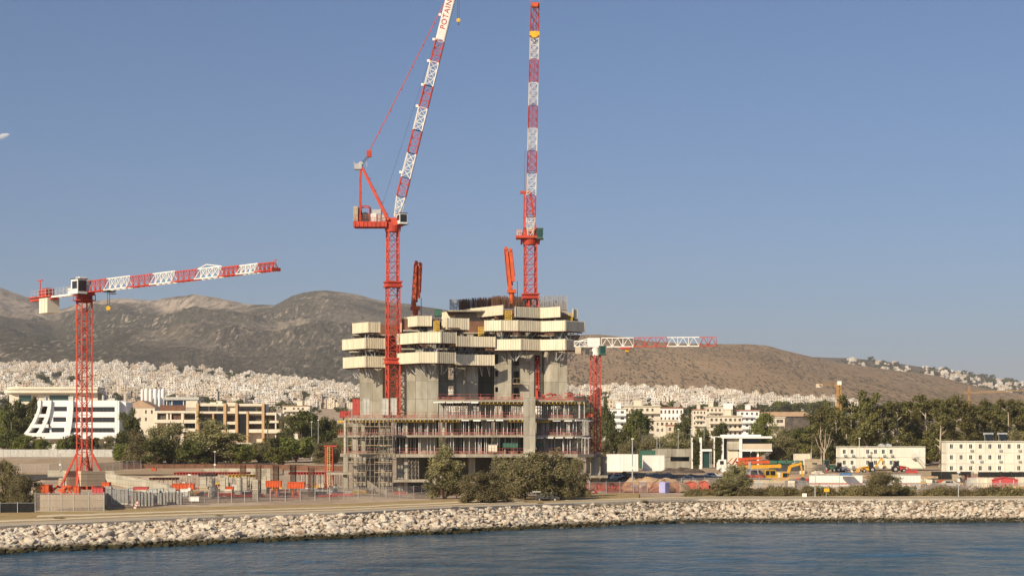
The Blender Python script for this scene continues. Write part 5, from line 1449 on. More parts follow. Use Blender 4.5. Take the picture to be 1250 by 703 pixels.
H4 = z1 - z0
for i, (c, a, b) in enumerate((('white', 1.2, 7.6), ('red', 7.6, 14.2), ('white', 14.2, 20.6), ('red', 20.6, 23.9))):
    mb = MB(); lattice(mb, j4(a, H4 / 2), j4(b, H4 / 2), 1.15, 3 if i < 3 else 2, .15, .08, tri=True, h=H4, h2=H4 if i < 3 else H4 * .95, style='w', up=(0, 0, 1)); o = mb.build('jib_section', M[c if c == 'white' else 'red_dull'], C4); o['label'] = c + ' lattice length of the level jib'
mb = MB(); lattice(mb, j4(-1.0, H4 * .35), j4(-4.2, H4 * .35), 1.2, 3, .16, .09, h=H4 * .6, style='z', up=(0, 0, 1)); mb.bar(j4(-1, H4), j4(-4, H4 * .6), .14); mb.build('counter_jib', M['white'], C4)
mb = MB(); mb.box(j4(-3.4, -.7), (1.2, 1.3, 1.3), ja4); mb.build('counterweight', M['precast'], C4)
cab(C4, (xc + 1.2, Y4 - 1.0, zf(428, Y4)), .2, (1.1, 1.5, 1.6), 'green', 'glass_green')
mb = MB(); mb.box((X_(717, Y4 - 1.2), Y4 - 1.2, zf(429, Y4)), (.8, .9, 1.2)); mb.bar((X_(717, Y4 - 1.2), Y4 - 1.2, zf(429, Y4)), (xc - .8, Y4 - .6, z0), .12); mb.build('resistor_box', M['dark_metal'], C4)
mb = MB(); mb.box(j4(6, -.25), (2.2, 1.2, .45), ja4); mb.build('trolley', M['red_dull'], C4)
h_ = j4(6.3); hook(C4, h_.x, h_.y, z0 - .2, z0 - 1.3, .8); 

# ---- far yellow cranes
def far_crane(px, py_b, py_t, Y, jl, jr, label, m='orange', w=2.0):
    r = thing('tower_crane', label, 'crane', (X_(px, Y), Y, zf(py_b, Y))); x = X_(px, Y); z0, z1 = zf(py_b, Y), zf(py_t, Y)
    mb = MB(); lattice(mb, (x, Y, z0), (x, Y, z1), w, max(4, int((z1 - z0) / 3.2)), .4, .2, ang=.3); mb.build('mast', M[m], r)
    return r, x, z0, z1
r, x, z0, z1 = far_crane(1024, 540, 470, 1100, 0, 0, 'far yellow tower crane with white cab rising behind the eucalyptus grove', 'orange_far', 1.6)
mb = MB(); mb.box((x + .2, 1100, z1 + 1.1), (2.1, 2.1, 2.2)); mb.build('cab', M['white'], r)
mb = MB(); a = Vector((x - 1, 1100, z1 + .3)); b = P_(1000, 469.5, 1200); mb.bar(a, b, .4); mb.bar(a + Vector((0, 0, 1.2)), b + Vector((0, 0, .5)), .2); mb.build('counter_jib', M['orange_far'], r)
mb = MB(); mb.box(b + Vector((0, 0, -.6)), (3.6, 2.4, 2.2)); mb.build('counterweight', M['beige'], r)
mb = MB(); lattice(mb, (x + 1, 1101, z1 + .9), (x + 6, 1150, z1 + .9), 1.4, 12, .3, .15, tri=True, h=1.6, style='w', up=(0, 0, 1)); mb.build('jib_section', M['orange_far'], r)
r, x, z0, z1 = far_crane(1183, 512, 474, 2600, 0, 0, 'faint far yellow tower crane whose long jib runs out of the photo at the right', 'orange_far', w=1.8)
mb = MB(); lattice(mb, (x - 6, 2600, zf(479.5, 2600)), (X_(1300, 2560), 2560, zf(474, 2560)), 1.4, 34, .3, .16, tri=True, h=1.8, style='w', up=(0, 0, 1)); mb.build('jib_section', M['orange_far'], r)
mb = MB(); mb.bar((x, 2600, z1), (x, 2600, z1 + 4), 1.2, .4); mb.build('tower_head', M['orange_far'], r)
# ------------------------------------------------------------------ buildings around the site
WIN_CACHE = {}
def window(parent, x, y, z0, w, h, m='glass', frame=None, depth=.14):
    """set in an opening: pane a little behind the wall face, with frame and sill"""
    key = (round(w, 2), round(h, 2), m, frame)
    if key not in WIN_CACHE:
        p = MB().b2(-w / 2, w / 2, 0, .06, 0, h)
        f = MB(); t = min(.12, w * .06)
        f.b2(-w / 2 - t, -w / 2, -.08, .08, -.05, h + t); f.b2(w / 2, w / 2 + t, -.08, .08, -.05, h + t); f.b2(-w / 2, w / 2, -.08, .08, h, h + t); f.b2(-w / 2 - .1, w / 2 + .1, -.16, .08, -.14, -.051)
        k = max(1, round(w / 1.6))
        for i in range(1, k): xx = -w / 2 + w * i / k; f.b2(xx - .04, xx + .04, -.06, -.005, 0, h)
        WIN_CACHE[key] = (p.mesh('window', M[m]), f.mesh('window_frame', M[frame or 'white']))
    a, b = WIN_CACHE[key]
    o = inst('window', a, parent, (x, y, z0)); inst('window_frame', b, o)
    return o

def facade(mb, x0, x1, y0, y1, z0, z1, rows):
    """front wall (facing -y) of thickness y1-y0 with real openings; rows = [(za, zb, [(xa, xb), ...])]"""
    cur = z0
    for za, zb, ops in rows:
        if za > cur: mb.b2(x0, x1, y0, y1, cur, za)
        c = x0
        for a, b in ops:
            if a > c: mb.b2(c, a, y0, y1, za, zb)
            c = b
        if x1 > c: mb.b2(c, x1, y0, y1, za, zb)
        cur = zb
    if z1 > cur: mb.b2(x0, x1, y0, y1, cur, z1)

def house_block(name, label, cat, px0, px1, py_t, Y, depth, storeys, sh_px, wallm, roofm, bays, py_b=None, win_w=.45, balcony=0, roof_over=.4, stair=None, winm='curtain', seed=0, group=None, framem='white', skew=0.0, pitch=None):
    """block with its own storeys and bays: wall, roof, windows with frames, balcony slabs with parapets"""
    r = random.Random(seed)
    s = F / Y; xa, xb = X_(px0, Y), X_(px1, Y); w = xb - xa; zt = Z_(py_t, Y)
    zg = gzp((px0 + px1) / 2, Y) - .6
    sh = sh_px / s
    root = thing(name, label, cat, ((xa + xb) / 2, Y + depth / 2, zg), group, skew)
    cx, cy = (xa + xb) / 2, Y + depth / 2
    # local frame, front at -depth/2
    def B(mb, x0, x1, y0, y1, z0, z1): mb.b2(x0, x1, y0, y1, z0, z1)
    hb = zt - zg
    mb = MB(); rows = []; wins = []
    bw = w / bays
    for k in range(storeys):
        top = hb - .5 - k * sh; za = top - sh * .62 - sh * .0; zb = top - sh * .14
        if za < .3: break
        ops = []
        for b in range(bays):
            if r.random() < .10: continue
            ww = bw * win_w * r.uniform(.85, 1.25); c = -w / 2 + bw * (b + .5)
            lo = za - (sh * .22 if r.random() < .4 else 0)
            ops.append((c - ww / 2, c + ww / 2)); wins.append((c, za, ww, zb - za))
        rows.append((za, zb, ops))
    rows.reverse()
    facade(mb, -w / 2, w / 2, -depth / 2, -depth / 2 + .3, 0, hb, rows)
    B(mb, -w / 2, -w / 2 + .3, -depth / 2 + .301, depth / 2, 0, hb); B(mb, w / 2 - .3, w / 2, -depth / 2 + .301, depth / 2, 0, hb); B(mb, -w / 2 + .301, w / 2 - .301, depth / 2 - .3, depth / 2, 0, hb)
    ob = MB(); ob.v = mb.v; ob.f = mb.f
    me = ob.mesh('wall', M[wallm]); o = bpy.data.objects.new('wall', me); COL.objects.link(o); o.parent = root
    rf = MB()
    if pitch:
        z = hb; pts = [(-w / 2 - roof_over, z), (w / 2 + roof_over, z), (w / 2 - pitch, z + pitch * .55), (-w / 2 + pitch, z + pitch * .55)]
        rf.yprism(pts, -depth / 2 - roof_over, depth / 2 + roof_over)
    else:
        B(rf, -w / 2 - roof_over, w / 2 + roof_over, -depth / 2 - roof_over, depth / 2 + roof_over, hb, hb + .35)
    inst('roof', rf.mesh('roof', M[roofm]), root)
    if stair:
        st = MB(); a = -w / 2 + w * stair; B(st, a, a + w * .2, -depth / 6, depth / 3, hb + .36, hb + .36 + sh * .9); B(st, a - .2, a + w * .2 + .2, -depth / 6 - .2, depth / 3 + .2, hb + .36 + sh * .9, hb + .6 + sh * .9); inst('stair_head', st.mesh('stair_head', M[wallm]), root)
    for c, za, ww, hh in wins: window(root, c, -depth / 2 + .2, za, ww, hh, winm, framem)
    if balcony:
        for k in range(storeys):
            z = hb - .5 - k * sh - sh * .86
            if z < .5: break
            bm_ = MB(); a, b = (-w / 2, w / 2) if balcony == 1 else (-w / 2 + w * r.uniform(0, .15), w / 2 - w * r.uniform(.1, .45))
            B(bm_, a, b, -depth / 2 - 1.5, -depth / 2 - .002, z - .2, z); B(bm_, a, b, -depth / 2 - 1.5, -depth / 2 - 1.38, z + .001, z + .85)
            inst('balcony', bm_.mesh('balcony', M[wallm]), root)
    return root

# ---- white terraced office with curved fins (left)
YB = 690.0
def wx(zx): return X_(zx / 7.03, YB)          # zoom-plan columns measured on the front
def wz(zy): return Z_(460 + zy / 7.03, YB)
WB = thing('office_building', 'white stepped office building with sweeping curved end walls and dark window bands', 'building', (X_(92, YB), YB + 8, gzp(92, YB)))
gb = gzp(92, YB) - .5
mb = MB(); rows = [(wz(475), wz(436), [(wx(605), wx(690)), (wx(705), wx(985))]), (wz(388), wz(346), [(wx(618), wx(688)), (wx(700), wx(985))]), (wz(299), wz(257), [(wx(628), wx(985))])]
facade(mb, wx(575), wx(1005), YB, YB + .5, wz(528), wz(203), rows)
facade(mb, wx(425), wx(575) - .004, YB + .2, YB + .7, wz(528), wz(203), [(wz(474), wz(434), [(wx(440), wx(552))]), (wz(384), wz(344), [(wx(455), wx(567))]), (wz(294), wz(254), [(wx(463), wx(574))])])
mb.b2(wx(330), wx(1004), YB + 8, YB + 15, gb, wz(204)); mb.b2(wx(325), wx(1006), YB + .72, YB + 8, wz(205), wz(200)); mb.build('wall', M['wall_white'], WB)
mb = MB(); mb.yprism([(wx(1006), wz(200)), (wx(1068), wz(215)), (wx(1080), wz(400)), (wx(1085), gb), (wx(1006), gb)], YB + 2.5, YB + 15); mb.b2(wx(1006), wx(1022), YB + .1, YB + 2.49, gb, wz(205)); mb.build('end_wall', M['wall_white'], WB)
for (tp, ys, th) in (([(335, 200), (328, 260), (310, 320), (280, 380), (245, 440), (205, 490)], (YB - 0.6, YB + 9), 20), ([(420, 200), (412, 265), (396, 330), (368, 400), (330, 465), (290, 508)], (YB - .9, YB + 6), 26), ([(595, 200), (592, 270), (583, 340), (570, 420), (555, 480), (540, 528)], (YB - 1.2, YB + .2 - .003), 38)):
    L_ = [(wx(a), wz(b)) for a, b in tp]; R_ = [(wx(a + th + (b - 200) * .05), wz(b)) for a, b in reversed(tp)]
    for (p0, p1, q0, q1) in zip(L_, L_[1:], list(reversed(R_)), list(reversed(R_))[1:]):
        pass
    mb = MB()
    rr_ = list(reversed(R_))
    for k in range(len(L_) - 1): mb.yprism([L_[k], L_[k + 1], rr_[k + 1], rr_[k]], ys[0], ys[1])
    mb.build('curved_fin', M['wall_white'], WB)
for (a, b, zt_, zb_, yd) in ((225, 540, 480, 512, -1.4), (262, 420, 405, 435, -.8), (300, 420, 318, 345, -.4), (322, 425, 205, 250, 0), (395, 1015, 492, 530, -2.2)):
    mb = MB(); mb.b2(wx(a), wx(b), YB + yd, YB + yd + .4, wz(zb_), wz(zt_)); mb.b2(wx(a) + .01, wx(b) - .01, YB + yd + .401, YB + 7.9, wz(zb_), wz(zb_) + .3); mb.build('terrace_parapet', M['wall_white'], WB)
for (a, b, c, d) in ((605, 690, 475, 436), (705, 985, 475, 436), (618, 688, 388, 346), (700, 985, 388, 346), (628, 985, 299, 257)): 
    mb = MB(); mb.b2(wx(a), wx(b), YB + .3, YB + .4, wz(c), wz(d)); o = mb.build('window', M['glass'], WB)
    mb = MB(); n = max(2, int((b - a) / 32))
    for k in range(1, n): x = wx(a + (b - a) * k / n); mb.b2(x - .06, x + .06, YB + .22, YB + .298, wz(c), wz(d))
    mb.build('mullion', M['dark_metal'], o)
for (a, b, c, d) in ((440, 552, 474, 434), (455, 567, 384, 344), (463, 574, 294, 254), (388, 412, 470, 432)):
    mb = MB(); mb.b2(wx(a), wx(b), YB + .5, YB + .6, wz(c), wz(d)); mb.build('window', M['glass'], WB)
mb = MB(); mb.b2(wx(230), wx(1000), YB + 4, YB + 4.4, gb, wz(530)); mb.build('undercroft_wall', M['cream_wall'], WB)
for q in (420, 520, 660, 780, 900, 985): mb = MB(); mb.b2(wx(q), wx(q + 14), YB - 1, YB - .2, gb, wz(530)); mb.build('column', M['wall_white'], WB)
for (a, b, h) in ((345, 365, 8), (560, 600, 10), (640, 700, 9), (850, 862, 13), (905, 960, 6)): mb = MB(); mb.b2(wx(a), wx(b), YB + 5, YB + 8, wz(200), wz(200) + h * .14); mb.build('roof_plant', M['panel_grey'], WB)

# ---- long flat-roofed hall with rounded end behind it
YH = 960.0
HB = thing('long_hall', 'long low hall with rounded cream roof bands behind the white office', 'building', (X_(55, YH), YH + 12, gzp(55, YH)))
for py_t, py_b, e, ov in ((472, 475, 0, 1.2), (476, 479.5, -1, 2.5)):
    mb = MB(); pts = []; x0, x1 = X_(7, YH), X_(120, YH); r_ = 6
    for k in range(9): a = math.pi / 2 + math.pi * k / 8; pts.append((x0 + r_ + (r_ + ov) * math.cos(a), YH + 8 - (8 + ov) * math.sin(a) * -1 if False else YH + 8 + (8 + ov) * math.sin(a)))
    pts = pts + [(x1, YH - ov), (x1, YH + 16 + ov)]; mb.prism(pts, zf(py_b, YH), zf(py_t, YH)); mb.build('roof', M['cream_wall'], HB)
mb = MB(); mb.b2(X_(10, YH), X_(119, YH), YH + 3, YH + 15, zf(479.5, YH), zf(476, YH) + .0); mb.build('clerestory', M['curtain'], HB)
mb = MB(); x0 = X_(11, YH); facade(mb, x0, X_(119, YH), YH + .5, YH + .9, gzp(55, YH), zf(479.6, YH), [(zf(490, YH), zf(482, YH), [(X_(23, YH), X_(38, YH)), (X_(60, YH), X_(85, YH))])]); mb.b2(x0, X_(119, YH), YH + 14, YH + 15, gzp(55, YH), zf(479.6, YH)); mb.build('wall', M['cream_wall'], HB)
for a, b in ((23, 38), (60, 85)): mb = MB(); mb.b2(X_(a, YH), X_(b, YH), YH + .7, YH + .8, zf(490, YH), zf(482, YH)); mb.build('window', M['glass_green'], HB)

# ---- silos
for i, (a, b, t) in enumerate(((171.8, 175.6, 475), (176.2, 181.3, 474.2), (181.6, 186, 474.8), (186.8, 192, 474.2), (192.8, 196.2, 475), (196.7, 201.2, 474.2))):
    Y = 1005 + (i % 2) * 6; r = thing('silo', ['white silo at the left end of the silo row', 'white silo with its neighbour on the left, end of the silo row', 'white silo left of the middle gap in the silo row', 'wide white silo right of the middle gap in the silo row', 'slim white silo inside the right half of the silo row', 'white silo at the right end of the silo row'][i], 'silo', (X_((a + b) / 2, Y), Y, gzp(180, Y)))
    rad = (b - a) / 2 * Y / F; mb = MB(); z0, z1 = gzp(180, Y), zf(t, Y); x = X_((a + b) / 2, Y)
    mb.tube((x, Y, z0 + 4), (x, Y, z1 - .8), rad, n=18); mb.tube((x, Y, z1 - .799), (x, Y, z1), rad, rad * .5, n=18); mb.tube((x, Y, z0 + 1.5), (x, Y, z0 + 3.999), rad * .3, rad, n=18); mb.build('body', M['wall_white'], r, smooth=False)
    for q in range(4): mb = MB(); an = q * math.pi / 2 + .6; mb.bar((x + rad * math.cos(an), Y + rad * math.sin(an), z0), (x + rad * math.cos(an), Y + rad * math.sin(an), z0 + 4.2), .3); mb.build('leg', M['grey_metal'], r)
Y = 990; r = thing('warehouse', 'dark open shed with flat grey roof right of the white silos', 'building', (X_(216, Y), Y + 8, gzp(216, Y)))
mb = MB(); mb.b2(X_(201, Y), X_(243, Y), Y - 1, Y + 16, zf(488, Y), zf(484.5, Y)); mb.build('roof', M['panel_grey'], r)
mb = MB(); mb.b2(X_(203, Y), X_(241, Y), Y + 8, Y + 8.4, gzp(216, Y), zf(488, Y) - .01); mb.build('back_wall', M['blue'], r)
for q in (203, 209.4, 223.5, 233, 240): mb = MB(); mb.b2(X_(q, Y), X_(q + .9, Y), Y, Y + .5, gzp(216, Y), zf(488, Y) - .01); mb.build('column', M['white'], r)

# ---- tan-roofed hall
house_block('warehouse', 'white hall with plain tan roof beside the white office', 'building', 153, 189, 497.5, 760, 16, 2, 9, 'cream_wall', 'roof_tan', 5, win_w=.3, roof_over=.2, pitch=5, seed=3)

# ---- beige apartment building with tan frame piers
YA = 700.0
AB = thing('apartment_building', 'cream apartment building with tan vertical piers and dark recessed balconies', 'building', (X_(265, YA), YA + 8, gzp(265, YA)))
def ax(z): return X_(150 + z / 6.25, YA)
def az(z): return Z_(460 + z / 6.25, YA)
ga = gzp(265, YA) - .5
# floor slabs with deep parapets (name, from, to, top, bottom, forward)
for (a, b, t, u, f) in ((560, 1080, 203, 222, 0.2), (560, 870, 262, 278, 0), (870, 1080, 262, 280, 0), (240, 562, 258, 275, -.3), (462, 560, 325, 352, -.4), (240, 462, 325, 350, -.6), (398, 556, 392, 418, -1), (780, 860, 340, 362, -.1), (945, 1060, 336, 356, -.1), (780, 860, 400, 425, -.2), (945, 1060, 398, 424, -.2), (1076, 1170, 272, 290, .2), (1076, 1190, 332, 350, 0), (1076, 1212, 398, 428, -.6)):
    mb = MB(); mb.b2(ax(a), ax(b), YA + f, YA + f + .3, az(u), az(t)); mb.b2(ax(a) + .01, ax(b) - .01, YA + f + .301, YA + 7.3, az(u), az(u) + .25); mb.build('balcony', M['cream_wall'], AB)
for (a, b, t, f) in ((560, 579, 200, -.5), (768, 789, 200, -.5), (858, 877, 200, -.5), (1060, 1080, 203, -.5), (683, 694, 275, -.2), (943, 958, 262, -.4)):
    mb = MB(); mb.b2(ax(a), ax(b), YA + f, YA + 4, ga, az(t)); mb.build('stone_pier', M['tan_frame'], AB)
for (a, b, t, f) in ((236, 262, 258, -.3), (330, 345, 270, 0), (358, 370, 270, 0), (445, 464, 270, -.2), (553, 560, 260, -.3), (1160, 1170, 275, .1), (1200, 1212, 400, -.6)):
    mb = MB(); mb.b2(ax(a), ax(b), YA + f + .05, YA + 5, ga, az(t + 1)); mb.build('pier', M['cream_wall'], AB)
mb = MB(); mb.b2(ax(240), ax(560), YA + 3.2, YA + 12, ga, az(259)); mb.b2(ax(560), ax(1080), YA + 2.6, YA + 12, ga, az(204)); mb.b2(ax(1080), ax(1200), YA + 3.4, YA + 12, ga, az(274)); mb.b2(ax(470), ax(558), YA + 3, YA + 9, az(259), az(180)); mb.b2(ax(790), ax(858), YA + 1.0, YA + 2.59, az(262), az(195)); mb.b2(ax(262), ax(330), YA + 1, YA + 3.19, az(345), az(275)); mb.build('wall', M['cream_wall'], AB)
for (a, b, t, u, y, m) in ((583, 640, 225, 260, 2.55, 'glass'), (655, 700, 225, 260, 2.55, 'glass'), (718, 765, 235, 262, 2.55, 'curtain'), (890, 930, 232, 264, 2.55, 'curtain'), (935, 1005, 230, 264, 2.55, 'glass'), (1020, 1055, 232, 264, 2.55, 'curtain'), (370, 444, 288, 330, .9, 'brown'), (466, 555, 285, 326, 3.1, 'curtain'), (400, 450, 352, 392, 3.1, 'curtain'), (455, 553, 352, 392, 3.1, 'glass'), (585, 680, 285, 400, 2.5, 'curtain'), (694, 766, 278, 400, 2.5, 'glass'), (790, 856, 292, 338, 2.5, 'curtain'), (790, 856, 362, 398, 2.5, 'curtain'), (880, 942, 280, 440, 2.5, 'glass'), (960, 1055, 295, 335, 2.5, 'curtain'), (960, 1055, 356, 396, 2.5, 'curtain'), (1085, 1158, 295, 334, 3.3, 'brown'), (1085, 1180, 352, 398, 3.3, 'curtain'), (268, 328, 280, 322, .95, 'curtain'), (345, 358, 285, 310, .92, 'glass')):
    mb = MB(); mb.b2(ax(a), ax(b), YA + y - .05, YA + y + .03, az(u), az(t)); o = mb.build('window', M[m], AB)
    mb = MB(); n = max(2, int((b - a) / 26))
    for k in range(n + 1): x = ax(a) + (ax(b) - ax(a)) * k / n; mb.b2(x - .06, x + .06, YA + y - .12, YA + y - .051, az(u), az(t))
    mb.build('window_frame', M['dark_metal'], o)
for (a, b, z, f) in ((580, 768, 262, -.02), (880, 1060, 262, -.02), (470, 556, 258, -.35)):
    mb = MB()
    for k in range(24): x = ax(a) + (ax(b) - ax(a)) * k / 23; mb.bar((x, YA + f, az(z)), (x, YA + f, az(z) + 1.1), .07)
    mb.bar((ax(a), YA + f, az(z) + 1.1), (ax(b), YA + f, az(z) + 1.1), .09); mb.build('railing', M['dark_metal'], AB)
mb = MB(); mb.b2(ax(268), ax(468), YA + 4, YA + 8, az(259) + .02, az(213)); mb.build('roof_screen', M['brown'], AB)
for (a, b, t) in ((570, 640, 198), (640, 700, 190), (690, 735, 180)): mb = MB(); mb.b2(ax(a), ax(b), YA + 7, YA + 10, az(204), az(t)); mb.build('roof_plant', M['cream_wall'], AB)

# ---- town blocks to the right of the tower
rt = [
 ('white_block', 'white apartment block just right of the slim crane mast', 738, 764, 499, 880, 14, 5, 7.5, 'wall_white', 'cream_wall', 3, 1, .6, 11),
 ('beige_block', 'long beige apartment block with deep balconies above the dark pine', 762, 806, 496, 900, 14, 4, 8, 'cream_wall', 'beige', 7, 1, .3, 12),
 ('cream_block', 'tall narrow cream block standing above the long beige block', 740, 748, 487.5, 1300, 12, 5, 5.2, 'beige', 'cream_wall', 2, 0, None, 13),
 ('white_villa', 'white building with thin red roof line and dark openings', 805, 834, 498, 960, 14, 2, 8.5, 'wall_white', 'roof_red', 6, 0, None, 14),
 ('low_block', 'low cream block under the white building with red roof line', 800, 828, 513, 860, 10, 2, 7.5, 'cream_wall', 'cream_wall', 5, 0, None, 15),
 ('cream_block', 'small cream block with two gables left of the white water tank', 846, 862, 500, 1080, 12, 3, 6.5, 'cream_wall', 'roof_red', 4, 2, .4, 16),
 ('cream_block', 'cream block with small roof house behind the long balcony block', 862, 886, 497, 1150, 12, 3, 6.5, 'cream_wall', 'cream_wall', 5, 2, .2, 17),
 ('balcony_block', 'long pale block with full-length balconies above the modern house', 866, 906, 508, 840, 14, 3, 8.2, 'cream_wall', 'beige', 7, 1, .5, 18),
 ('white_block', 'white apartment block with red awning near the tan shed', 903, 927, 501, 900, 12, 5, 7.2, 'wall_white', 'roof_red', 4, 2, .4, 19),
 ('beige_block', 'beige block between the palm and the pines', 815, 838, 519, 800, 10, 2, 8, 'beige', 'roof_red', 4, 0, None, 20),
 ('beige_block', 'pale block at the left, half hidden behind the dark trees', 345, 378, 495.5, 1150, 14, 3, 6, 'cream_wall', 'roof_tan', 6, 2, .5, 23),
]
for (nm, lb, a, b, t, Y, dp, st, sh, wm, rm, bays, bal, stair, sd) in rt:
    house_block(nm, lb, 'building', a, b, t, Y, dp, st, sh, wm, rm, bays, balcony=bal, stair=stair, seed=sd)
house_block('warehouse', 'long tan-roofed shed left of the eucalyptus grove', 'building', 926, 992, 508, 1000, 25, 1, 9, 'curtain', 'roof_tan', 1, win_w=.05, roof_over=.6, pitch=4, seed=31)  # shade inside the open shed is put into the wall's dark colour
house_block('white_block', 'pale low block in front of the tan-roofed shed', 'building', 934, 958, 509.5, 930, 10, 2, 8, 'cream_wall', 'cream_wall', 2, win_w=.7, seed=32)
Y = 1000; r = thing('water_tank', 'white box tank on a roof above the town blocks', 'tank', (X_(889, Y), Y, Z_(500, Y)))
mb = MB(); mb.b2(X_(884, Y), X_(894.5, Y), Y, Y + 5, zf(499.5, Y), zf(492, Y)); mb.build('tank', M['wall_white'], r)
for q in (885, 893.5): mb = MB(); mb.b2(X_(q, Y), X_(q + .7, Y), Y + .5, Y + 1, gzp(889, Y), zf(499.5, Y) - .01); mb.build('leg', M['cream_wall'], r)

# ---- modern white house (right)
YM = 610.0
MH = thing('modern_house', 'modern house with white flat slabs, glass balcony and open ground floor', 'building', (X_(908, YM), YM + 8, gzp(908, YM)))
gm = gzp(908, YM) - .2
def mx_(z): return X_(880 + z / 7.03, YM)
def mz(z): return Z_(520 + z / 7.03, YM)
mb = MB(); mb.b2(mx_(-45), mx_(437), YM - 1, YM + 14, mz(104), mz(86)); mb.b2(mx_(30), mx_(355), YM + 3, YM + 12, mz(85), mz(72)); mb.build('roof', M['wall_white'], MH)
mb = MB(); mb.b2(mx_(155), mx_(437), YM - 1, YM + 12, mz(215), mz(200)); mb.build('floor_slab', M['wall_white'], MH)
mb = MB(); mb.b2(mx_(155), mx_(180), YM - .8, YM + 5, gm, mz(104.1)); mb.build('wall', M['wall_white'], MH)
mb = MB(); mb.b2(mx_(55), mx_(154), YM + .2, YM + 8, mz(200), mz(104.2)); mb.build('wall', M['concrete_pale'], MH)
mb = MB(); mb.b2(mx_(-42), mx_(-30), YM, YM + 2, gm, mz(104.2)); mb.b2(mx_(8), mx_(20), YM, YM + 2, gm, mz(104.2)); mb.build('column', M['wall_white'], MH)
mb = MB(); mb.b2(mx_(181), mx_(345), YM + 5, YM + 5.2, mz(200), mz(104.3)); mb.b2(mx_(21), mx_(54), YM + 3, YM + 3.2, gm, mz(104.4)); mb.build('window', M['glass'], MH)
mb = MB(); mb.b2(mx_(182), mx_(434), YM - .9, YM - .85, mz(199), mz(150)); o = mb.build('balustrade', M['beige'], MH)
mb = MB(); mb.b2(mx_(60), mx_(150), YM + 1, YM + 8, gm, mz(201)); mb.build('ground_wall', M['cream_wall'], MH)
mb = MB(); mb.b2(mx_(181), mx_(262), YM + 2.5, YM + 2.6, gm, mz(216)); mb.build('window', M['glass'], MH)
mb = MB(); mb.b2(mx_(265), mx_(312), YM + 2.4, YM + 2.7, gm, mz(222)); mb.build('door', M['dark_metal'], MH)
mb = MB(); mb.b2(mx_(313), mx_(325), YM, YM + .6, gm, mz(215.2)); mb.build('column', M['wall_white'], MH)

# ---- low concrete pavilion with a slit, green wall pylons
YP = 590.0; gp = gzp(822, YP) - .3
PV = thing('concrete_pavilion', 'low raw concrete building with one dark horizontal opening', 'building', (X_(822, YP), YP + 6, gp))
px_ = lambda z: X_(740 + z / 7.03, YP)
pz_ = lambda z: Z_(520 + z / 7.03, YP)
mb = MB(); facade(mb, px_(415), px_(742), YP, YP + 2.2, gp, pz_(193), [(pz_(300), pz_(262), [(px_(552), px_(715))])]); mb.b2(px_(415), px_(742), YP + 2.21, YP + 12, gp, pz_(195)); mb.b2(px_(412), px_(560), YP - .15, YP - .003, pz_(262), pz_(191)); mb.build('wall', M['concrete'], PV)
mb = MB(); mb.b2(px_(552), px_(715), YP + 2.1, YP + 2.19, pz_(300), pz_(262)); mb.build('window', M['glass'], PV)

# ---- 2- and 3-storey cabin blocks: every cabin a thing
def cabin_proto():
    r = thing('site_cabin', 'site cabin', 'site cabin', (0, 0, 0))
    w, h, d = 2.40, 2.72, 6.0
    mb = MB(); facade(mb, -w / 2 + .1, w / 2 - .1, -d / 2 + .05, -d / 2 + .12, .16, h - .16, [(1.0, 2.05, [(-.36, .36)])])
    mb.b2(-w / 2 + .1, -w / 2 + .16, -d / 2 + .121, d / 2 - .05, .16, h - .16); mb.b2(w / 2 - .16, w / 2 - .1, -d / 2 + .121, d / 2 - .05, .16, h - .16); mb.b2(-w / 2 + .161, w / 2 - .161, d / 2 - .11, d / 2 - .05, .16, h - .16)
    inst('wall', mb.mesh('wall', M['cabin']), r)
    mb = MB()
    for x in (-1, 1):
        for y in (-1, 1): mb.box((x * (w / 2 - .08), y * (d / 2 - .08), h / 2), (.155, .155, h - .004))
    for z in (.09, h - .09):
        mb.box((0, -d / 2 + .07, z), (w - .32, .135, .175)); mb.box((0, d / 2 - .07, z), (w - .32, .135, .175))
        for x in (-1, 1): mb.box((x * (w / 2 - .07), 0, z), (.135, d - .32, .175))
    mb.b2(-w / 2 + .15, w / 2 - .15, -d / 2 + .14, d / 2 - .14, h - .12, h - .05)
    inst('corner_frame', mb.mesh('corner_frame', M['cabin']), r)
    p = inst('window', MB().b2(-.36, .36, -d / 2 + .09, -d / 2 + .11, 1.0, 2.05).mesh('window', M['glass']), r)
    f = MB(); f.b2(-.42, -.36, -d / 2 + .02, -d / 2 + .1, .95, 2.1); f.b2(.36, .42, -d / 2 + .02, -d / 2 + .1, .95, 2.1); f.b2(-.03, .03, -d / 2 + .04, -d / 2 + .085, 1.0, 2.05)
    inst('window_frame', f.mesh('window_frame', M['white']), p)
    ac = MB(); ac.box((.25, -d / 2 - .16, .52), (.72, .30, .46)); ac.tube((.33, -d / 2 - .33, .52), (.33, -d / 2 - .31, .52), .17, n=12); ac.b2(-.12, .62, -d / 2 - .32, -d / 2 + .02, .24, .28)
    inst('air_conditioner', ac.mesh('air_conditioner', M['grey_metal']), r)
    return r
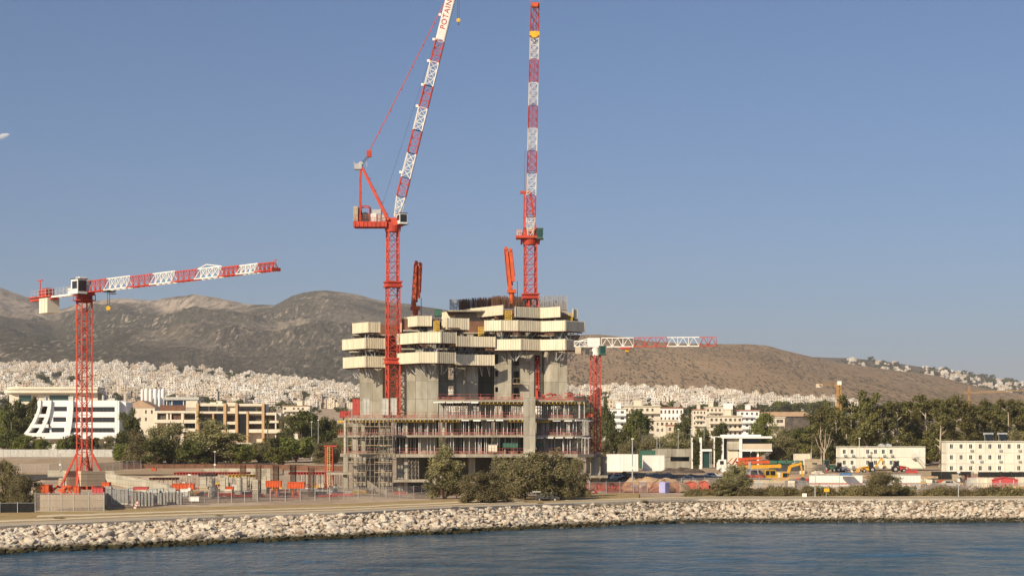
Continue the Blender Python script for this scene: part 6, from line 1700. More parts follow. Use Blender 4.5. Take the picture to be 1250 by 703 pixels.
# ---- right, three storeys
PC = cabin_proto()
Yc, s_ = 515.0, F / 515.0
gc = Z_(578.5, Yc)
rown = ['ground row', 'middle row', 'top row']
first = True
def mk_cabin(loc, label, group, blank=False, noac=False):
    global first
    if blank or noac:
        r = PC.copy(); COL.objects.link(r); r.location = loc; r['label'] = label; r['group'] = group
        for c in kids(PC):
            nm = c.name.split('.')[0]
            if noac and nm == 'air_conditioner': continue
            if blank and nm in ('window',): continue
            d = c.copy(); COL.objects.link(d); d.parent = r
            if blank and nm == 'wall':
                d.data = BLANK
            for g in kids(c):
                e = g.copy(); COL.objects.link(e); e.parent = d
        return r
    if first:
        first = False; PC.location = loc; PC['label'] = label; PC['group'] = group; return PC
    return dup(PC, loc, 0, label, None, group)
mb = MB(); mb.b2(-1.1, 1.1, -2.95, -2.88, .16, 2.56); mb.b2(-1.1, -1.04, -2.879, 2.95, .16, 2.56); mb.b2(1.04, 1.1, -2.879, 2.95, .16, 2.56); mb.b2(-1.039, 1.039, 2.89, 2.95, .16, 2.56); mb.b2(.2, 1.0, -2.97, -2.951, 1.75, 2.1); BLANK = mb.mesh('wall', M['cabin'])
cr = random.Random(4)
x0 = X_(1155.5, Yc)
for col in range(13):
    for row in range(3):
        x = x0 + 1.2 + col * 2.42
        blank = (col == 6 and row < 2)
        mk_cabin((x, Yc + 3, gc + row * 2.735), ('windowless cream cabin, %s of the three-storey stack' if blank else 'cream cabin with small window, %s of the three-storey stack') % rown[row], 'cabins of the three-storey stack, %s%s' % (rown[row], ', blank' if blank else ''), blank, cr.random() < .45)
mb = MB(); mb.b2(x0 - .15, x0 + 13 * 2.42 + .2, Yc - .25, Yc + 6.2, gc + 8.205, gc + 8.36); single('roof_sheet', mb, M['cabin'], 'flat pale roof sheet over the three-storey cabin stack', 'roof')
# solar water heaters on that roof
for i, (q, lb) in enumerate(((1207, 'solar water heater on the cabin roof, left one of the two'), (1224, 'solar water heater on the cabin roof, right one of the two'))):
    x = X_(q, Yc + 3); zr = gc + 8.36; r = thing('solar_heater', lb, 'solar heater', (x, Yc + 3, zr))
    mb = MB(); mb.quad((x - 1.0, Yc + 1.6, zr + .25), (x + 1.0, Yc + 1.6, zr + .25), (x + 1.0, Yc + 3.4, zr + 1.75), (x - 1.0, Yc + 3.4, zr + 1.75)); mb.quad((x - 1.0, Yc + 3.45, zr + 1.72), (x + 1.0, Yc + 3.45, zr + 1.72), (x + 1.0, Yc + 1.65, zr + .22), (x - 1.0, Yc + 1.65, zr + .22)); mb.build('collector', M['glass'], r)
    mb = MB(); mb.tube((x - 1.25, Yc + 3.6, zr + 1.75), (x + 1.25, Yc + 3.6, zr + 1.75), .34, n=14); mb.build('tank', M['grey_metal'], r)
    mb = MB()
    for sx in (-.95, .95): mb.bar((x + sx, Yc + 3.6, zr), (x + sx, Yc + 3.6, zr + 1.5), .08); mb.bar((x + sx, Yc + 1.6, zr), (x + sx, Yc + 3.55, zr + 1.62), .07); mb.bar((x + sx, Yc + 1.6, zr + .04), (x + sx, Yc + 3.6, zr + .04), .07)
    mb.build('stand', M['grey_metal'], r)
# ---- left, two storeys
Yd = 545.0; gd = Z_(571.3, Yd); x0 = X_(1025, Yd)
skipw = {(2, 0), (2, 1), (4, 1)}
for col in range(7):
    for row in range(2):
        x = x0 + 1.2 + col * 2.08 * 1.0
        bl = (col, row) in ((2, 1), (2, 0))
        mk_cabin((x, Yd + 3, gd + row * 2.9), ('windowless cream cabin, %s of the two-storey stack' if bl else 'cream cabin with small window, %s of the two-storey stack') % ('lower row', 'upper row')[row], 'cabins of the two-storey stack, %s%s' % (('lower row', 'upper row')[row], ', blank' if bl else ''), bl, (col, row) in skipw)
x1 = x0 + 7 * 2.08 + .35
r = thing('container_annex', 'windowless cream end of the two-storey cabin block with outside stair', 'site cabin', (x1 + 4.2, Yd + 3, gd))
mb = MB(); mb.b2(x1, X_(1129.6, Yd), Yd + .05, Yd + 6, gd + 2.9, gd + 5.65); mb.b2(x1, X_(1129.6, Yd), Yd + .051, Yd + 6, gd, gd + 2.85); mb.build('wall', M['cabin'], r)
mb = MB(); mb.b2(X_(1117, Yd), X_(1122, Yd), Yd - .02, Yd + .049, gd + 2.95, gd + 5.0); mb.build('door', M['white'], r)
mb = MB(); a = Vector((X_(1116, Yd), Yd - .8, gd + 2.9)); b = Vector((X_(1127.5, Yd), Yd - .8, gd))
for dy in (-.5, .5): mb.bar(a + Vector((0, dy, 0)), b + Vector((0, dy, 0)), .18); mb.bar(a + Vector((0, dy, 1)), b + Vector((0, dy, 1)), .07)
for k in range(14): c = a.lerp(b, k / 13); mb.box(c + Vector((0, 0, .1)), (.25, 1.0, .05))
mb.b2(X_(1112, Yd), a.x, Yd - 1.3, Yd - .3, gd + 2.78, gd + 2.9)
for k in range(5): x = X_(1112 + k, Yd); mb.bar((x, Yd - 1.3, gd + 2.9), (x, Yd - 1.3, gd + 3.9), .06)
mb.build('stair', M['panel_grey'], r)
mb = MB(); mb.b2(x0 - .1, X_(1129.8, Yd), Yd - .2, Yd + 6.2, gd + 5.7, gd + 5.82); single('roof_sheet', mb, M['cabin'], 'flat pale roof sheet over the two-storey cabin block', 'roof')
for q, lb in ((1076, 'grey roof fan unit on the two-storey cabins, left one'), (1084.5, 'grey roof fan unit on the two-storey cabins, right one')):
    mb = MB(); x = X_(q, Yd + 3); mb.box((x, Yd + 3, gd + 6.1), (1.5, 1.5, .5)); mb.tube((x, Yd + 3, gd + 6.35), (x, Yd + 3, gd + 6.55), .5, n=14); single('roof_fan', mb, M['grey_metal'], lb, 'fan unit')
# ------------------------------------------------------------------ trees and plants
M['leaf_olive'] = leaf_mat('olive_grey_leaves', (0.121, 0.113, 0.053), (0.338, 0.305, 0.15), 0.32)
M['leaf_pine'] = leaf_mat('dark_pine_needles', (0.046, 0.057, 0.021), (0.163, 0.169, 0.055), 0.32)
M['leaf_euca'] = leaf_mat('eucalyptus_leaves', (0.085, 0.090, 0.030), (0.265, 0.245, 0.088), 0.35)
M['leaf_green'] = leaf_mat('fresh_green_leaves', (0.081, 0.101, 0.025), (0.247, 0.26, 0.072), 0.32)
M['leaf_bush'] = leaf_mat('dry_bush_leaves', (0.109, 0.098, 0.046), (0.312, 0.267, 0.124), 0.32)
M['frond'] = leaf_mat('palm_fronds', (0.045, 0.055, 0.02), (0.11, 0.115, 0.04))

def leaf_mesh(name, clumps, m, size, seed, per=1.0, droop=0.0):
    g = np.random.default_rng(seed); Vv = []; 
    for (c, r, n) in clumps:
        n = int(n * per)
        d = g.normal(size=(n, 3)); d /= np.linalg.norm(d, axis=1)[:, None]
        rad = r * (g.random(n) ** 0.45)
        lump = 1 + 0.35 * np.sin(d[:, 0] * 5 + c[0] * 3) * np.sin(d[:, 1] * 4 + c[1] * 2) 
        p = np.array(c)[None, :] + d * (rad * lump)[:, None] * np.array([1, 1, .85])
        nn = d * 0.8 + g.normal(size=(n, 3)) * 0.7 + np.array([0, 0, .25]); nn /= np.linalg.norm(nn, axis=1)[:, None]
        t = np.cross(nn, g.normal(size=(n, 3))); t[:, 2] -= droop; t /= np.linalg.norm(t, axis=1)[:, None]
        b = np.cross(nn, t); b /= np.linalg.norm(b, axis=1)[:, None]
        s = size * (0.6 + 0.8 * g.random(n))[:, None]
        q = np.stack([p - t * s * .8, p + b * s * .38, p + t * s * .8 + nn * s * -.15, p - b * s * .38], 1)
        Vv.append(q)
    v = np.concatenate(Vv).reshape(-1, 3); nq = len(v) // 4
    me = bpy.data.meshes.new(name); me.vertices.add(len(v)); me.vertices.foreach_set('co', v.astype(np.float32).ravel())
    me.loops.add(nq * 4); me.loops.foreach_set('vertex_index', np.arange(nq * 4, dtype=np.int32))
    me.polygons.add(nq); me.polygons.foreach_set('loop_start', np.arange(0, nq * 4, 4, dtype=np.int32))
    me.materials.append(m); me.update(calc_edges=True); return me

def limbs(paths, m, name='trunk'):
    mb = MB()
    for pts, r0, r1 in paths:
        n = len(pts); mb.path([Vector(p) for p in pts], [r0 + (r1 - r0) * k / (n - 1) for k in range(n)], n=7)
    return mb.mesh(name, m)

def tree_kind(kind, seed):
    r = random.Random(seed); cl = []; ps = []
    if kind in ('olive', 'round', 'pine', 'bush', 'upright'):
        H, W, z0, n, rr, per, sz, lm, tm = {
            'olive': (8, 8.5, .5, 48, (.10, .17), 260, .20, 'leaf_olive', 'trunk'),
            'upright': (9, 6.2, .3, 46, (.11, .18), 260, .20, 'leaf_olive', 'trunk'),
            'round': (8, 8, 1.6, 34, (.12, .17), 130, .34, 'leaf_green', 'trunk'),
            'pine': (10, 8, 2.2, 30, (.10, .18), 150, .36, 'leaf_pine', 'trunk'),
            'bush': (2.2, 4, .1, 22, (.13, .22), 130, .15, 'leaf_bush', 'trunk')}[kind]
        lob = [r.uniform(.72, 1.18) for _ in range(7)]
        for k in range(n):
            a = r.uniform(0, 6.283); u = r.uniform(-1, 1) if kind != 'pine' else r.uniform(-.7, 1)
            f = math.sqrt(max(0, 1 - u * u)) * (1.0 if kind != 'upright' or u < 0 else (1 - .25 * u))
            q = a / 6.283 * 7; i = int(q) % 7; L_ = lob[i] * (1 - q % 1) + lob[(i + 1) % 7] * (q % 1)
            rad = (r.random() ** .4) * .92
            cr = W * r.uniform(*rr)
            zc = (z0 + H) / 2 + u * (H - z0) / 2 * rad * (.9 + .25 * lob[(i + 3) % 7] - .15) 
            c = (math.cos(a) * f * W / 2 * rad * L_, math.sin(a) * f * W / 2 * rad * L_, max(z0 + cr * .5, min(H - cr * .75, zc)))
            cl.append((c, cr, per))
            if k % 3 == 0 and kind != 'bush':
                b = (c[0] * .35, c[1] * .35, z0 + (c[2] - z0) * .35)
                ps.append(([(c[0] * .08, c[1] * .08, z0 * .6), b, (c[0] * .8, c[1] * .8, c[2] - cr * .2)], .16, .04))
        for k in range({'olive': 20, 'upright': 16, 'round': 9, 'pine': 8, 'bush': 6}[kind]):
            a = k * 2.4 + r.uniform(-.3, .3); i = int(a / 6.283 * 7) % 7; cr = W * r.uniform(.11, .16); q = W / 2 * r.uniform(.45, .86) * lob[i]
            cl.append(((math.cos(a) * q, math.sin(a) * q, z0 * .5 + cr * .6 + H * r.uniform(0, .26)), cr, per))
        ps.append(([(0, 0, -.4), (.1, .05, z0 * .6), (.0, .1, H * .55)], .26 if kind != 'bush' else .08, .08 if kind != 'bush' else .03))
        if kind == 'olive': ps.append(([(.3, 0, -.3), (.9, .1, 1.2), (2.0, .2, 2.6)], .2, .08)); ps.append(([(-.2, 0, -.3), (-.7, .1, 1.3), (-1.8, .0, 3.0)], .18, .07))
        return limbs(ps, M[tm]), leaf_mesh('crown', cl, M[lm], sz, seed), H, W
    if kind == 'euca':
        H, W = 20, 10
        lean = r.uniform(-1.2, 1.2)
        tr = [(0, 0, -.5), (lean * .2, .1, H * .3), (lean * .6, .2, H * .6), (lean, .1, H * .88)]
        ps.append((tr, .34, .09))
        nb = r.randint(5, 8)
        for k in range(nb):
            t = .28 + .6 * k / nb; a = r.uniform(0, 6.28); ln = W * r.uniform(.22, .42) * (1.05 - .4 * t)
            b0 = Vector((lean * t, .1, H * t)); b1 = b0 + Vector((math.cos(a) * ln * .6, math.sin(a) * ln * .6, H * .07)); b2 = b1 + Vector((math.cos(a) * ln * .5, math.sin(a) * ln * .5, H * .06))
            ps.append(([b0, b1, b2], .15, .04))
            for q in range(r.randint(3, 5)):
                c = b1.lerp(b2, r.uniform(.1, 1.1)) + Vector((r.gauss(0, .7), r.gauss(0, .7), r.uniform(-1.5, 1.5))); cl.append((tuple(c), r.uniform(.8, 1.8), 130))
        for q in range(5): cl.append(((lean + r.gauss(0, 1.1), r.gauss(0, 1.1), H * r.uniform(.78, .95)), r.uniform(.7, 1.4), 120))
        for q in range(r.randint(6, 10)): a = r.uniform(0, 6.28); cl.append(((math.cos(a) * r.uniform(1, 3.4), math.sin(a) * 2.5, H * r.uniform(.14, .5)), r.uniform(1.0, 1.9), 130))
        return limbs(ps, M['trunk_pale']), leaf_mesh('crown', cl, M['leaf_euca'], .42, seed, 1, .25), H, W
    if kind == 'palm':
        H = 9.0; ps.append(([(0, 0, -.3), (.1, 0, 4), (.05, 0, 8)], .32, .26)); V_ = []; mbp = MB()
        for k in range(30):
            a = k * 2.4; el = r.uniform(-.7, 1.2); L_ = r.uniform(2.0, 2.7); p = Vector((.05, 0, 8)); d = Vector((math.cos(a) * math.cos(el), math.sin(a) * math.cos(el), math.sin(el))); sd = Vector((-math.sin(a), math.cos(a), 0))
            for s_ in range(5):
                q = p + d * L_ / 5; w0, w1 = .42 * (1 - s_ / 5.5), .42 * (1 - (s_ + 1) / 5.5)
                mbp.quad(p - sd * w0 + Vector((0, 0, -w0 * .7)), p, q, q - sd * w1 + Vector((0, 0, -w1 * .7))); mbp.quad(p, p + sd * w0 + Vector((0, 0, -w0 * .7)), q + sd * w1 + Vector((0, 0, -w1 * .7)), q)
                p = q; d = (d + Vector((0, 0, -.22))).normalized()
        return limbs(ps, M['trunk']), mbp.mesh('crown', M['frond']), H, 4.8
TK = {}
def tkind(kind, i):
    if (kind, i) not in TK: TK[(kind, i)] = tree_kind(kind, hash((kind == 'euca', len(kind), i)) % 9973 + i)
    return TK[(kind, i)]
tr_r = random.Random(99)
def tree(kind, i, px, py_t, wpx, Y, label, group=None, name='tree', base=None, rz=None, cat='tree', zoff=0.0):
    tm, cm, H, W = tkind(kind, i)
    zb = (gzp(px, Y) if base is None else Z_(base, Y)) + zoff; h = Z_(py_t, Y) - zb; w = wpx * Y / F
    r = thing(name, label, cat, (X_(px, Y), Y, zb - .05), group, tr_r.uniform(0, 6.28) if rz is None else rz)
    r.scale = (w / W, w / W, h / H)
    inst('trunk', tm, r); inst('crown', cm, r)
    return r

# foreground clump before the tower
tree('upright', 0, 543, 541.5, 52, 366, 'upright grey-green tree left of the gap before the tower', rz=1.0)
tree('olive', 0, 591, 574.5, 64, 338, 'low round grey-green bush tree lowest in the clump before the tower', rz=.3)
tree('olive', 1, 624, 552, 70, 364, 'wide grey-green tree behind the low round bush tree', rz=2.2)
tree('olive', 2, 664, 546.5, 88, 352, 'largest spreading grey-green tree of the clump, over the small dark shelter', rz=4.0)
tree('olive', 3, 700, 558, 40, 366, 'small tree at the right end of the clump before the tower', rz=5.0)
tree('olive', 1, 1075, 571.5, 44, 366, 'round grey-green tree standing alone before the white hoarding at the right', rz=1.7)
tree('olive', 2, 900, 563, 42, 372, 'loose grey-green tree left of the yellow mobile crane', rz=3.3)
tree('upright', 1, 884, 580, 30, 366, 'short tree leaning into the loose tree by the mobile crane', rz=.7)
# left edge
tree('olive', 3, 6, 560, 44, 318, 'tall olive tree at the left edge of the photo', rz=1.1)
tree('olive', 1, 27, 574, 42, 313, 'broad olive tree at the left edge, right of the tall one', rz=2.0)
# behind the left site
Lt = [
 ('olive', 1, 176, 521, 56, 560, 'dark grey-green tree left of the three big trees under the tan-pier building'),
 ('pine', 0, 160, 497, 30, 640, 'dark pine between the white office and the tan-roofed hall'),
 ('olive', 0, 207, 516, 62, 555, 'big grey tree below the left wing of the tan-pier building'),
 ('upright', 0, 260, 511, 74, 552, 'biggest rounded grey tree before the middle of the tan-pier building'),
 ('pine', 1, 190, 534, 44, 548, 'low dark pine under the big grey tree'),
 ('pine', 2, 234, 536, 46, 546, 'low dark pine left of the biggest rounded grey tree'),
 ('round', 0, 294, 541, 40, 550, 'low green tree right of the biggest rounded grey tree'),
 ('olive', 2, 318, 537, 44, 570, 'olive tree before the parked coach'),
 ('pine', 0, 338, 527, 38, 600, 'dark pine right of the tan-pier building'),
 ('pine', 1, 372, 500, 50, 640, 'tall spreading pine left of the tower'),
 ('olive', 3, 352, 505, 34, 700, 'grey tree left of the tall spreading pine'),
 ('round', 1, 362, 532, 56, 575, 'wide green tree under the tall spreading pine'),
 ('pine', 2, 398, 507, 36, 610, 'dark pine behind the red stair tower'),
 ('olive', 0, 400, 538, 44, 565, 'low olive tree before the dark pine near the stair tower'),
 ('round', 0, 340, 545, 36, 548, 'low green tree at the foot of the dark pine'),
 ('pine', 1, 149, 528, 28, 600, 'low dark pine at the right foot of the white office'),
 ('round', 1, 152, 540, 36, 570, 'light green tree beside the low dark pine by the white office'),
 ('olive', 2, 420, 526, 30, 580, 'narrow olive tree half behind the tower scaffold'),
 ('pine', 2, 20, 486, 40, 720, 'tall dark pine at the left edge behind the palms'),
 ('pine', 0, 38, 497, 34, 700, 'dark pine between the palms and the white office'),
 ('round', 0, 4, 500, 30, 690, 'light green tree at the very left edge'),
 ('pine', 1, 14, 524, 40, 672, 'low dark tree at the foot of the palms'),
 ('pine', 2, 90, 528.5, 25, 664, 'rounded dark shrub before the white office, left of the crane mast'),
 ('round', 1, 78, 534, 22, 662, 'smaller shrub left of the rounded dark shrub at the white office'),
 ('pine', 0, 112, 531, 20, 664, 'dark shrub right of the crane mast before the white office'),
 ('olive', 0, 132, 531, 22, 664, 'grey shrub near the right end of the white office'),
 ('round', 0, 30, 531, 34, 664, 'green shrub at the left foot of the white office'),
 ('round', 1, 52, 534, 22, 662, 'small green shrub under the curved fins of the white office'),
 ('pine', 1, 43, 483, 22, 900, 'dark tree in front of the long low hall'),
]
for k, i, px, pt, w, Y, lb in Lt: tree(k, i, px, pt, w, Y, lb)
tree('palm', 0, 6.5, 511, 12, 676, 'shorter palm at the left edge near the white office', name='palm_tree')
tree('palm', 1, 13.8, 503, 12, 674, 'taller palm at the left edge near the white office', name='palm_tree')
tree('palm', 0, 244, 504, 11, 695, 'palm before the left tan pier of the apartment building', name='palm_tree')
tree('palm', 1, 327, 512, 11, 690, 'palm at the right end of the apartment building', name='palm_tree')
tree('palm', 1, 842, 497, 9, 900, 'palm among the town blocks right of the tower', name='palm_tree')
tree('pine', 0, 56, 496.5, 16, YB + 4, 'green planter bush in the top terrace of the white office', name='planter_bush', base=505.5, cat='plant')
# right of the tower, before the town blocks
Rt = [
 ('pine', 0, 742, 485, 20, 700, 'dark round tree right beside the slim crane mast'),
 ('pine', 1, 778, 499, 38, 690, 'large dark pine before the beige town block'),
 ('pine', 2, 752, 522, 36, 640, 'dark low tree at the foot of the white apartment block'),
 ('round', 0, 768, 516, 26, 660, 'small green tree left of the large dark pine'),
 ('olive', 1, 797, 529, 46, 625, 'grey-green tree behind the white containers'),
 ('olive', 2, 825, 524, 46, 640, 'grey-green tree above the concrete pavilion'),
 ('pine', 0, 833, 504, 24, 760, 'dark tree under the white building with red roof line'),
 ('round', 1, 858, 519, 22, 690, 'round green tree left of the long balcony block'),
 ('olive', 3, 848, 532, 36, 640, 'olive tree behind the green pylons'),
 ('pine', 1, 880, 515, 24, 720, 'dark tree before the long balcony block'),
 ('round', 0, 934, 503, 28, 740, 'bright green tree right of the modern house roof'),
 ('round', 1, 925, 515, 24, 700, 'green tree directly behind the modern house'),
 ('olive', 0, 955, 530, 44, 620, 'grey scrubby tree right of the modern house'),
 ('pine', 2, 975, 520, 36, 660, 'dark tree left of the eucalyptus grove'),
 ('olive', 1, 955, 517, 30, 700, 'olive tree before the pale low block'),
 ('olive', 2, 735, 535, 26, 610, 'grey bush tree behind the right end of the tower base'),
 ('olive', 0, 770, 538, 36, 600, 'grey-green tree behind the tall lamp mast'),
 ('olive', 3, 872, 536, 26, 640, 'olive tree left of the modern house'),
]
for k, i, px, pt, w, Y, lb in Rt: tree(k, i, px, pt, w, Y, lb)
# eucalyptus grove behind the cabins
gr = random.Random(12)
front = [(990, 520, 36), (1003, 505, 34), (1022, 493, 42), (1040, 489, 44), (1058, 484, 48), (1078, 492, 42), (1096, 487, 46), (1113, 497, 40), (1129, 482, 50), (1147, 486, 46), (1163, 497, 40), (1180, 487, 46), (1197, 483, 50), (1214, 492, 44), (1231, 489, 46), (1248, 497, 44), (1262, 490, 44)]
where = ['at the left edge of the grove', 'second from the left edge of the grove', 'behind the left end of the two-storey cabins', 'above the pale mast pole of the two-storey cabins', 'tallest above the two-storey cabins', 'above the roof fans', 'above the blank end of the two-storey cabins', 'behind the right end of the two-storey cabins', 'tallest in the gap between the two cabin stacks', 'in the gap, right of its tallest', 'above the left corner of the three-storey cabins', 'left of the roof solar heaters', 'tallest above the roof solar heaters', 'right of the roof solar heaters', 'above the right part of the three-storey cabins', 'at the right edge of the photo', 'cut by the right edge of the photo']
for (q, t, w), wh in zip(front, where):
    tree('euca', gr.randrange(5), q, t - 2 + gr.uniform(-7, 6), w * gr.uniform(.85, 1.15), gr.uniform(600, 640), 'eucalyptus ' + wh, name='eucalyptus_tree')
for q in range(985, 1275, 13):
    tree('euca', gr.randrange(5), q + gr.uniform(-4, 4), lerp_tab([(985, 517), (1010, 498), (1060, 491), (1130, 490), (1200, 491), (1280, 496)], q) + gr.uniform(-3, 14), gr.uniform(34, 50), gr.uniform(655, 720), 'eucalyptus in the back row of the grove behind the cabins', 'back row of the eucalyptus grove', name='eucalyptus_tree')
for q in range(1000, 1265, 12):
    tree(gr.choice(['pine', 'olive', 'round']), gr.randrange(3), q + gr.uniform(-4, 4), gr.uniform(528, 545), 34, gr.uniform(640, 660), 'dark undergrowth tree between the eucalyptus trunks', 'undergrowth of the eucalyptus grove')
tree('olive', 2, 1242, 522, 44, 560, 'grey-green tree behind the right end of the three-storey cabins')
# bare pale tree by the two-storey cabins
bt = thing('bare_tree', 'bare pale branching tree left of the two-storey cabins', 'tree', (X_(1006, 590), 590, gzp(1006, 590)))
mb = MB(); z0 = gzp(1006, 590); x = X_(1006, 590)
mb.path([Vector((x, 590, z0 - .3)), Vector((x, 590, z0 + 4.4)), Vector((x + .2, 590, z0 + 6))], [.26, .22, .16]); mb.build('trunk', M['trunk_pale'], bt)
mb = MB()
for dx, dz, k in ((-2.9, 5.6, 0), (1.8, 6.5, 1), (.4, 7.5, 2), (-1.6, 7.0, 3), (2.6, 4.6, 4)):
    b = Vector((x + .1, 590, z0 + 4 + k * .3)); e = Vector((x + dx, 590 + (k - 2) * .5, z0 + 4 + dz)); m_ = b.lerp(e, .5) + Vector((dx * .1, 0, -.4)); mb.path([b, m_, e], [.15, .1, .03]); mb.path([m_, m_ + Vector((dx * .2, .3, 2.2))], [.07, .02]); mb.path([b.lerp(m_, .6), b.lerp(m_, .6) + Vector((-dx * .15, .2, 2.0))], [.06, .02])
mb.build('branches', M['trunk_pale'], bt)

# low bushes along the road, right half
br_ = random.Random(31)
for q in list(range(848, 1012, 9)) + list(range(1034, 1066, 9)) + list(range(1086, 1114, 10)) + list(range(1132, 1262, 9)):
    Y = br_.uniform(366, 374); h = br_.uniform(11, 18); 
    tree('bush', br_.randrange(4), q + br_.uniform(-4, 4), 609.5 - h * (1.15 if 1060 < q < 1110 else 1), br_.uniform(24, 38), Y, 'low dry green bush in the hedge line beside the promenade', 'low bushes beside the promenade', name='bush', cat='bush', base=609.8)
for q, t, w, Y, lb in ((352, 589, 10, 0, None),):
    pass
for q, Y, lb in ((268, 287, 'small green weed tuft at the edge of the promenade, left part'), (72, 283, 'flat green weed patch on the path at the left'), (556, 313, 'green weed tuft on top of the boulders below the low bush tree'), (660, 333, 'green weed tuft on the boulders below the largest tree'), (787, 341, 'flat green weed patch on the boulders right of the tower')):
    tree('bush', 1, q, 0, 16, Y, lb, name='weed', cat='weed', zoff=.0).scale = (.55, .35, .22)
# small dark trees scattered in the far town
tt = random.Random(8); FT = [tree_kind('pine', 41), tree_kind('round', 42)]
def far_tree(px, Y, h, lb, grp, zfun):
    tm, cm, H, W = FT[tt.randrange(2)]
    r = thing('tree', lb, 'tree', (X_(px, Y), Y, zfun(px, Y) - .5), grp, tt.uniform(0, 6)); r.scale = (h / H * 1.25, h / H * 1.25, h / H)
    inst('crown', cm, r); inst('trunk', tm, r)
for _ in range(36):
    far_tree(tt.uniform(-10, 150) if _ % 2 else tt.uniform(280, 440), tt.uniform(1020, 1300), tt.uniform(8, 13), 'dark tree in the belt between the near buildings and the town', 'tree belt before the left town', gzp)
for _ in range(60):
    far_tree(tt.uniform(985, 1262) if _ % 3 else tt.uniform(735, 1000), tt.uniform(2000, 2300), tt.uniform(10, 15), 'dark tree in the belt below the brown hill', 'tree belt below the brown hill', lambda p, Y: town_z(p, Y) if Y > 2200 else gzp(p, Y))

# the many tiny trees between the far houses: one mass
FV = []
for sd in range(6):
    g = random.Random(sd); cl = [((g.gauss(0, .24), g.gauss(0, .24), g.uniform(.3, .85)), g.uniform(.16, .3), 40) for _ in range(11)]
    me = leaf_mesh('tmp', cl, M['leaf_pine'], .11, sd); co = np.zeros(len(me.vertices) * 3, dtype=np.float32); me.vertices.foreach_get('co', co); FV.append(co.reshape(-1, 3)); bpy.data.meshes.remove(me)
PV_ = []
def put(px, Y, z, h): v = FV[tt.randrange(6)]; PV_.append(v * np.array([h * 1.3, h * 1.3, h]) + np.array([X_(px, Y), Y, z - .4]))
for _ in range(300): px, Y = tt.uniform(-30, 480), 1700 * (4500 / 1700) ** tt.random(); put(px, Y, town_z(px, Y) if Y > 2200 else gzp(px, Y), tt.uniform(7, 15))
for _ in range(230): px, Y = tt.uniform(680, 1020), 1400 * (3700 / 1400) ** tt.random(); put(px, Y, town_z(px, Y) if Y > 2200 else gzp(px, Y), tt.uniform(7, 14))
for _ in range(130):
    px, Y = tt.uniform(1030, 1270), tt.uniform(6000, 6850); put(px, Y, 120 + (Z_(lerp_tab(CREST_B, px), 6900) - 120) * ((Y - 5800) / 1100) ** .9, tt.uniform(9, 18))
v = np.concatenate(PV_); nq = len(v) // 4; me = bpy.data.meshes.new('town_trees'); me.vertices.add(len(v)); me.vertices.foreach_set('co', v.astype(np.float32).ravel())
me.loops.add(nq * 4); me.loops.foreach_set('vertex_index', np.arange(nq * 4, dtype=np.int32)); me.polygons.add(nq); me.polygons.foreach_set('loop_start', np.arange(0, nq * 4, 4, dtype=np.int32)); me.materials.append(M['leaf_pine']); me.update(calc_edges=True)
tag(inst('town_trees', me), 'many tiny dark trees scattered between the far houses', 'trees', kind='stuff')

for q in range(435, 745, 26):
    tree(tt.choice(['olive', 'pine', 'round']), tt.randrange(3), q, tt.uniform(516, 536), tt.uniform(36, 54), tt.uniform(570, 680), 'tree hidden behind the tower between the left wood and the town blocks', 'trees behind the tower')
# ------------------------------------------------------------------ fences, walls and hoardings
def fence(name, label, pts, h, netm, postm='grey_metal', step=3.0, cat='fence', hoard=False, pr=.06, dz=0.0):
    """pts: (px, Y) along the foot"""
    P = [Vector((X_(p, Y), Y, gzp(p, Y) + dz)) for p, Y in pts]
    root = thing(name, label, cat, P[len(P) // 2])
    net = MB(); posts = []; rail = MB()
    for a, b in zip(P, P[1:]):
        L = (b - a).length; n = max(1, round(L / step)); 
        for k in range(n):
            p, q = a.lerp(b, k / n), a.lerp(b, (k + 1) / n)
            nv = len(net.v); d = Vector((-(q - p).y, (q - p).x, 0)).normalized() * .02
            for o_ in (-1, 1):
                for w_, zz in ((p, .05), (q, .05), (q, h), (p, h)): net.v.append(tuple(w_ + d * o_ + Vector((0, 0, zz + RND.uniform(-.03, .03) * (0 if hoard else 1)))))
            net.f += [(nv + i for i in f) for f in ((0, 1, 2, 3), (7, 6, 5, 4), (3, 2, 6, 7), (0, 3, 7, 4), (1, 5, 6, 2))]
            net.f[-5:] = [tuple(f) for f in net.f[-5:]]
            posts.append(p)
            rail.bar(p + Vector((0, -.03, h)), q + Vector((0, -.03, h)), .05)
    posts.append(P[-1])
    net.build('hoarding_sheet' if hoard else 'netting', M[netm], root)
    rail.build('top_rail', M[postm], root)
    stp = max(1, math.ceil(len(posts) / 95))
    pm_ = MB(); pm_.box((0, 0, h / 2 + .05), (pr * 1.4, pr * 1.4, h + .25)); pme = pm_.mesh('post', M[postm])
    for p in posts[::stp]: inst('post', pme, root, tuple(p - Vector(root.location) + Vector((0, -.06, 0))))
    return root
fence('site_fence', 'wire mesh fence with thin posts in front of the left site and tower', [(128, 322), (185, 335), (250, 345), (330, 356), (420, 366), (505, 372), (525, 376)], 2.1, 'fence_net')
fence('site_fence', 'fence with faded red netting right of the clump of trees', [(700, 386), (740, 388), (790, 392), (830, 394)], 2.2, 'fence_red')
fence('site_fence', 'low dark green net fence at the bottom left corner', [(-40, 302), (0, 303), (43, 304.5)], 1.6, 'black_net', hoard=False)
fence('site_fence', 'tall wire mesh fence around the precast wall under the left crane', [(43, 308), (60, 308.5), (90, 309), (127, 310)], 2.9, 'fence_net', step=2.2)
fence('hoarding', 'long pale grey metal hoarding between the left site and the white office', [(-60, 640), (40, 640), (100, 640), (146, 640)], 2.4, 'panel_grey', 'grey_metal', 2.4, 'hoarding', True, dz=.0)
fence('site_fence', 'thin wire fence across the dry yard behind the left crane', [(10, 500), (60, 500), (120, 505), (172, 520)], 2.2, 'fence_net')
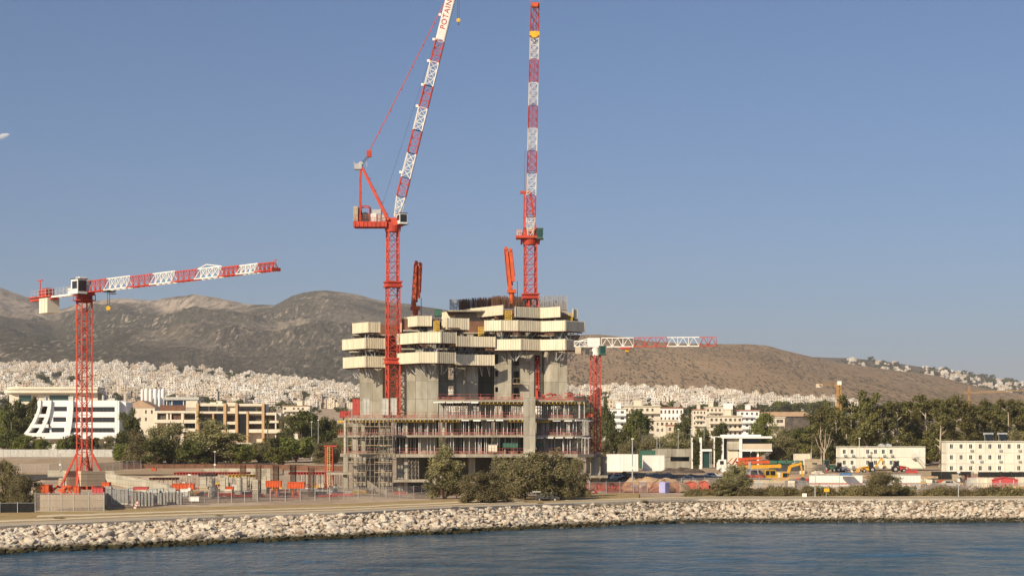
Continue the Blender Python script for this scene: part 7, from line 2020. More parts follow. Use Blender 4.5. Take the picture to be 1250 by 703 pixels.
fence('site_fence', 'wire fence in front of the gravel heaps at the right', [(760, 420), (860, 430), (960, 430)], 2.0, 'fence_net')
fence('site_fence', 'wire fence before the white striped hoarding at the right', [(905, 392), (985, 394), (1060, 394), (1130, 394)], 1.9, 'fence_net')
fence('site_fence', 'wire fence with dusty netting before the three-storey cabins', [(1130, 396), (1180, 396), (1262, 396)], 1.9, 'fence_net')
fence('hoarding', 'black netting hoarding below the three-storey cabins, left length', [(1137, 470), (1185, 470)], 2.0, 'black_net', 'dark_metal', 2.5, 'hoarding', True, dz=.0)
fence('hoarding', 'black netting hoarding below the three-storey cabins, right length', [(1194, 474), (1262, 474)], 1.2, 'black_net', 'dark_metal', 2.5, 'hoarding', True, dz=.6)
fence('hoarding', 'dark brown fence strip behind the left site, under the trees', [(150, 520), (300, 522), (420, 510)], 1.3, 'brown', 'rust', 2.5, 'hoarding', True)

def px_wall(name, label, pts, tops, th, m, cat='wall', cap=False):
    """pts (px, Y) with top rows in photograph pixels"""
    mb = MB()
    for (a, b), (ta, tb) in zip(zip(pts, pts[1:]), zip(tops, tops[1:])):
        A = Vector((X_(a[0], a[1]), a[1], 0)); B_ = Vector((X_(b[0], b[1]), b[1], 0)); d = (B_ - A).normalized(); nrm = Vector((-d.y, d.x, 0)) * th
        za, zb = Z_(ta, a[1]), Z_(tb, b[1]); ga, gb = gzp(*a) - .8, gzp(*b) - .8
        n = len(mb.v)
        for (p, zl, zh) in ((A, ga, za), (B_, gb, zb), (B_ + nrm, gb, zb), (A + nrm, ga, za)):
            mb.v.append((p.x, p.y, zl)); mb.v.append((p.x, p.y, zh))
        mb.f += [tuple(n + i for i in f) for f in ((0, 2, 3, 1), (2, 4, 5, 3), (4, 6, 7, 5), (6, 0, 1, 7), (1, 3, 5, 7), (0, 6, 4, 2))]
    return single(name, mb, M[m], label, cat)
px_wall('retaining_wall', 'wall of sand coloured precast panels under the left crane', [(49, 311), (127.5, 312.3)], [603.5, 603.5], .4, 'precast')
px_wall('retaining_wall', 'short side of the sand coloured precast wall under the left crane', [(48.6, 318), (48.8, 311)], [601.5, 603.5], .4, 'precast')
px_wall('plinth', 'low cream concrete kerb wall at the foot of the precast wall', [(43, 306.5), (128, 308.5), (128.2, 312)], [623.5, 623.5, 622.5], .5, 'concrete_pale')
px_wall('retaining_wall', 'long pale retaining wall sloping down behind the left crane', [(119, 470), (150, 440), (186, 408), (204, 392)], [576, 580.5, 587.5, 591], .5, 'concrete_pale')
px_wall('retaining_wall', 'low cream wall across the yard behind the left crane', [(58, 480), (140, 480)], [573.8, 574.5], .5, 'concrete_pale')
px_wall('boundary_wall', 'low white wall behind the columns of the left site', [(248, 470), (330, 470)], [571.5, 571.5], .4, 'concrete_pale')
px_wall('boundary_wall', 'pale wall behind the huts right of the tower', [(830, 440), (935, 440)], [585.5, 584.5], .4, 'precast')
px_wall('boundary_wall', 'low grey wall in front of the yellow mobile crane', [(905, 425), (958, 425)], [585, 586], .4, 'precast')
px_wall('boundary_wall', 'white wall with gate behind the shrubs of the white office', [(20, 668), (140, 668)], [541.5, 541.5], .4, 'wall_white')
px_wall('boundary_wall', 'dark concrete wall under the apartment building at the parked coach', [(285, 640), (345, 640)], [540, 540], .4, 'concrete_pale')
px_wall('retaining_wall', 'right side of the sand coloured precast wall, running back from the fence', [(127.8, 312.4), (132.5, 345)], [603.5, 600], .4, 'precast')
# clipped hedge before the white office
hm = [((X_(q, 655), 655 + RND.uniform(-.5, .5), gzp(80, 655) + RND.uniform(.3, 1.3)), .9, 60) for q in np.arange(-10, 146, 2.2)]
me = leaf_mesh('hedge', hm, M['leaf_pine'], .4, 77); o = inst('hedge', me); tag(o, 'long low dark hedge along the hoarding before the white office', 'hedge')

# white hoarding with red stripe (right)
Yh = 415
r = thing('hoarding', 'long white hoarding with one red stripe at its foot', 'hoarding', (X_(1055, Yh), Yh, gzp(1055, Yh)))
zt, zb = Z_(580, Yh), Z_(592.5, Yh); zs1, zs0 = Z_(589, Yh), Z_(590.8, Yh)
segs = [(988, 1024.5), (1025, 1053), (1090, 1124)]
for a, b in segs:
    mb = MB(); n = max(2, int((b - a) / 4))
    for k in range(n):
        xa, xb = X_(a + (b - a) * k / n, Yh), X_(a + (b - a) * (k + 1) / n, Yh); mb.b2(xa, xb - .03, Yh, Yh + .08, zs1 + .001, zt); mb.b2(xa, xb - .03, Yh, Yh + .08, zb - .6, zs0 - .001)
    mb.build('white_sheet', M['plastic_white'], r)
    mb = MB(); mb.b2(X_(a, Yh), X_(b, Yh), Yh - .01, Yh + .08, zs0, zs1); mb.build('red_stripe', M['terracotta'], r)
mb = MB(); mb.b2(X_(987.5, Yh), X_(1054, Yh), Yh - .1, Yh + 3, zt + .02, zt + .14); mb.b2(X_(1089, Yh), X_(1124.5, Yh), Yh - .1, Yh + 3, zt + .02, zt + .14); mb.build('top_board', M['panel_grey'], r)

# ------------------------------------------------------------------ poles, lamps, signs
def pole(px, py_t, Y, label, r=.09, arm=0, name='street_lamp', cat='street lamp', m='grey_metal', base=None, box=None):
    zb = gzp(px, Y) if base is None else Z_(base, Y); zt = Z_(py_t, Y); x = X_(px, Y)
    o = thing(name, label, cat, (x, Y, zb))
    mb = MB(); mb.tube((x, Y, zb - .3), (x, Y, zt), r * 1.2, r * .7, n=8); mb.box((x, Y, zb + .06), (.4, .4, .14)); mb.build('pole', M[m], o)
    if arm:
        mb = MB(); mb.path([Vector((x, Y, zt - .05)), Vector((x + arm * .35, Y, zt + .25)), Vector((x + arm, Y, zt + .35))], .05); mb.build('arm', M[m], o)
        mb = MB(); mb.box((x + arm * 1.2, Y, zt + .33), (.65, .28, .14)); mb.build('lamp_head', M['white'], o)
    else:
        mb = MB(); mb.box((x, Y - .05, zt + .1), (.5, .35, .22)); mb.build('lamp_head', M['white'], o)
    if box:
        mb = MB(); mb.box((x, Y - .16, Z_(box, Y)), (.42, .3, .5)); mb.build('junction_box', M['white'], o)
    return o
pole(772, 536, 400, 'tall grey lamp mast standing right of the tower', .13, base=592.5, box=571)
pole(995, 579.5, 362, 'curved-arm street lamp on the promenade left of the yellow sign', .08, 1.0, base=611)
pole(1170, 577, 362, 'straight lamp post on the promenade before the black netting', .08, base=611, box=586)
pole(231.3, 580, 340, 'white post with small boxes in front of the left site columns', .09, box=597, base=609)
pole(73.5, 552, 480, 'white lamp post behind the left crane', .07, base=574, box=567)
pole(262.3, 551.5, 500, 'thin white lamp post under the trees behind the left site', .06, base=571, box=567)
pole(139.5, 523.5, 655, 'thin lamp post at the right end of the white office', .09)
pole(1049, 535, 540, 'cream pole in front of the two-storey cabins', .11, name='pole', cat='pole', m='cream_wall')
for q, t, Y, lb in ((802, 520, 620, 'grey lamp post before the trees, left of the close pair'), (805.5, 523, 622, 'grey lamp post of the close pair, the shorter one'), (828, 524, 625, 'lamp post behind the concrete pavilion'), (843.5, 524, 625, 'lamp post left of the green pylons'), (859.5, 520, 640, 'lamp post behind the green pylons'), (380.5, 515, 600, 'lamp post among the trees left of the tower'), (388.5, 513, 605, 'lamp post among the trees nearest the tower')):
    pole(q, t, Y, lb, .10)
# yellow notice board, white box sign, red hydrant
o = thing('notice_board', 'small yellow notice board on a post beside the promenade', 'sign', (X_(1008.5, 361), 361, Z_(611, 361)))
x = X_(1008.5, 361); mb = MB(); mb.bar((x, 361, Z_(612, 361)), (x, 361, Z_(599, 361)), .08); mb.box((x, 361, Z_(610.6, 361)), (.8, .5, .12)); mb.build('post', M['grey_metal'], o)
mb = MB(); mb.box((x + .08, 360.9, Z_(597.8, 361)), (.92, .06, .64)); mb.build('board', M['yellow'], o)
o = thing('info_board', 'white square board on short legs beside the promenade', 'sign', (X_(982, 362), 362, Z_(610, 362)))
x = X_(982, 362); mb = MB(); mb.box((x, 362, Z_(604.8, 362)), (.78, .1, .86)); mb.build('board', M['plastic_white'], o)
for s_ in (-.3, .3): mb = MB(); mb.bar((x + s_, 362, Z_(610, 362)), (x + s_, 362, Z_(607.6, 362)), .08); mb.build('leg', M['dark_metal'], o)
o = thing('hydrant', 'red hydrant beside the yellow notice board', 'hydrant', (X_(1001.3, 361), 361, Z_(611, 361))); x = X_(1001.3, 361); z = Z_(611, 361)
mb = MB(); mb.tube((x, 361, z), (x, 361, z + .5), .15, .13, 10); mb.tube((x, 361, z + .5), (x, 361, z + .64), .15, .05, 10); mb.tube((x - .27, 361, z + .36), (x + .27, 361, z + .36), .08, .08, 8); mb.build('body', M['terracotta'], o)
o = thing('marker_post', 'red and white striped marker leaning by the left fence', 'marker', (X_(166.5, 325), 325, gzp(166.5, 325))); x = X_(166.5, 325); z = gzp(166.5, 325)
for k in range(6): mb = MB(); mb.bar((x - .25 + k * .09, 325, z + k * .2), (x - .25 + (k + 1) * .09, 325, z + (k + 1) * .2 - .002), .42 - k * .02); mb.build('stripe', M['terracotta' if k % 2 else 'white'], o)

# ------------------------------------------------------------------ left site
for q, b, t, Y, lb in ((258.3, 605, 584, 372, 'shorter pale concrete column left of the middle in the left site'), (271.5, 601, 583, 385, 'pale concrete column just right of the short one in the left site'), (292, 603, 583, 380, 'pale concrete column in the middle of the left site'), (311.5, 608, 585, 362, 'tallest pale concrete column nearest the fence'), (248.5, 597, 582, 392, 'pale concrete column at the left of the row'), (275.5, 596, 580, 402, 'pale concrete column in the back of the left site'), (298, 596, 581, 402, 'pale concrete column behind the middle one'), (322, 598, 581, 398, 'pale concrete column behind the tallest one')):
    w = 1.0; x = X_(q, Y); zt = Z_(t, Y); mb = MB(); mb.b2(x - w / 2, x + w / 2, Y, Y + .9, gzp(q, Y) - .3, zt); o = thing('concrete_column', lb, 'column', (x, Y + .4, gzp(q, Y))); mb.build('shaft', M['concrete_pale'], o)
    mb = MB()
    for k in range(6): xx = x - .4 + k * .16; mb.bar((xx, Y + .3 + (k % 2) * .3, zt), (xx, Y + .3 + (k % 2) * .3, zt + 1.1 + RND.uniform(0, .5)), .05)
    mb.build('starter_bars', M['rust'], o)
# rebar column cages
for q, t, b, Y, lb in ((337, 567, 590, 395, 'dark rebar cage rising above the left red formwork table'), (358, 568, 590, 392, 'dark rebar cage rising above the right red formwork table'), (296.5, 566, 584, 410, 'dark rebar cage behind the middle column'), (315.5, 566, 584, 412, 'dark rebar cage right of the middle column'), (380, 570, 600, 385, 'dark rebar cage left of the red stair tower')):
    mb = MB(); x = X_(q, Y)
    for k in range(16): a = k / 16 * 6.283; mb.bar((x + .55 * math.cos(a), Y + .45 * math.sin(a), gzp(q, Y)), (x + .57 * math.cos(a), Y + .47 * math.sin(a), Z_(t, Y) + RND.uniform(-.3, .3)), .06)
    z = gzp(q, Y)
    while z < Z_(t + 3, Y):
        for k in range(8): a, a2 = k / 8 * 6.283, (k + 1) / 8 * 6.283; mb.bar((x + .56 * math.cos(a), Y + .46 * math.sin(a), z), (x + .56 * math.cos(a2), Y + .46 * math.sin(a2), z), .045)
        z += .4
    single('rebar_cage', mb, M['rust'], lb, 'rebar cage')
# red formwork tables: deep tray on a frame with braces
def form_table(px, py_t, w_px, Y, label, h=1.2):
    x, zt = X_(px, Y), Z_(py_t, Y); w = w_px * Y / F; zg = gzp(px, Y)
    o = thing('formwork_table', label, 'formwork', (x, Y, zg))
    mb = MB(); mb.b2(x - w / 2, x + w / 2, Y, Y + 2.0, zt - h, zt - .12); mb.b2(x - w / 2 - .1, x + w / 2 + .1, Y - .1, Y + 2.1, zt - .119, zt)
    for k in range(7): xx = x - w / 2 + w * k / 6; mb.b2(xx - .05, xx + .05, Y - .08, Y - .002, zt - h, zt - .13)
    mb.build('tray', M['orange_red'], o)
    for s_ in (-1, 1):
        mb = MB(); mb.bar((x + s_ * w * .22, Y + .5, zg), (x + s_ * w * .22, Y + .5, zt - h), .28); mb.bar((x + s_ * w * .22, Y + .5, zg + .5), (x - s_ * w * .05, Y + .5, zt - h), .12); mb.build('leg', M['orange_red'], o)
    mb = MB(); mb.b2(x - w * .3, x + w * .3, Y + .3, Y + .7, zg + .3, zg + .45); mb.build('cross_beam', M['red_dull'], o)
form_table(333.5, 586.5, 18, 380, 'orange red formwork table left of its twin by the rebar cages')
form_table(361, 588, 20, 372, 'orange red formwork table nearer the tower')
form_table(278, 593.5, 12, 395, 'low orange red formwork tray behind the pale columns', .9)
form_table(223, 590, 26, 398, 'wide dark red formwork table at the end of the sloping wall', 1.2)
# decks of beams on props
def deck(px0, px1, py, Y, D, m, label, legs=7, tilt=0.0):
    z = Z_(py, Y); x0, x1 = X_(px0, Y), X_(px1, Y)
    o = thing('formwork_deck', label, 'formwork', ((x0 + x1) / 2, Y + D / 2, gzp((px0 + px1) / 2, Y)))
    mb = MB(); n = int((x1 - x0) / .6)
    for k in range(n + 1): x = x0 + (x1 - x0) * k / n; mb.b2(x - .06, x + .06, Y, Y + D, z - .2, z)
    for y in (Y + .4, Y + D - .4): mb.b2(x0, x1, y, y + .14, z - .45, z - .201)
    mb.b2(x0, x1, Y + .1, Y + D, z + .001, z + .03); mb.build('beams', M[m], o)
    pl = MB(); pl.tube((0, 0, 0), (0, 0, 1), .06, n=6); pme = pl.mesh('prop', M['steel_prop']); g = gzp((px0 + px1) / 2, Y)
    for k in range(legs):
        for y in (.5, D - .5): p_ = inst('prop', pme, o, (x0 + (x1 - x0) * (k + .5) / legs - o.location.x, Y + y - o.location.y, 0), 0, (1, 1, z - .45 - g))
deck(275, 308, 579.5, 405, 5, 'yellow_beam', 'yellow beam deck on props above the pale columns')
deck(212, 300, 576.5, 425, 8, 'red_dull', 'long red beam deck at the back of the left site', 14)
deck(352, 422, 576.3, 408, 8, 'red_dull', 'red beam deck on props between the left site and the tower', 11)
deck(242, 262, 578.5, 415, 4, 'dark_metal', 'short dark beam deck left of the yellow one', 4)
deck(182, 214, 583, 420, 5, 'rust', 'rusty beam deck above the sloping wall', 6)
# grey formwork panel stacks behind the fence
for i, (a, b, t, bt_, Y, lb) in enumerate(((137, 146.5, 597, 616.5, 330, 'grey formwork panel, left one of the tall pair by the fence'), (147.3, 156, 597, 616, 330, 'grey formwork panel, right one of the tall pair by the fence'), (156.5, 162, 595.5, 605, 345, 'small light grey panel stack right of the tall pair'), (181, 191, 597, 615, 338, 'grey formwork panel in the middle of the panel store'), (192, 199, 596, 612, 346, 'grey formwork panel stack right in the panel store'), (220, 229, 597, 606, 348, 'grey panel stack left of the white post'), (232, 242.5, 606.5, 612, 338, 'low white block at the foot of the white post'), (205, 214, 596, 610, 350, 'grey panel stack between the store and the red table'), (127.5, 135.5, 594, 614, 334, 'grey ribbed panel against the end of the precast wall'))):
    crate(a, b, t, bt_, Y, 1.0, 'panel_grey' if 'white' not in lb else 'white', 'panel_stack', lb, 'formwork')
    
pn = MB()
for k in range(7): pn.b2(k * .56, k * .56 + .3, 0, 1.1, 0, 1.9 + (k % 3) * .2)
for z in (.5, 1.7): pn.b2(-.1, 4.0, .3, .42, z, z + .1)
for q, Y, lb in ((160, 336, 'rack of upright grey panels beside the small light stack'), (195, 342, 'rack of upright grey panels right of the middle panel'), (172, 345, 'rack of upright grey panels behind the striped marker')):
    o = inst('panel_rack', pn.mesh('panel_rack', M['panel_grey']), None, (X_(q, Y), Y, gzp(q, Y))); tag(o, lb, 'panel rack')
# red gear around the crane base
rg = random.Random(6)
for a, b, t, bt_, Y, D, m, lb in ((43.5, 59, 592, 603.5, 318, 3, 'orange_red', 'big red steel box at the left of the crane base'), (113, 125.5, 595.5, 603.5, 316, 2, 'tent_red', 'crimson box at the right of the crane base'), (124, 133, 589, 594, 345, 2, 'orange_red', 'small red box behind the right foot of the crane'), (89.5, 96, 594, 604, 316, 1.6, 'orange_red', 'upright red box in front of the crane base'), (163, 180, 594.5, 598, 352, 1.5, 'tent_red', 'flat red tray above the panel store'), (185, 190, 571.5, 574.5, 470, 1.5, 'orange_red', 'tiny red box far behind the sloping wall')):
    crate(a, b, t, bt_, Y, D, m, 'steel_box', lb, 'box')
mb = MB()
for k in range(20):
    q = rg.uniform(62, 88); Y = rg.uniform(317, 325); z = 5.1 + rg.uniform(.1, 1.3); q2 = q + rg.uniform(-8, 10); mb.bar((X_(q, Y), Y, z), (X_(q2, Y), Y + rg.uniform(-1, 1), max(5.2, z + rg.uniform(-.8, .5))), rg.uniform(.14, .35))
single('steel_parts', mb, M['orange_red'], 'heap of red crane struts in front of the crane base', 'steel parts')
for a, b, t, bt_, lb in ((71, 85, 583, 596, 'stack of pale concrete ballast slabs left of the crane mast'), (106, 117, 583, 594, 'stack of pale concrete ballast slabs right of the crane mast')):
    mb = MB(); Y = 356
    for k in range(5): z0, z1 = Z_(bt_, Y), Z_(t, Y); zz = z0 + (z1 - z0) * k / 5; mb.b2(X_(a, Y) + rg.uniform(0, .15), X_(b, Y) - rg.uniform(0, .15), Y, Y + 2, zz, zz + (z1 - z0) / 5 - .05)
    mb.b2(X_(a + 1, Y), X_(b - 1, Y), Y + .3, Y + 1.7, 5.0, Z_(bt_, Y) + .05); single('ballast_stack', mb, M['precast'], lb, 'concrete blocks')

# earth heaps
def heap(px, Y, w, d, h, m, label, seed, kind=None):
    g = np.linspace(-1, 1, 40); A, B_ = np.meshgrid(g, g); R = np.clip(1 - (A ** 2 + B_ ** 2), 0, 1)
    nzv = fbm(A * 3.4 + seed, B_ * 3.4 + seed * 2, 6, seed); Z = h * (R ** .6) * ((.45 + .6 * nzv) if m == 'soil' else (.15 + 1.1 * nzv)) 
    X0 = X_(px, Y); XX = X0 + A * w / 2; YY = Y + B_ * d / 2
    zg = np.array([[gz(x, y) for x, y in zip(r1, r2)] for r1, r2 in zip(XX, YY)])
    o = grid_obj('earth_heap', XX, YY, zg - .15 + Z, M[m]); o['kind'] = None; del o['kind']
    return tag(o, label, 'heap')
heap(802, 410, 14, 12, 3.6, 'soil', 'broad tan earth mound right of the tall lamp mast', 1)
heap(780, 412, 10, 9, 3.4, 'soil', 'tan earth mound behind the tall lamp mast', 2)
heap(762, 480, 11, 8, 1.9, 'dark_soil', 'dark rubble heap behind the tower right end', 3)
heap(788, 500, 17, 8, 1.7, 'dark_soil', 'dark heap in front of the white containers', 4)
heap(832, 520, 13, 8, 2.0, 'dark_soil', 'black heap in front of the concrete pavilion', 5)
heap(815, 480, 18, 8, 1.5, 'grey_gravel', 'grey gravel heap left of the longer one', 6)
heap(845, 470, 20, 8, 1.6, 'grey_gravel', 'long grey gravel heap behind the huts', 7)
heap(768, 450, 9, 6, 2.0, 'rust', 'rusty brown scrap heap at the foot of the tower', 8)
heap(968, 430, 9, 6, 2.2, 'grey_gravel', 'grey gravel pile under the excavator arm', 9)
heap(1037, 404, 8, 5, 1.6, 'soil', 'low earth pile before the white striped hoarding', 10)
heap(905, 470, 14, 10, 2.2, 'grey_gravel', 'grey rubble bank behind the loose tree', 11)
heap(1005, 480, 30, 14, 1.8, 'soil', 'tan bank below the machines at the two-storey cabins', 12)
heap(1150, 402, 12, 6, 1.8, 'dark_soil', 'dark scrap pile before the black netting', 13)
heap(215, 455, 30, 14, 2.0, 'site', 'brown earth bank at the back of the left site', 14)

# ------------------------------------------------------------------ huts, containers, tents
def container(px0, px1, py_t, py_b, Y, D, m, label, name='shipping_container', cat='container', ribs=True):
    x0, x1, zt, zb = X_(px0, Y), X_(px1, Y), Z_(py_t, Y), min(Z_(py_b, Y), gzp((px0 + px1) / 2, Y))
    o = thing(name, label, cat, ((x0 + x1) / 2, Y + D / 2, zb))
    mb = MB(); mb.b2(x0 + .05, x1 - .05, Y + .05, Y + D - .05, zb + .12, zt - .06)
    if ribs:
        n = max(4, int((x1 - x0) / .45))
        for k in range(n): x = x0 + .1 + (x1 - x0 - .2) * (k + .5) / n; mb.b2(x - .09, x + .09, Y + .005, Y + .049, zb + .2, zt - .12)
    mb.build('body', M[m], o)
    mb = MB()
    for x in (x0 + .06, x1 - .06):
        for y in (Y + .06, Y + D - .06): mb.box((x, y, (zb + zt) / 2), (.14, .14, zt - zb))
    for z in (zb + .07, zt - .05): mb.b2(x0 + .13, x1 - .13, Y - .01, Y + .004, z - .06, z + .06)
    mb.build('corner_frame', M[m], o)
    mb = MB(); mb.b2(x0 + (x1 - x0) * .62, x0 + (x1 - x0) * .62 + .8, Y - .03, Y + .004 - .001, zb + .15, zt - .35); mb.build('door', M[m], o)
    return o
container(741, 761, 554, 564.5, 545, 3, 'plastic_white', 'white container left of the one with a red roof patch')
container(760.5, 779, 554, 565, 540, 3, 'plastic_white', 'white container right of the tower behind the dark heaps')
container(785, 811, 555.5, 565.5, 545, 3, 'plastic_white', 'longest white container in front of the concrete pavilion')
container(781, 800, 549.5, 556, 580, 3, 'green', 'green container above the white ones')
container(970.5, 989, 553.5, 564, 560, 3, 'cream_wall', 'cream container left of the two-storey cabins')
container(984, 1002, 560, 567, 545, 3, 'precast', 'low sand coloured container beside the cream one')
container(1184.5, 1196.5, 582.5, 599, 425, 3, 'panel_grey', 'grey container left of the red tent')
container(1196.8, 1204.5, 583, 598, 422, 3, 'cream_wall', 'narrow cream container left of the red tent')
container(1207, 1213, 583, 601, 420, 3, 'cream_wall', 'cream container touching the red tent')
container(1243.5, 1262, 582, 600, 424, 3, 'cream_wall', 'cream container at the right edge of the photo')
container(988, 1008, 566.5, 572, 500, 3, 'precast', 'low sand container below the red tractor', ribs=False)
container(1113, 1122, 590, 600, 404, 2, 'panel_grey', 'small grey cabinet at the end of the white hoarding')
# purple and grey toilets
def toilet(px, py_t, py_b, Y, m, label, rz):
    zb, zt = gzp(px, Y), Z_(py_t, Y); h = zt - zb; x = X_(px, Y)
    o = thing('portable_toilet', label, 'portable toilet', (x, Y, zb), None, rz)
    w = 1.15 if m != 'lilac' else 1.45
    inst('body', MB().b2(-w / 2, w / 2, -w / 2, w / 2, .1, h * .92).mesh('body', M[m]), o)
    rf = MB(); rf.box((0, 0, h * .96), (w + .08, w + .08, h * .08), 0, .8); inst('roof', rf.mesh('roof', M['white' if m != 'lilac' else m]), o)
    d = MB(); d.b2(-w * .36, w * .36, -w / 2 - .03, -w / 2 - .001, .14, h * .88); d.b2(w * .22, w * .30, -w / 2 - .07, -w / 2 - .031, h * .45, h * .5); inst('door', d.mesh('door', M[m]), o)
    inst('skid', MB().b2(-w / 2 - .05, w / 2 + .05, -w / 2, w / 2, 0, .099).mesh('skid', M['dark_metal']), o)
toilet(785, 587.5, 600, 393, 'panel_grey', 'grey portable toilet beside the lilac one', .3)
toilet(811, 588, 601, 392, 'lilac', 'lilac portable cabin with one face in shade', -.72)
def hut(px0, px1, py_t, Y, m, label, name='shed'):
    x0, x1 = X_(px0, Y), X_(px1, Y); zb, zt = gzp((px0 + px1) / 2, Y), Z_(py_t, Y); w = x1 - x0
    o = thing(name, label, 'tent' if name == 'tent' else 'shed', ((x0 + x1) / 2, Y + 1.5, zb)); e = zb + (zt - zb) * .78
    mb = MB(); mb.yprism([(x0, zb), (x1, zb), (x1, e), ((x0 + x1) / 2, zt - .08), (x0, e)], Y, Y + 3); mb.build('body', M[m], o)
    mb = MB(); c = (x0 + x1) / 2
    mb.yprism([(x0 - .12, e - .03), (x0 - .12, e + .06), (c, zt + .04), (c, zt - .05)], Y - .15, Y + 3.15); mb.yprism([(c + .001, zt - .05), (c + .001, zt + .04), (x1 + .12, e + .06), (x1 + .12, e - .03)], Y - .15, Y + 3.15); mb.build('roof', M[m], o)
    mb = MB(); mb.b2(c - w * .12, c + w * .12, Y - .03, Y - .002, zb + .1, zb + (e - zb) * .85); mb.build('door', M[m], o)
    for q in (.25, .82):
        mb = MB(); mb.b2(x0 + w * q - .05, x0 + w * q + .05, Y - .06, Y - .031, zb, e); mb.build('strap', M['white' if name == 'tent' else m], o)
hut(838, 850.5, 587, 412, 'terracotta', 'terracotta red hut left of its twin')
hut(854.5, 865, 586.5, 416, 'terracotta', 'terracotta red hut nearer the loose tree')
hut(1213.5, 1242.5, 582, 418, 'tent_red', 'red ridge tent between cream containers', 'tent')
# canopy
r = thing('canopy', 'flat pale canopy on posts beside the black netting', 'canopy', (X_(1132, 450), 450, gzp(1132, 450)))
mb = MB(); mb.b2(X_(1110, 450), X_(1144, 450), 449, 455, Z_(583.5, 450), Z_(581, 450)); mb.build('roof', M['timber'], r)
for q in (1111.5, 1127, 1142.5): mb = MB(); mb.bar((X_(q, 449.3), 449.4, gzp(q, 449) - .3), (X_(q, 449.3), 449.4, Z_(583.6, 449.3)), .14); mb.build('post', M['grey_metal'], r)
container(1141, 1155, 576, 583, 480, 2.5, 'wall_white', 'small white container on the ground before the three-storey cabins', ribs=False)
crate(1107, 1120, 574, 577.5, 500, 2, 'tent_red', 'barrier_row', 'row of red and white barriers below the cabin stair', 'barrier')
crate(1148, 1154, 586, 590, 440, 2, 'orange_red', 'steel_box', 'small red box under the black netting', 'box')
crate(1027, 1040, 577.5, 580.2, 412, 2, 'blue', 'tarpaulin', 'flat blue tarpaulin on top of the white hoarding boards', 'tarpaulin', False)
# ivy pylons
for a, b, t, Y, lb in ((846.5, 852.5, 533.5, 575, 'tall green clad pylon right of the concrete pavilion'), (873.5, 879.5, 533.5, 600, 'tall green clad pylon at the left of the modern house')):
    r = thing('planted_pylon', lb, 'pylon', (X_((a + b) / 2, Y), Y, gzp(a, Y))); x0, x1 = X_(a, Y), X_(b, Y); zt, zb = Z_(t, Y), gzp(a, Y)
    mb = MB(); mb.b2(x0, x1, Y, Y + 1, zb - .3, zt); mb.build('core', M['leaf_pine'], r)
    cl_ = [((RND.uniform(x0, x1) - r.location.x, Y - .1 + RND.uniform(-.1, .4) - Y, RND.uniform(.3, zt - zb - .2)), .5, 60) for _ in range(60)]
    inst('foliage', leaf_mesh('foliage', cl_, M['leaf_pine'], .28, int(a)), r)
    mb = MB(); mb.b2(x1 + .3, x1 + .95, Y, Y + .8, zb - .3, zt - .05); mb.b2(x0 - .5, x0 - .2, Y, Y + .8, zb - .3, zt - .1); mb.build('white_post', M['wall_white'], r)
r = thing('kiosk', 'small green glazed kiosk with white flat roof between the planted pylons', 'kiosk', (X_(862, 590), 590, gzp(862, 590))); z = gzp(862, 590)
mb = MB(); mb.b2(X_(857, 590), X_(868.5, 590), 589, 593, Z_(550.5, 590), Z_(548, 590)); mb.build('roof', M['wall_white'], r)
mb = MB(); mb.b2(X_(858, 590), X_(866, 590), 590, 592.5, z, Z_(550.6, 590)); mb.build('body', M['glass_green'], r)
for q in (857.2, 866.3, 868): mb = MB(); mb.bar((X_(q, 590), 589.6, z), (X_(q, 590), 589.6, Z_(550.6, 590)), .16); mb.build('post', M['grey_metal'], r)
# long green pipes on trestles
r = thing('pipe_stack', 'long stack of dark green tanks behind the yellow mobile crane', 'pipes', (X_(960, 540), 540, gzp(960, 540)))
for k in range(4):
    a = 939 + k * 10.6; mb = MB(); zc = Z_(564.5, 540); mb.tube((X_(a, 540), 540, zc), (X_(a + 9.4, 540), 540, zc), .62, n=14); mb.tube((X_(a + 3, 540), 540, zc + .6), (X_(a + 3.4, 540), 540, zc + .6), .18, n=8); mb.build('tank', M['green'], r)
mb = MB(); mb.b2(X_(939, 540), X_(981, 540), 539.3, 540.7, gzp(960, 540) - .2, Z_(567.2, 540)); mb.build('trestle', M['dark_metal'], r)

# ------------------------------------------------------------------ vehicles and machines
def wheel(parent, x, y, z, r, w=.3):
    mb = MB(); mb.tube((x, y, z), (x, y + w, z), r, n=16); o = mb.build('wheel', M['tyre'], parent); o2 = MB(); o2.tube((x, y - .02, z), (x, y + w + .02, z), r * .5, n=12); o2.build('rim', M['grey_metal'], o)
def track(parent, x0, x1, y, z, h, w=.55):
    mb = MB(); pts = []
    for k in range(9): a = math.pi / 2 + math.pi * k / 8; pts.append((x0 + h / 2 + h / 2 * math.cos(a), z + h / 2 + h / 2 * math.sin(a)))
    for k in range(9): a = -math.pi / 2 + math.pi * k / 8; pts.append((x1 - h / 2 + h / 2 * math.cos(a), z + h / 2 + h / 2 * math.sin(a)))
    mb.yprism(pts, y, y + w); mb.build('track', M['tyre'], parent)
def V(x, y, z): return Vector((x, y, z))
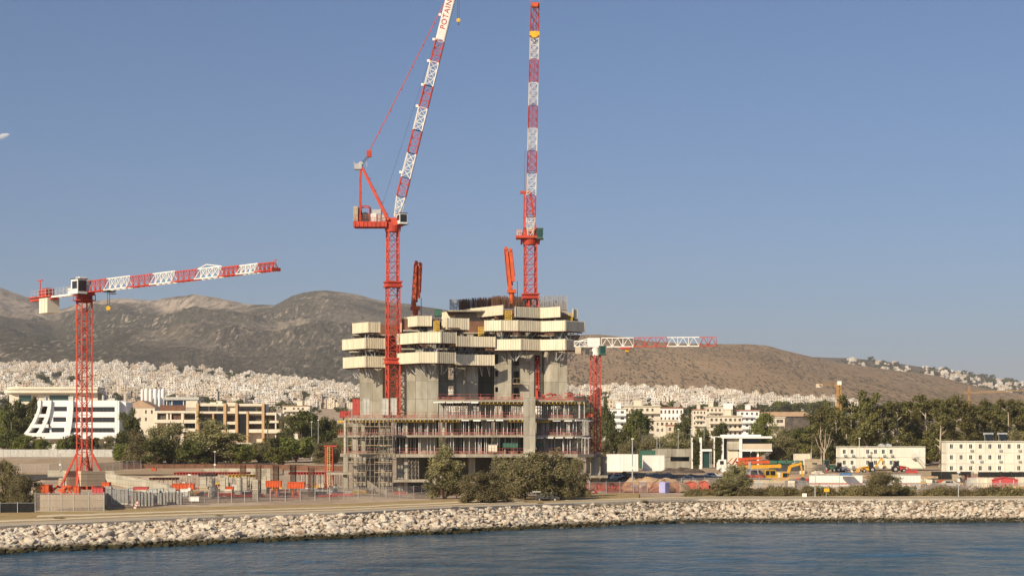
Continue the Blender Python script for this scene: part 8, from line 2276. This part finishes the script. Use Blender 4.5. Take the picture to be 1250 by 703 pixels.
# yellow excavator reaching right
def excavator(px, Y, label, reach, m='orange', sgn=1):
    z = gzp(px, Y) + .1; x = X_(px, Y); o = thing('excavator', label, 'excavator', (x, Y, z))
    track(o, x - 1.7, x + 1.7, Y - 1.3, z, .85); track(o, x - 1.7, x + 1.7, Y + .75, z, .85)
    mb = MB(); mb.box((x - sgn * .5, Y, z + 1.45), (3.4, 2.4, .9)); mb.box((x - sgn * 1.6, Y, z + 1.6), (1.0, 2.42, 1.2)); mb.tube((x, Y, z + .7), (x, Y, z + 1.0), .7, n=14); mb.build('body', M[m], o)
    mb = MB(); mb.box((x + sgn * .45, Y - .6, z + 2.3), (1.3, 1.0, 1.5), 0, .88); c = mb.build('cab', M[m], o)
    mb = MB(); mb.box((x + sgn * .45, Y - 1.12, z + 2.45), (.95, .05, .9)); mb.box((x + sgn * 1.09, Y - .6, z + 2.45), (.05, .7, .9)); mb.build('window', M['glass'], c)
    a, b, e, t = V(x + sgn * .9, Y + .2, z + 1.8), V(x + sgn * reach * .38, Y + .2, z + 4.3), V(x + sgn * reach * .95, Y + .2, z + 4.9), V(x + sgn * reach, Y + .2, z + 2.0)
    mb = MB(); mb.bar(a, b, .5, .62); mb.bar(b, e, .62, .4); mb.build('boom', M[m], o)
    mb = MB(); mb.bar(e + V(-sgn * .4, 0, .4), t, .36, .26); mb.build('stick', M[m], o)
    mb = MB(); mb.tube(a + V(sgn * .2, 0, .1), b + V(sgn * .3, 0, -.5), .1); mb.tube(b + V(sgn * .4, 0, .5), e + V(-sgn * .4, 0, .55), .09); mb.build('hydraulic_ram', M['grey_metal'], o)
    mb = MB(); mb.yprism([(t.x - .1, t.z + .1), (t.x + sgn * .45, t.z - .2), (t.x + sgn * .35, t.z - .9), (t.x - sgn * .6, t.z - 1.1), (t.x - sgn * .75, t.z - .6)], Y - .35, Y + .75); mb.build('bucket', M['dark_metal'], o)
    return o
excavator(955, 432, 'yellow excavator with its arm raised to the right of the mobile crane', 4.4)
# mobile crane with folded booms
Ym = 440; x = X_(932, Ym); z = gzp(932, Ym) + .15
o = thing('mobile_crane', 'yellow mobile crane with long red and orange booms folded above it', 'mobile crane', (x, Ym, z))
mb = MB(); mb.b2(x - 4.8, x + 3.0, Ym - 1.2, Ym + 1.2, z + .7, z + 1.35); mb.build('chassis', M['dark_metal'], o)
for k in (-3.9, -2.6, .6, 2.1): wheel(o, x + k, Ym - 1.35, z + .55, .55)
mb = MB(); mb.yprism([(x + .2, z + 1.36), (x + 2.9, z + 1.36), (x + 3.0, z + 2.1), (x + 2.4, z + 3.3), (x + .2, z + 3.3)], Ym - 1.2, Ym + 1.1); c = mb.build('cab', M['yellow'], o)
mb = MB(); mb.b2(x + 1.3, x + 2.35, Ym - 1.24, Ym - 1.201, z + 2.15, z + 3.05); mb.b2(x + .35, x + 1.15, Ym - 1.24, Ym - 1.201, z + 2.15, z + 3.05); mb.build('window', M['glass'], c)
mb = MB(); mb.b2(x - 4.6, x + .1, Ym - 1.1, Ym + 1.1, z + 1.36, z + 2.2); mb.build('engine_deck', M['terracotta'], o)
for dz, x0_, x1_, m, w in ((3.8, -5.2, 3.4, 'orange', .8), (4.7, -5.6, 1.0, 'orange_red', .7), (5.5, -5.4, -.6, 'orange_red', .6)):
    mb = MB(); mb.bar((x + x0_, Ym + .2, z + dz), (x + x1_, Ym + .2, z + dz + .25), w, w * .85); mb.tube((x + x1_, Ym - .3, z + dz + .25), (x + x1_, Ym + .7, z + dz + .25), w * .55, n=10); mb.build('boom', M[m], o)
mb = MB(); mb.bar((x - 3, Ym, z + 2.1), (x - 3, Ym, z + 5), .5); mb.bar((x - 1, Ym, z + 2.1), (x - 1.4, Ym, z + 3.6), .3); mb.build('boom_rest', M['grey_metal'], o)
# truck-mounted loader: white cab, red crane parts
Yt = 540; x = X_(881, Yt); z = gzp(881, Yt)
o = thing('truck', 'white cab truck loaded with red crane parts beside the modern house', 'truck', (x + 3, Yt, z))
mb = MB(); mb.yprism([(x - 1.3, z + .6), (x + 1.1, z + .6), (x + 1.1, z + 3.3), (x - .7, z + 3.3), (x - 1.25, z + 2.2)], Yt - 1.2, Yt + 1.2); c = mb.build('cab', M['white'], o)
mb = MB(); mb.b2(x - .6, x + .4, Yt - 1.24, Yt - 1.201, z + 2.0, z + 2.95); mb.build('window', M['glass'], c)
mb = MB(); mb.b2(x - 1.2, x + 8, Yt - 1.1, Yt + 1.1, z + .75, z + 1.1); mb.build('flatbed', M['panel_grey'], o)
for k in (-.4, 3.6, 5, 6.4): wheel(o, x + k, Yt - 1.3, z + .5, .5)
mb = MB()
for _ in range(16): a = RND.uniform(1.5, 6); mb.bar((x + a, Yt + RND.uniform(-1, .8), z + RND.uniform(1.2, 3.0)), (x + a + RND.uniform(1, 2.4), Yt + RND.uniform(-1, .8), z + RND.uniform(1.2, 3.9)), RND.uniform(.12, .3))
mb.build('crane_parts', M['red_dull'], o)
# vans, cars, coach
def car(px, Y, m, label, L=4.2, van=False, name='parked_car', cat='car', base=None):
    x = X_(px, Y); z = gzp(px, Y) if base is None else Z_(base, Y); o = thing(name, label, cat, (x, Y, z)); h = 1.45 if not van else 2.3
    if van: prof = [(-L / 2, .35), (L / 2, .35), (L / 2, 1.1), (L / 2 - .5, 1.3), (L / 2 - 1.3, h), (-L / 2 + .1, h), (-L / 2, h - .3)]
    else: prof = [(-L / 2, .35), (L / 2, .35), (L / 2, .75), (L / 2 - .9, .95), (L / 2 - 1.6, h), (-L / 2 + .9, h), (-L / 2 + .25, .98), (-L / 2, .85)]
    mb = MB(); mb.yprism([(x + a, z + b) for a, b in prof], Y - .85, Y + .85); mb.build('body', M[m], o)
    mb = MB()
    if van: mb.b2(x + L / 2 - 1.9, x + L / 2 - 1.1, Y - .88, Y - .851, z + 1.3, z + 1.95)
    else: mb.b2(x - L / 2 + .95, x - .1, Y - .88, Y - .851, z + .98, z + 1.36); mb.b2(x, x + L / 2 - 1.7, Y - .88, Y - .851, z + .98, z + 1.36)
    mb.build('window', M['glass'], o)
    for k in (-L / 2 + .8, L / 2 - .8): wheel(o, x + k, Y - .9, z + .33, .33, .22)
    return o
car(892, 520, 'white', 'white van parked in front of the truck', 4.6, True, 'parked_van', 'van')
car(1047, 398, 'dark_metal', 'black car under the hoarding left of the lone round tree', 4.3)
car(1053, 402, 'panel_grey', 'dark grey car partly behind the black one', 4.3)
car(17.5, 652, 'white', 'small white car at the hedge at the left edge', 4.2)
car(842, 455, 'white', 'white car behind the terracotta huts', 4.2)
car(1104, 440, 'wall_white', 'pale car behind the white hoarding end', 4.4)
for q, Y, m, lb in ((1092, 405, 'wall_white', 'white car between the lone round tree and the grey cabinet'), (1017, 470, 'panel_grey', 'grey car on the bank below the green tractor'), (870, 480, 'white', 'small white car among the gravel heaps'), (1160, 430, 'panel_grey', 'grey car before the black netting hoarding'), (756, 470, 'white', 'white car behind the right end of the tower'), (925, 500, 'dark_metal', 'dark car behind the mobile crane booms')):
    car(q, Y, m, lb)
car(668, 349, 'dark_metal', 'dark car under the largest spreading tree before the tower', 4.2)
Yc2 = 625; x = X_(293, Yc2); z = gzp(293, Yc2)
o = thing('coach', 'dark windowed coach parked before the apartment building', 'coach', (x, Yc2, z))
mb = MB(); mb.b2(x - 4.5, x + 4.5, Yc2, Yc2 + 2.5, z + .4, z + 1.5); mb.b2(x - 4.5, x + 4.5, Yc2, Yc2 + 2.5, z + 2.7, z + 3.2); mb.b2(x - 4.45, x + 4.45, Yc2 + .06, Yc2 + 2.44, z + 1.501, z + 2.699); mb.build('body', M['panel_grey'], o)
mb = MB(); mb.b2(x - 4.46, x + 4.46, Yc2 + .01, Yc2 + .059, z + 1.51, z + 2.69); mb.build('window', M['glass'], o)
for k in (-2.8, 2.6): wheel(o, x + k, Yc2 - .05, z + .45, .45)
# backhoe loader and tractors
def tractor(px, Y, m, label, s=1.0, name='tractor', backhoe=False, load=True):
    x = X_(px, Y); z = gzp(px, Y) + .15; o = thing(name, label, 'tractor' if not backhoe else 'backhoe loader', (x, Y, z))
    wheel(o, x - .9 * s, Y - .95, z + .78 * s, .78 * s, .42); wheel(o, x - .9 * s, Y + .6, z + .78 * s, .78 * s, .42); wheel(o, x + 1.15 * s, Y - .85, z + .5 * s, .5 * s, .32); wheel(o, x + 1.15 * s, Y + .55, z + .5 * s, .5 * s, .32)
    mb = MB(); mb.b2(x - 1.2 * s, x + 1.7 * s, Y - .42, Y + .42, z + .6 * s, z + 1.0 * s); mb.yprism([(x, z + 1.0 * s), (x + 1.75 * s, z + 1.0 * s), (x + 1.7 * s, z + 1.5 * s), (x, z + 1.7 * s)], Y - .38, Y + .38); mb.build('body', M[m], o)
    mb = MB()
    for a, b in ((-.05, -.7), (-.05, .7), (-1.25, -.7), (-1.25, .7)): mb.bar((x + a * s, Y + b, z + 1.0 * s), (x + a * s * .9, Y + b * .9, z + 2.75 * s), .1)
    mb.b2(x - 1.4 * s, x + .1 * s, Y - .8, Y + .8, z + 2.75 * s, z + 2.88 * s); c = mb.build('cab', M['dark_metal' if m != 'green' else 'green'], o)
    g = MB(); g.b2(x - 1.15 * s, x - .1 * s, Y - .62, Y + .62, z + 1.5 * s, z + 2.7 * s); g.build('window', M['glass'], c)
    if load:
        mb = MB()
        for y in (-.6, .6): mb.bar((x + .3 * s, Y + y, z + 1.6 * s), (x + 2.3 * s, Y + y, z + 1.2 * s), .16); mb.bar((x + 2.3 * s, Y + y, z + 1.2 * s), (x + 2.7 * s, Y + y, z + .5 * s), .16)
        mb.yprism([(x + 2.6 * s, z + .1), (x + 3.3 * s, z + .1), (x + 2.8 * s, z + .9 * s), (x + 2.6 * s, z + .8 * s)], Y - 1.0, Y + 1.0); mb.build('loader_bucket', M[m], o)
    if backhoe:
        mb = MB(); a, b, c_ = V(x - 1.5 * s, Y, z + 1.0 * s), V(x - 3.4 * s, Y, z + 3.7 * s), V(x - 4.2 * s, Y, z + 1.5 * s); mb.bar(a, b, .36); mb.bar(b, c_, .32, .26); mb.build('backhoe_arm', M[m], o)
        mb = MB(); mb.yprism([(c_.x - .2, c_.z + .2), (c_.x + .5, c_.z), (c_.x + .6, c_.z - .6), (c_.x - .1, c_.z - .7)], Y - .3, Y + .3); mb.build('backhoe_bucket', M['dark_metal'], o)
    return o
Yz = 525
o = tractor(1060, Yz, 'orange', 'yellow backhoe loader in front of the two-storey cabins', 1.0, 'backhoe_loader', True); o.rotation_euler.z = math.pi
tractor(1097, 528, 'red_dull', 'grey and red tractor right of the yellow backhoe', 1.05)
tractor(1012, 530, 'green', 'green tractor with red front left of the cabins', 1.1)
tractor(997, 530, 'red_dull', 'small red tractor beside the green one', .85)
tractor(1027, 527, 'white', 'white loader by the left end of the two-storey cabins', .9)
# small shelter and bench under the trees, rubble bags, debris
r = thing('shelter', 'small dark open shelter under the largest spreading tree', 'shelter', (X_(662, 345), 345, gzp(662, 345))); z = gzp(662, 345)
mb = MB(); mb.b2(X_(650, 345), X_(660, 345), 344, 346.4, z + 1.7, z + 1.85); mb.build('roof', M['panel_grey'], r)
for q in (650.5, 659.5): mb = MB(); mb.bar((X_(q, 344.2), 344.3, z - .2), (X_(q, 344.2), 344.3, z + 1.7), .12); mb.build('post', M['dark_metal'], r)
mb = MB(); mb.b2(X_(569, 372), X_(574, 372), 372, 373, gzp(570, 372) + 1.9, gzp(570, 372) + 3.1); mb.b2(X_(571, 372), X_(572, 372), 372.3, 372.6, gzp(570, 372) - .2, gzp(570, 372) + 1.9); single('yellow_sign', mb, M['yellow'], 'yellow board between the upright tree and the low bush tree', 'sign')
for i, (q, Y, m, lb) in enumerate(((728, 398, 'red_dull', 'heap of red formwork steel at the right foot of the tower'), (745, 402, 'red_dull', 'heap of red steel farther right of the tower foot'), (722, 392, 'tent_red', 'low red barrier pile at the fence right of the trees'))):
    mb = MB(); z = gzp(q, Y)
    for _ in range(26): a = RND.uniform(-1.6, 1.6); mb.bar((X_(q, Y) + a, Y + RND.uniform(-1, 1), z + RND.uniform(.1, 1.2)), (X_(q, Y) + a + RND.uniform(-1.6, 1.6), Y + RND.uniform(-1, 1), z + RND.uniform(.1, 1.5)), RND.uniform(.08, .2))
    single('steel_heap', mb, M[m], lb, 'steel heap')
crate(690, 702, 613.5, 616, 338, .5, 'timber', 'bench', 'low timber bench line by the path right of the trees', 'bench', False) if False else None
# loose building material lying about both sites
mr_ = random.Random(55)
def stack_mesh(k):
    r = random.Random(k); mb = MB(); kind = k % 4
    if kind == 0:
        for i in range(5):
            for j in range(3): mb.bar((-1.4 + r.uniform(-.1, .1), -.5 + i * .24, .2 + j * .17), (1.4 + r.uniform(-.1, .1), -.5 + i * .24, .2 + j * .17), .14)
        mb.b2(-.9, -.7, -.6, .6, 0, .12); mb.b2(.7, .9, -.6, .6, 0, .12)
    elif kind == 1:
        for j in range(4): mb.box((r.uniform(-.05, .05), 0, .2 + j * .26), (1.2, 1.0, .24), r.uniform(-.05, .05))
        mb.b2(-.6, .6, -.5, .5, 0, .07)
    elif kind == 2:
        for i in range(6): mb.tube((-1.6, -.5 + i * .2, .12 + (i % 2) * .16), (1.6 + r.uniform(-.3, .3), -.5 + i * .2, .12 + (i % 2) * .16), .09, n=7)
    else:
        for i in range(9): a = r.uniform(0, 6.28); mb.bar((r.uniform(-.8, .8), r.uniform(-.6, .6), r.uniform(.05, .3)), (r.uniform(-.8, .8) + math.cos(a), r.uniform(-.6, .6) + math.sin(a), r.uniform(.05, .9)), r.uniform(.06, .16))
    return mb
SKN = ['timber_bundle', 'block_pallet', 'tube_bundle', 'scrap_heap']
SKL = ['bundle of timber beams lying on the ground of the %s', 'pallet stack of pale blocks on the ground of the %s', 'bundle of steel tubes on the ground of the %s', 'small heap of scrap bars on the ground of the %s']
SKM = [['timber', 'red_dull', 'yellow_beam'], ['cream_wall', 'precast', 'panel_grey'], ['scaffold', 'grey_metal', 'red_dull'], ['rust', 'red_dull', 'dark_metal']]
SKC = [['brown', 'red', 'yellow'], ['cream', 'sand', 'grey'], ['brown', 'grey', 'red'], ['rusty', 'red', 'black']]
cache = {}
for where, p0, p1, y0, y1, n in (('left site', 205, 420, 375, 440, 70), ('right yard', 742, 1010, 400, 510, 70), ('far right yard', 1010, 1262, 398, 470, 60), ('tower forecourt', 420, 745, 380, 396, 34)):
    for _ in range(n):
        q, Y = mr_.uniform(p0, p1), mr_.uniform(y0, y1); k = mr_.randrange(4); c = mr_.randrange(3)
        if (k, c) not in cache: cache[(k, c)] = stack_mesh(k + 4 * c).mesh(SKN[k], M[SKM[k][c]])
        o = inst(SKN[k], cache[(k, c)], None, (X_(q, Y), Y, gzp(q, Y) + .2), mr_.uniform(-.7, .7), (mr_.uniform(.8, 1.4),) * 3)
        tag(o, SKC[k][c] + ' ' + SKL[k] % where, SKN[k].replace('_', ' '), '%s %ss of the %s' % (SKC[k][c], SKN[k].replace('_', ' '), where))
# ------------------------------------------------------------------ air
hz = MB().b2(-15000, 15000, -120, 24000, -30, 760)
M['haze'] = bpy.data.materials.new('haze'); N, L, B = nodes_of(M['haze'])
pv = N.new("ShaderNodeVolumePrincipled"); pv.inputs["Color"].default_value = (0.86, 0.88, 0.93, 1); pv.inputs["Density"].default_value = HAZE
pv.inputs["Anisotropy"].default_value = 0.0
N.remove(B); L.new(pv.outputs[0], N["Material Output"].inputs["Volume"])
tag(hz.build('haze', M['haze']), kind='stuff')
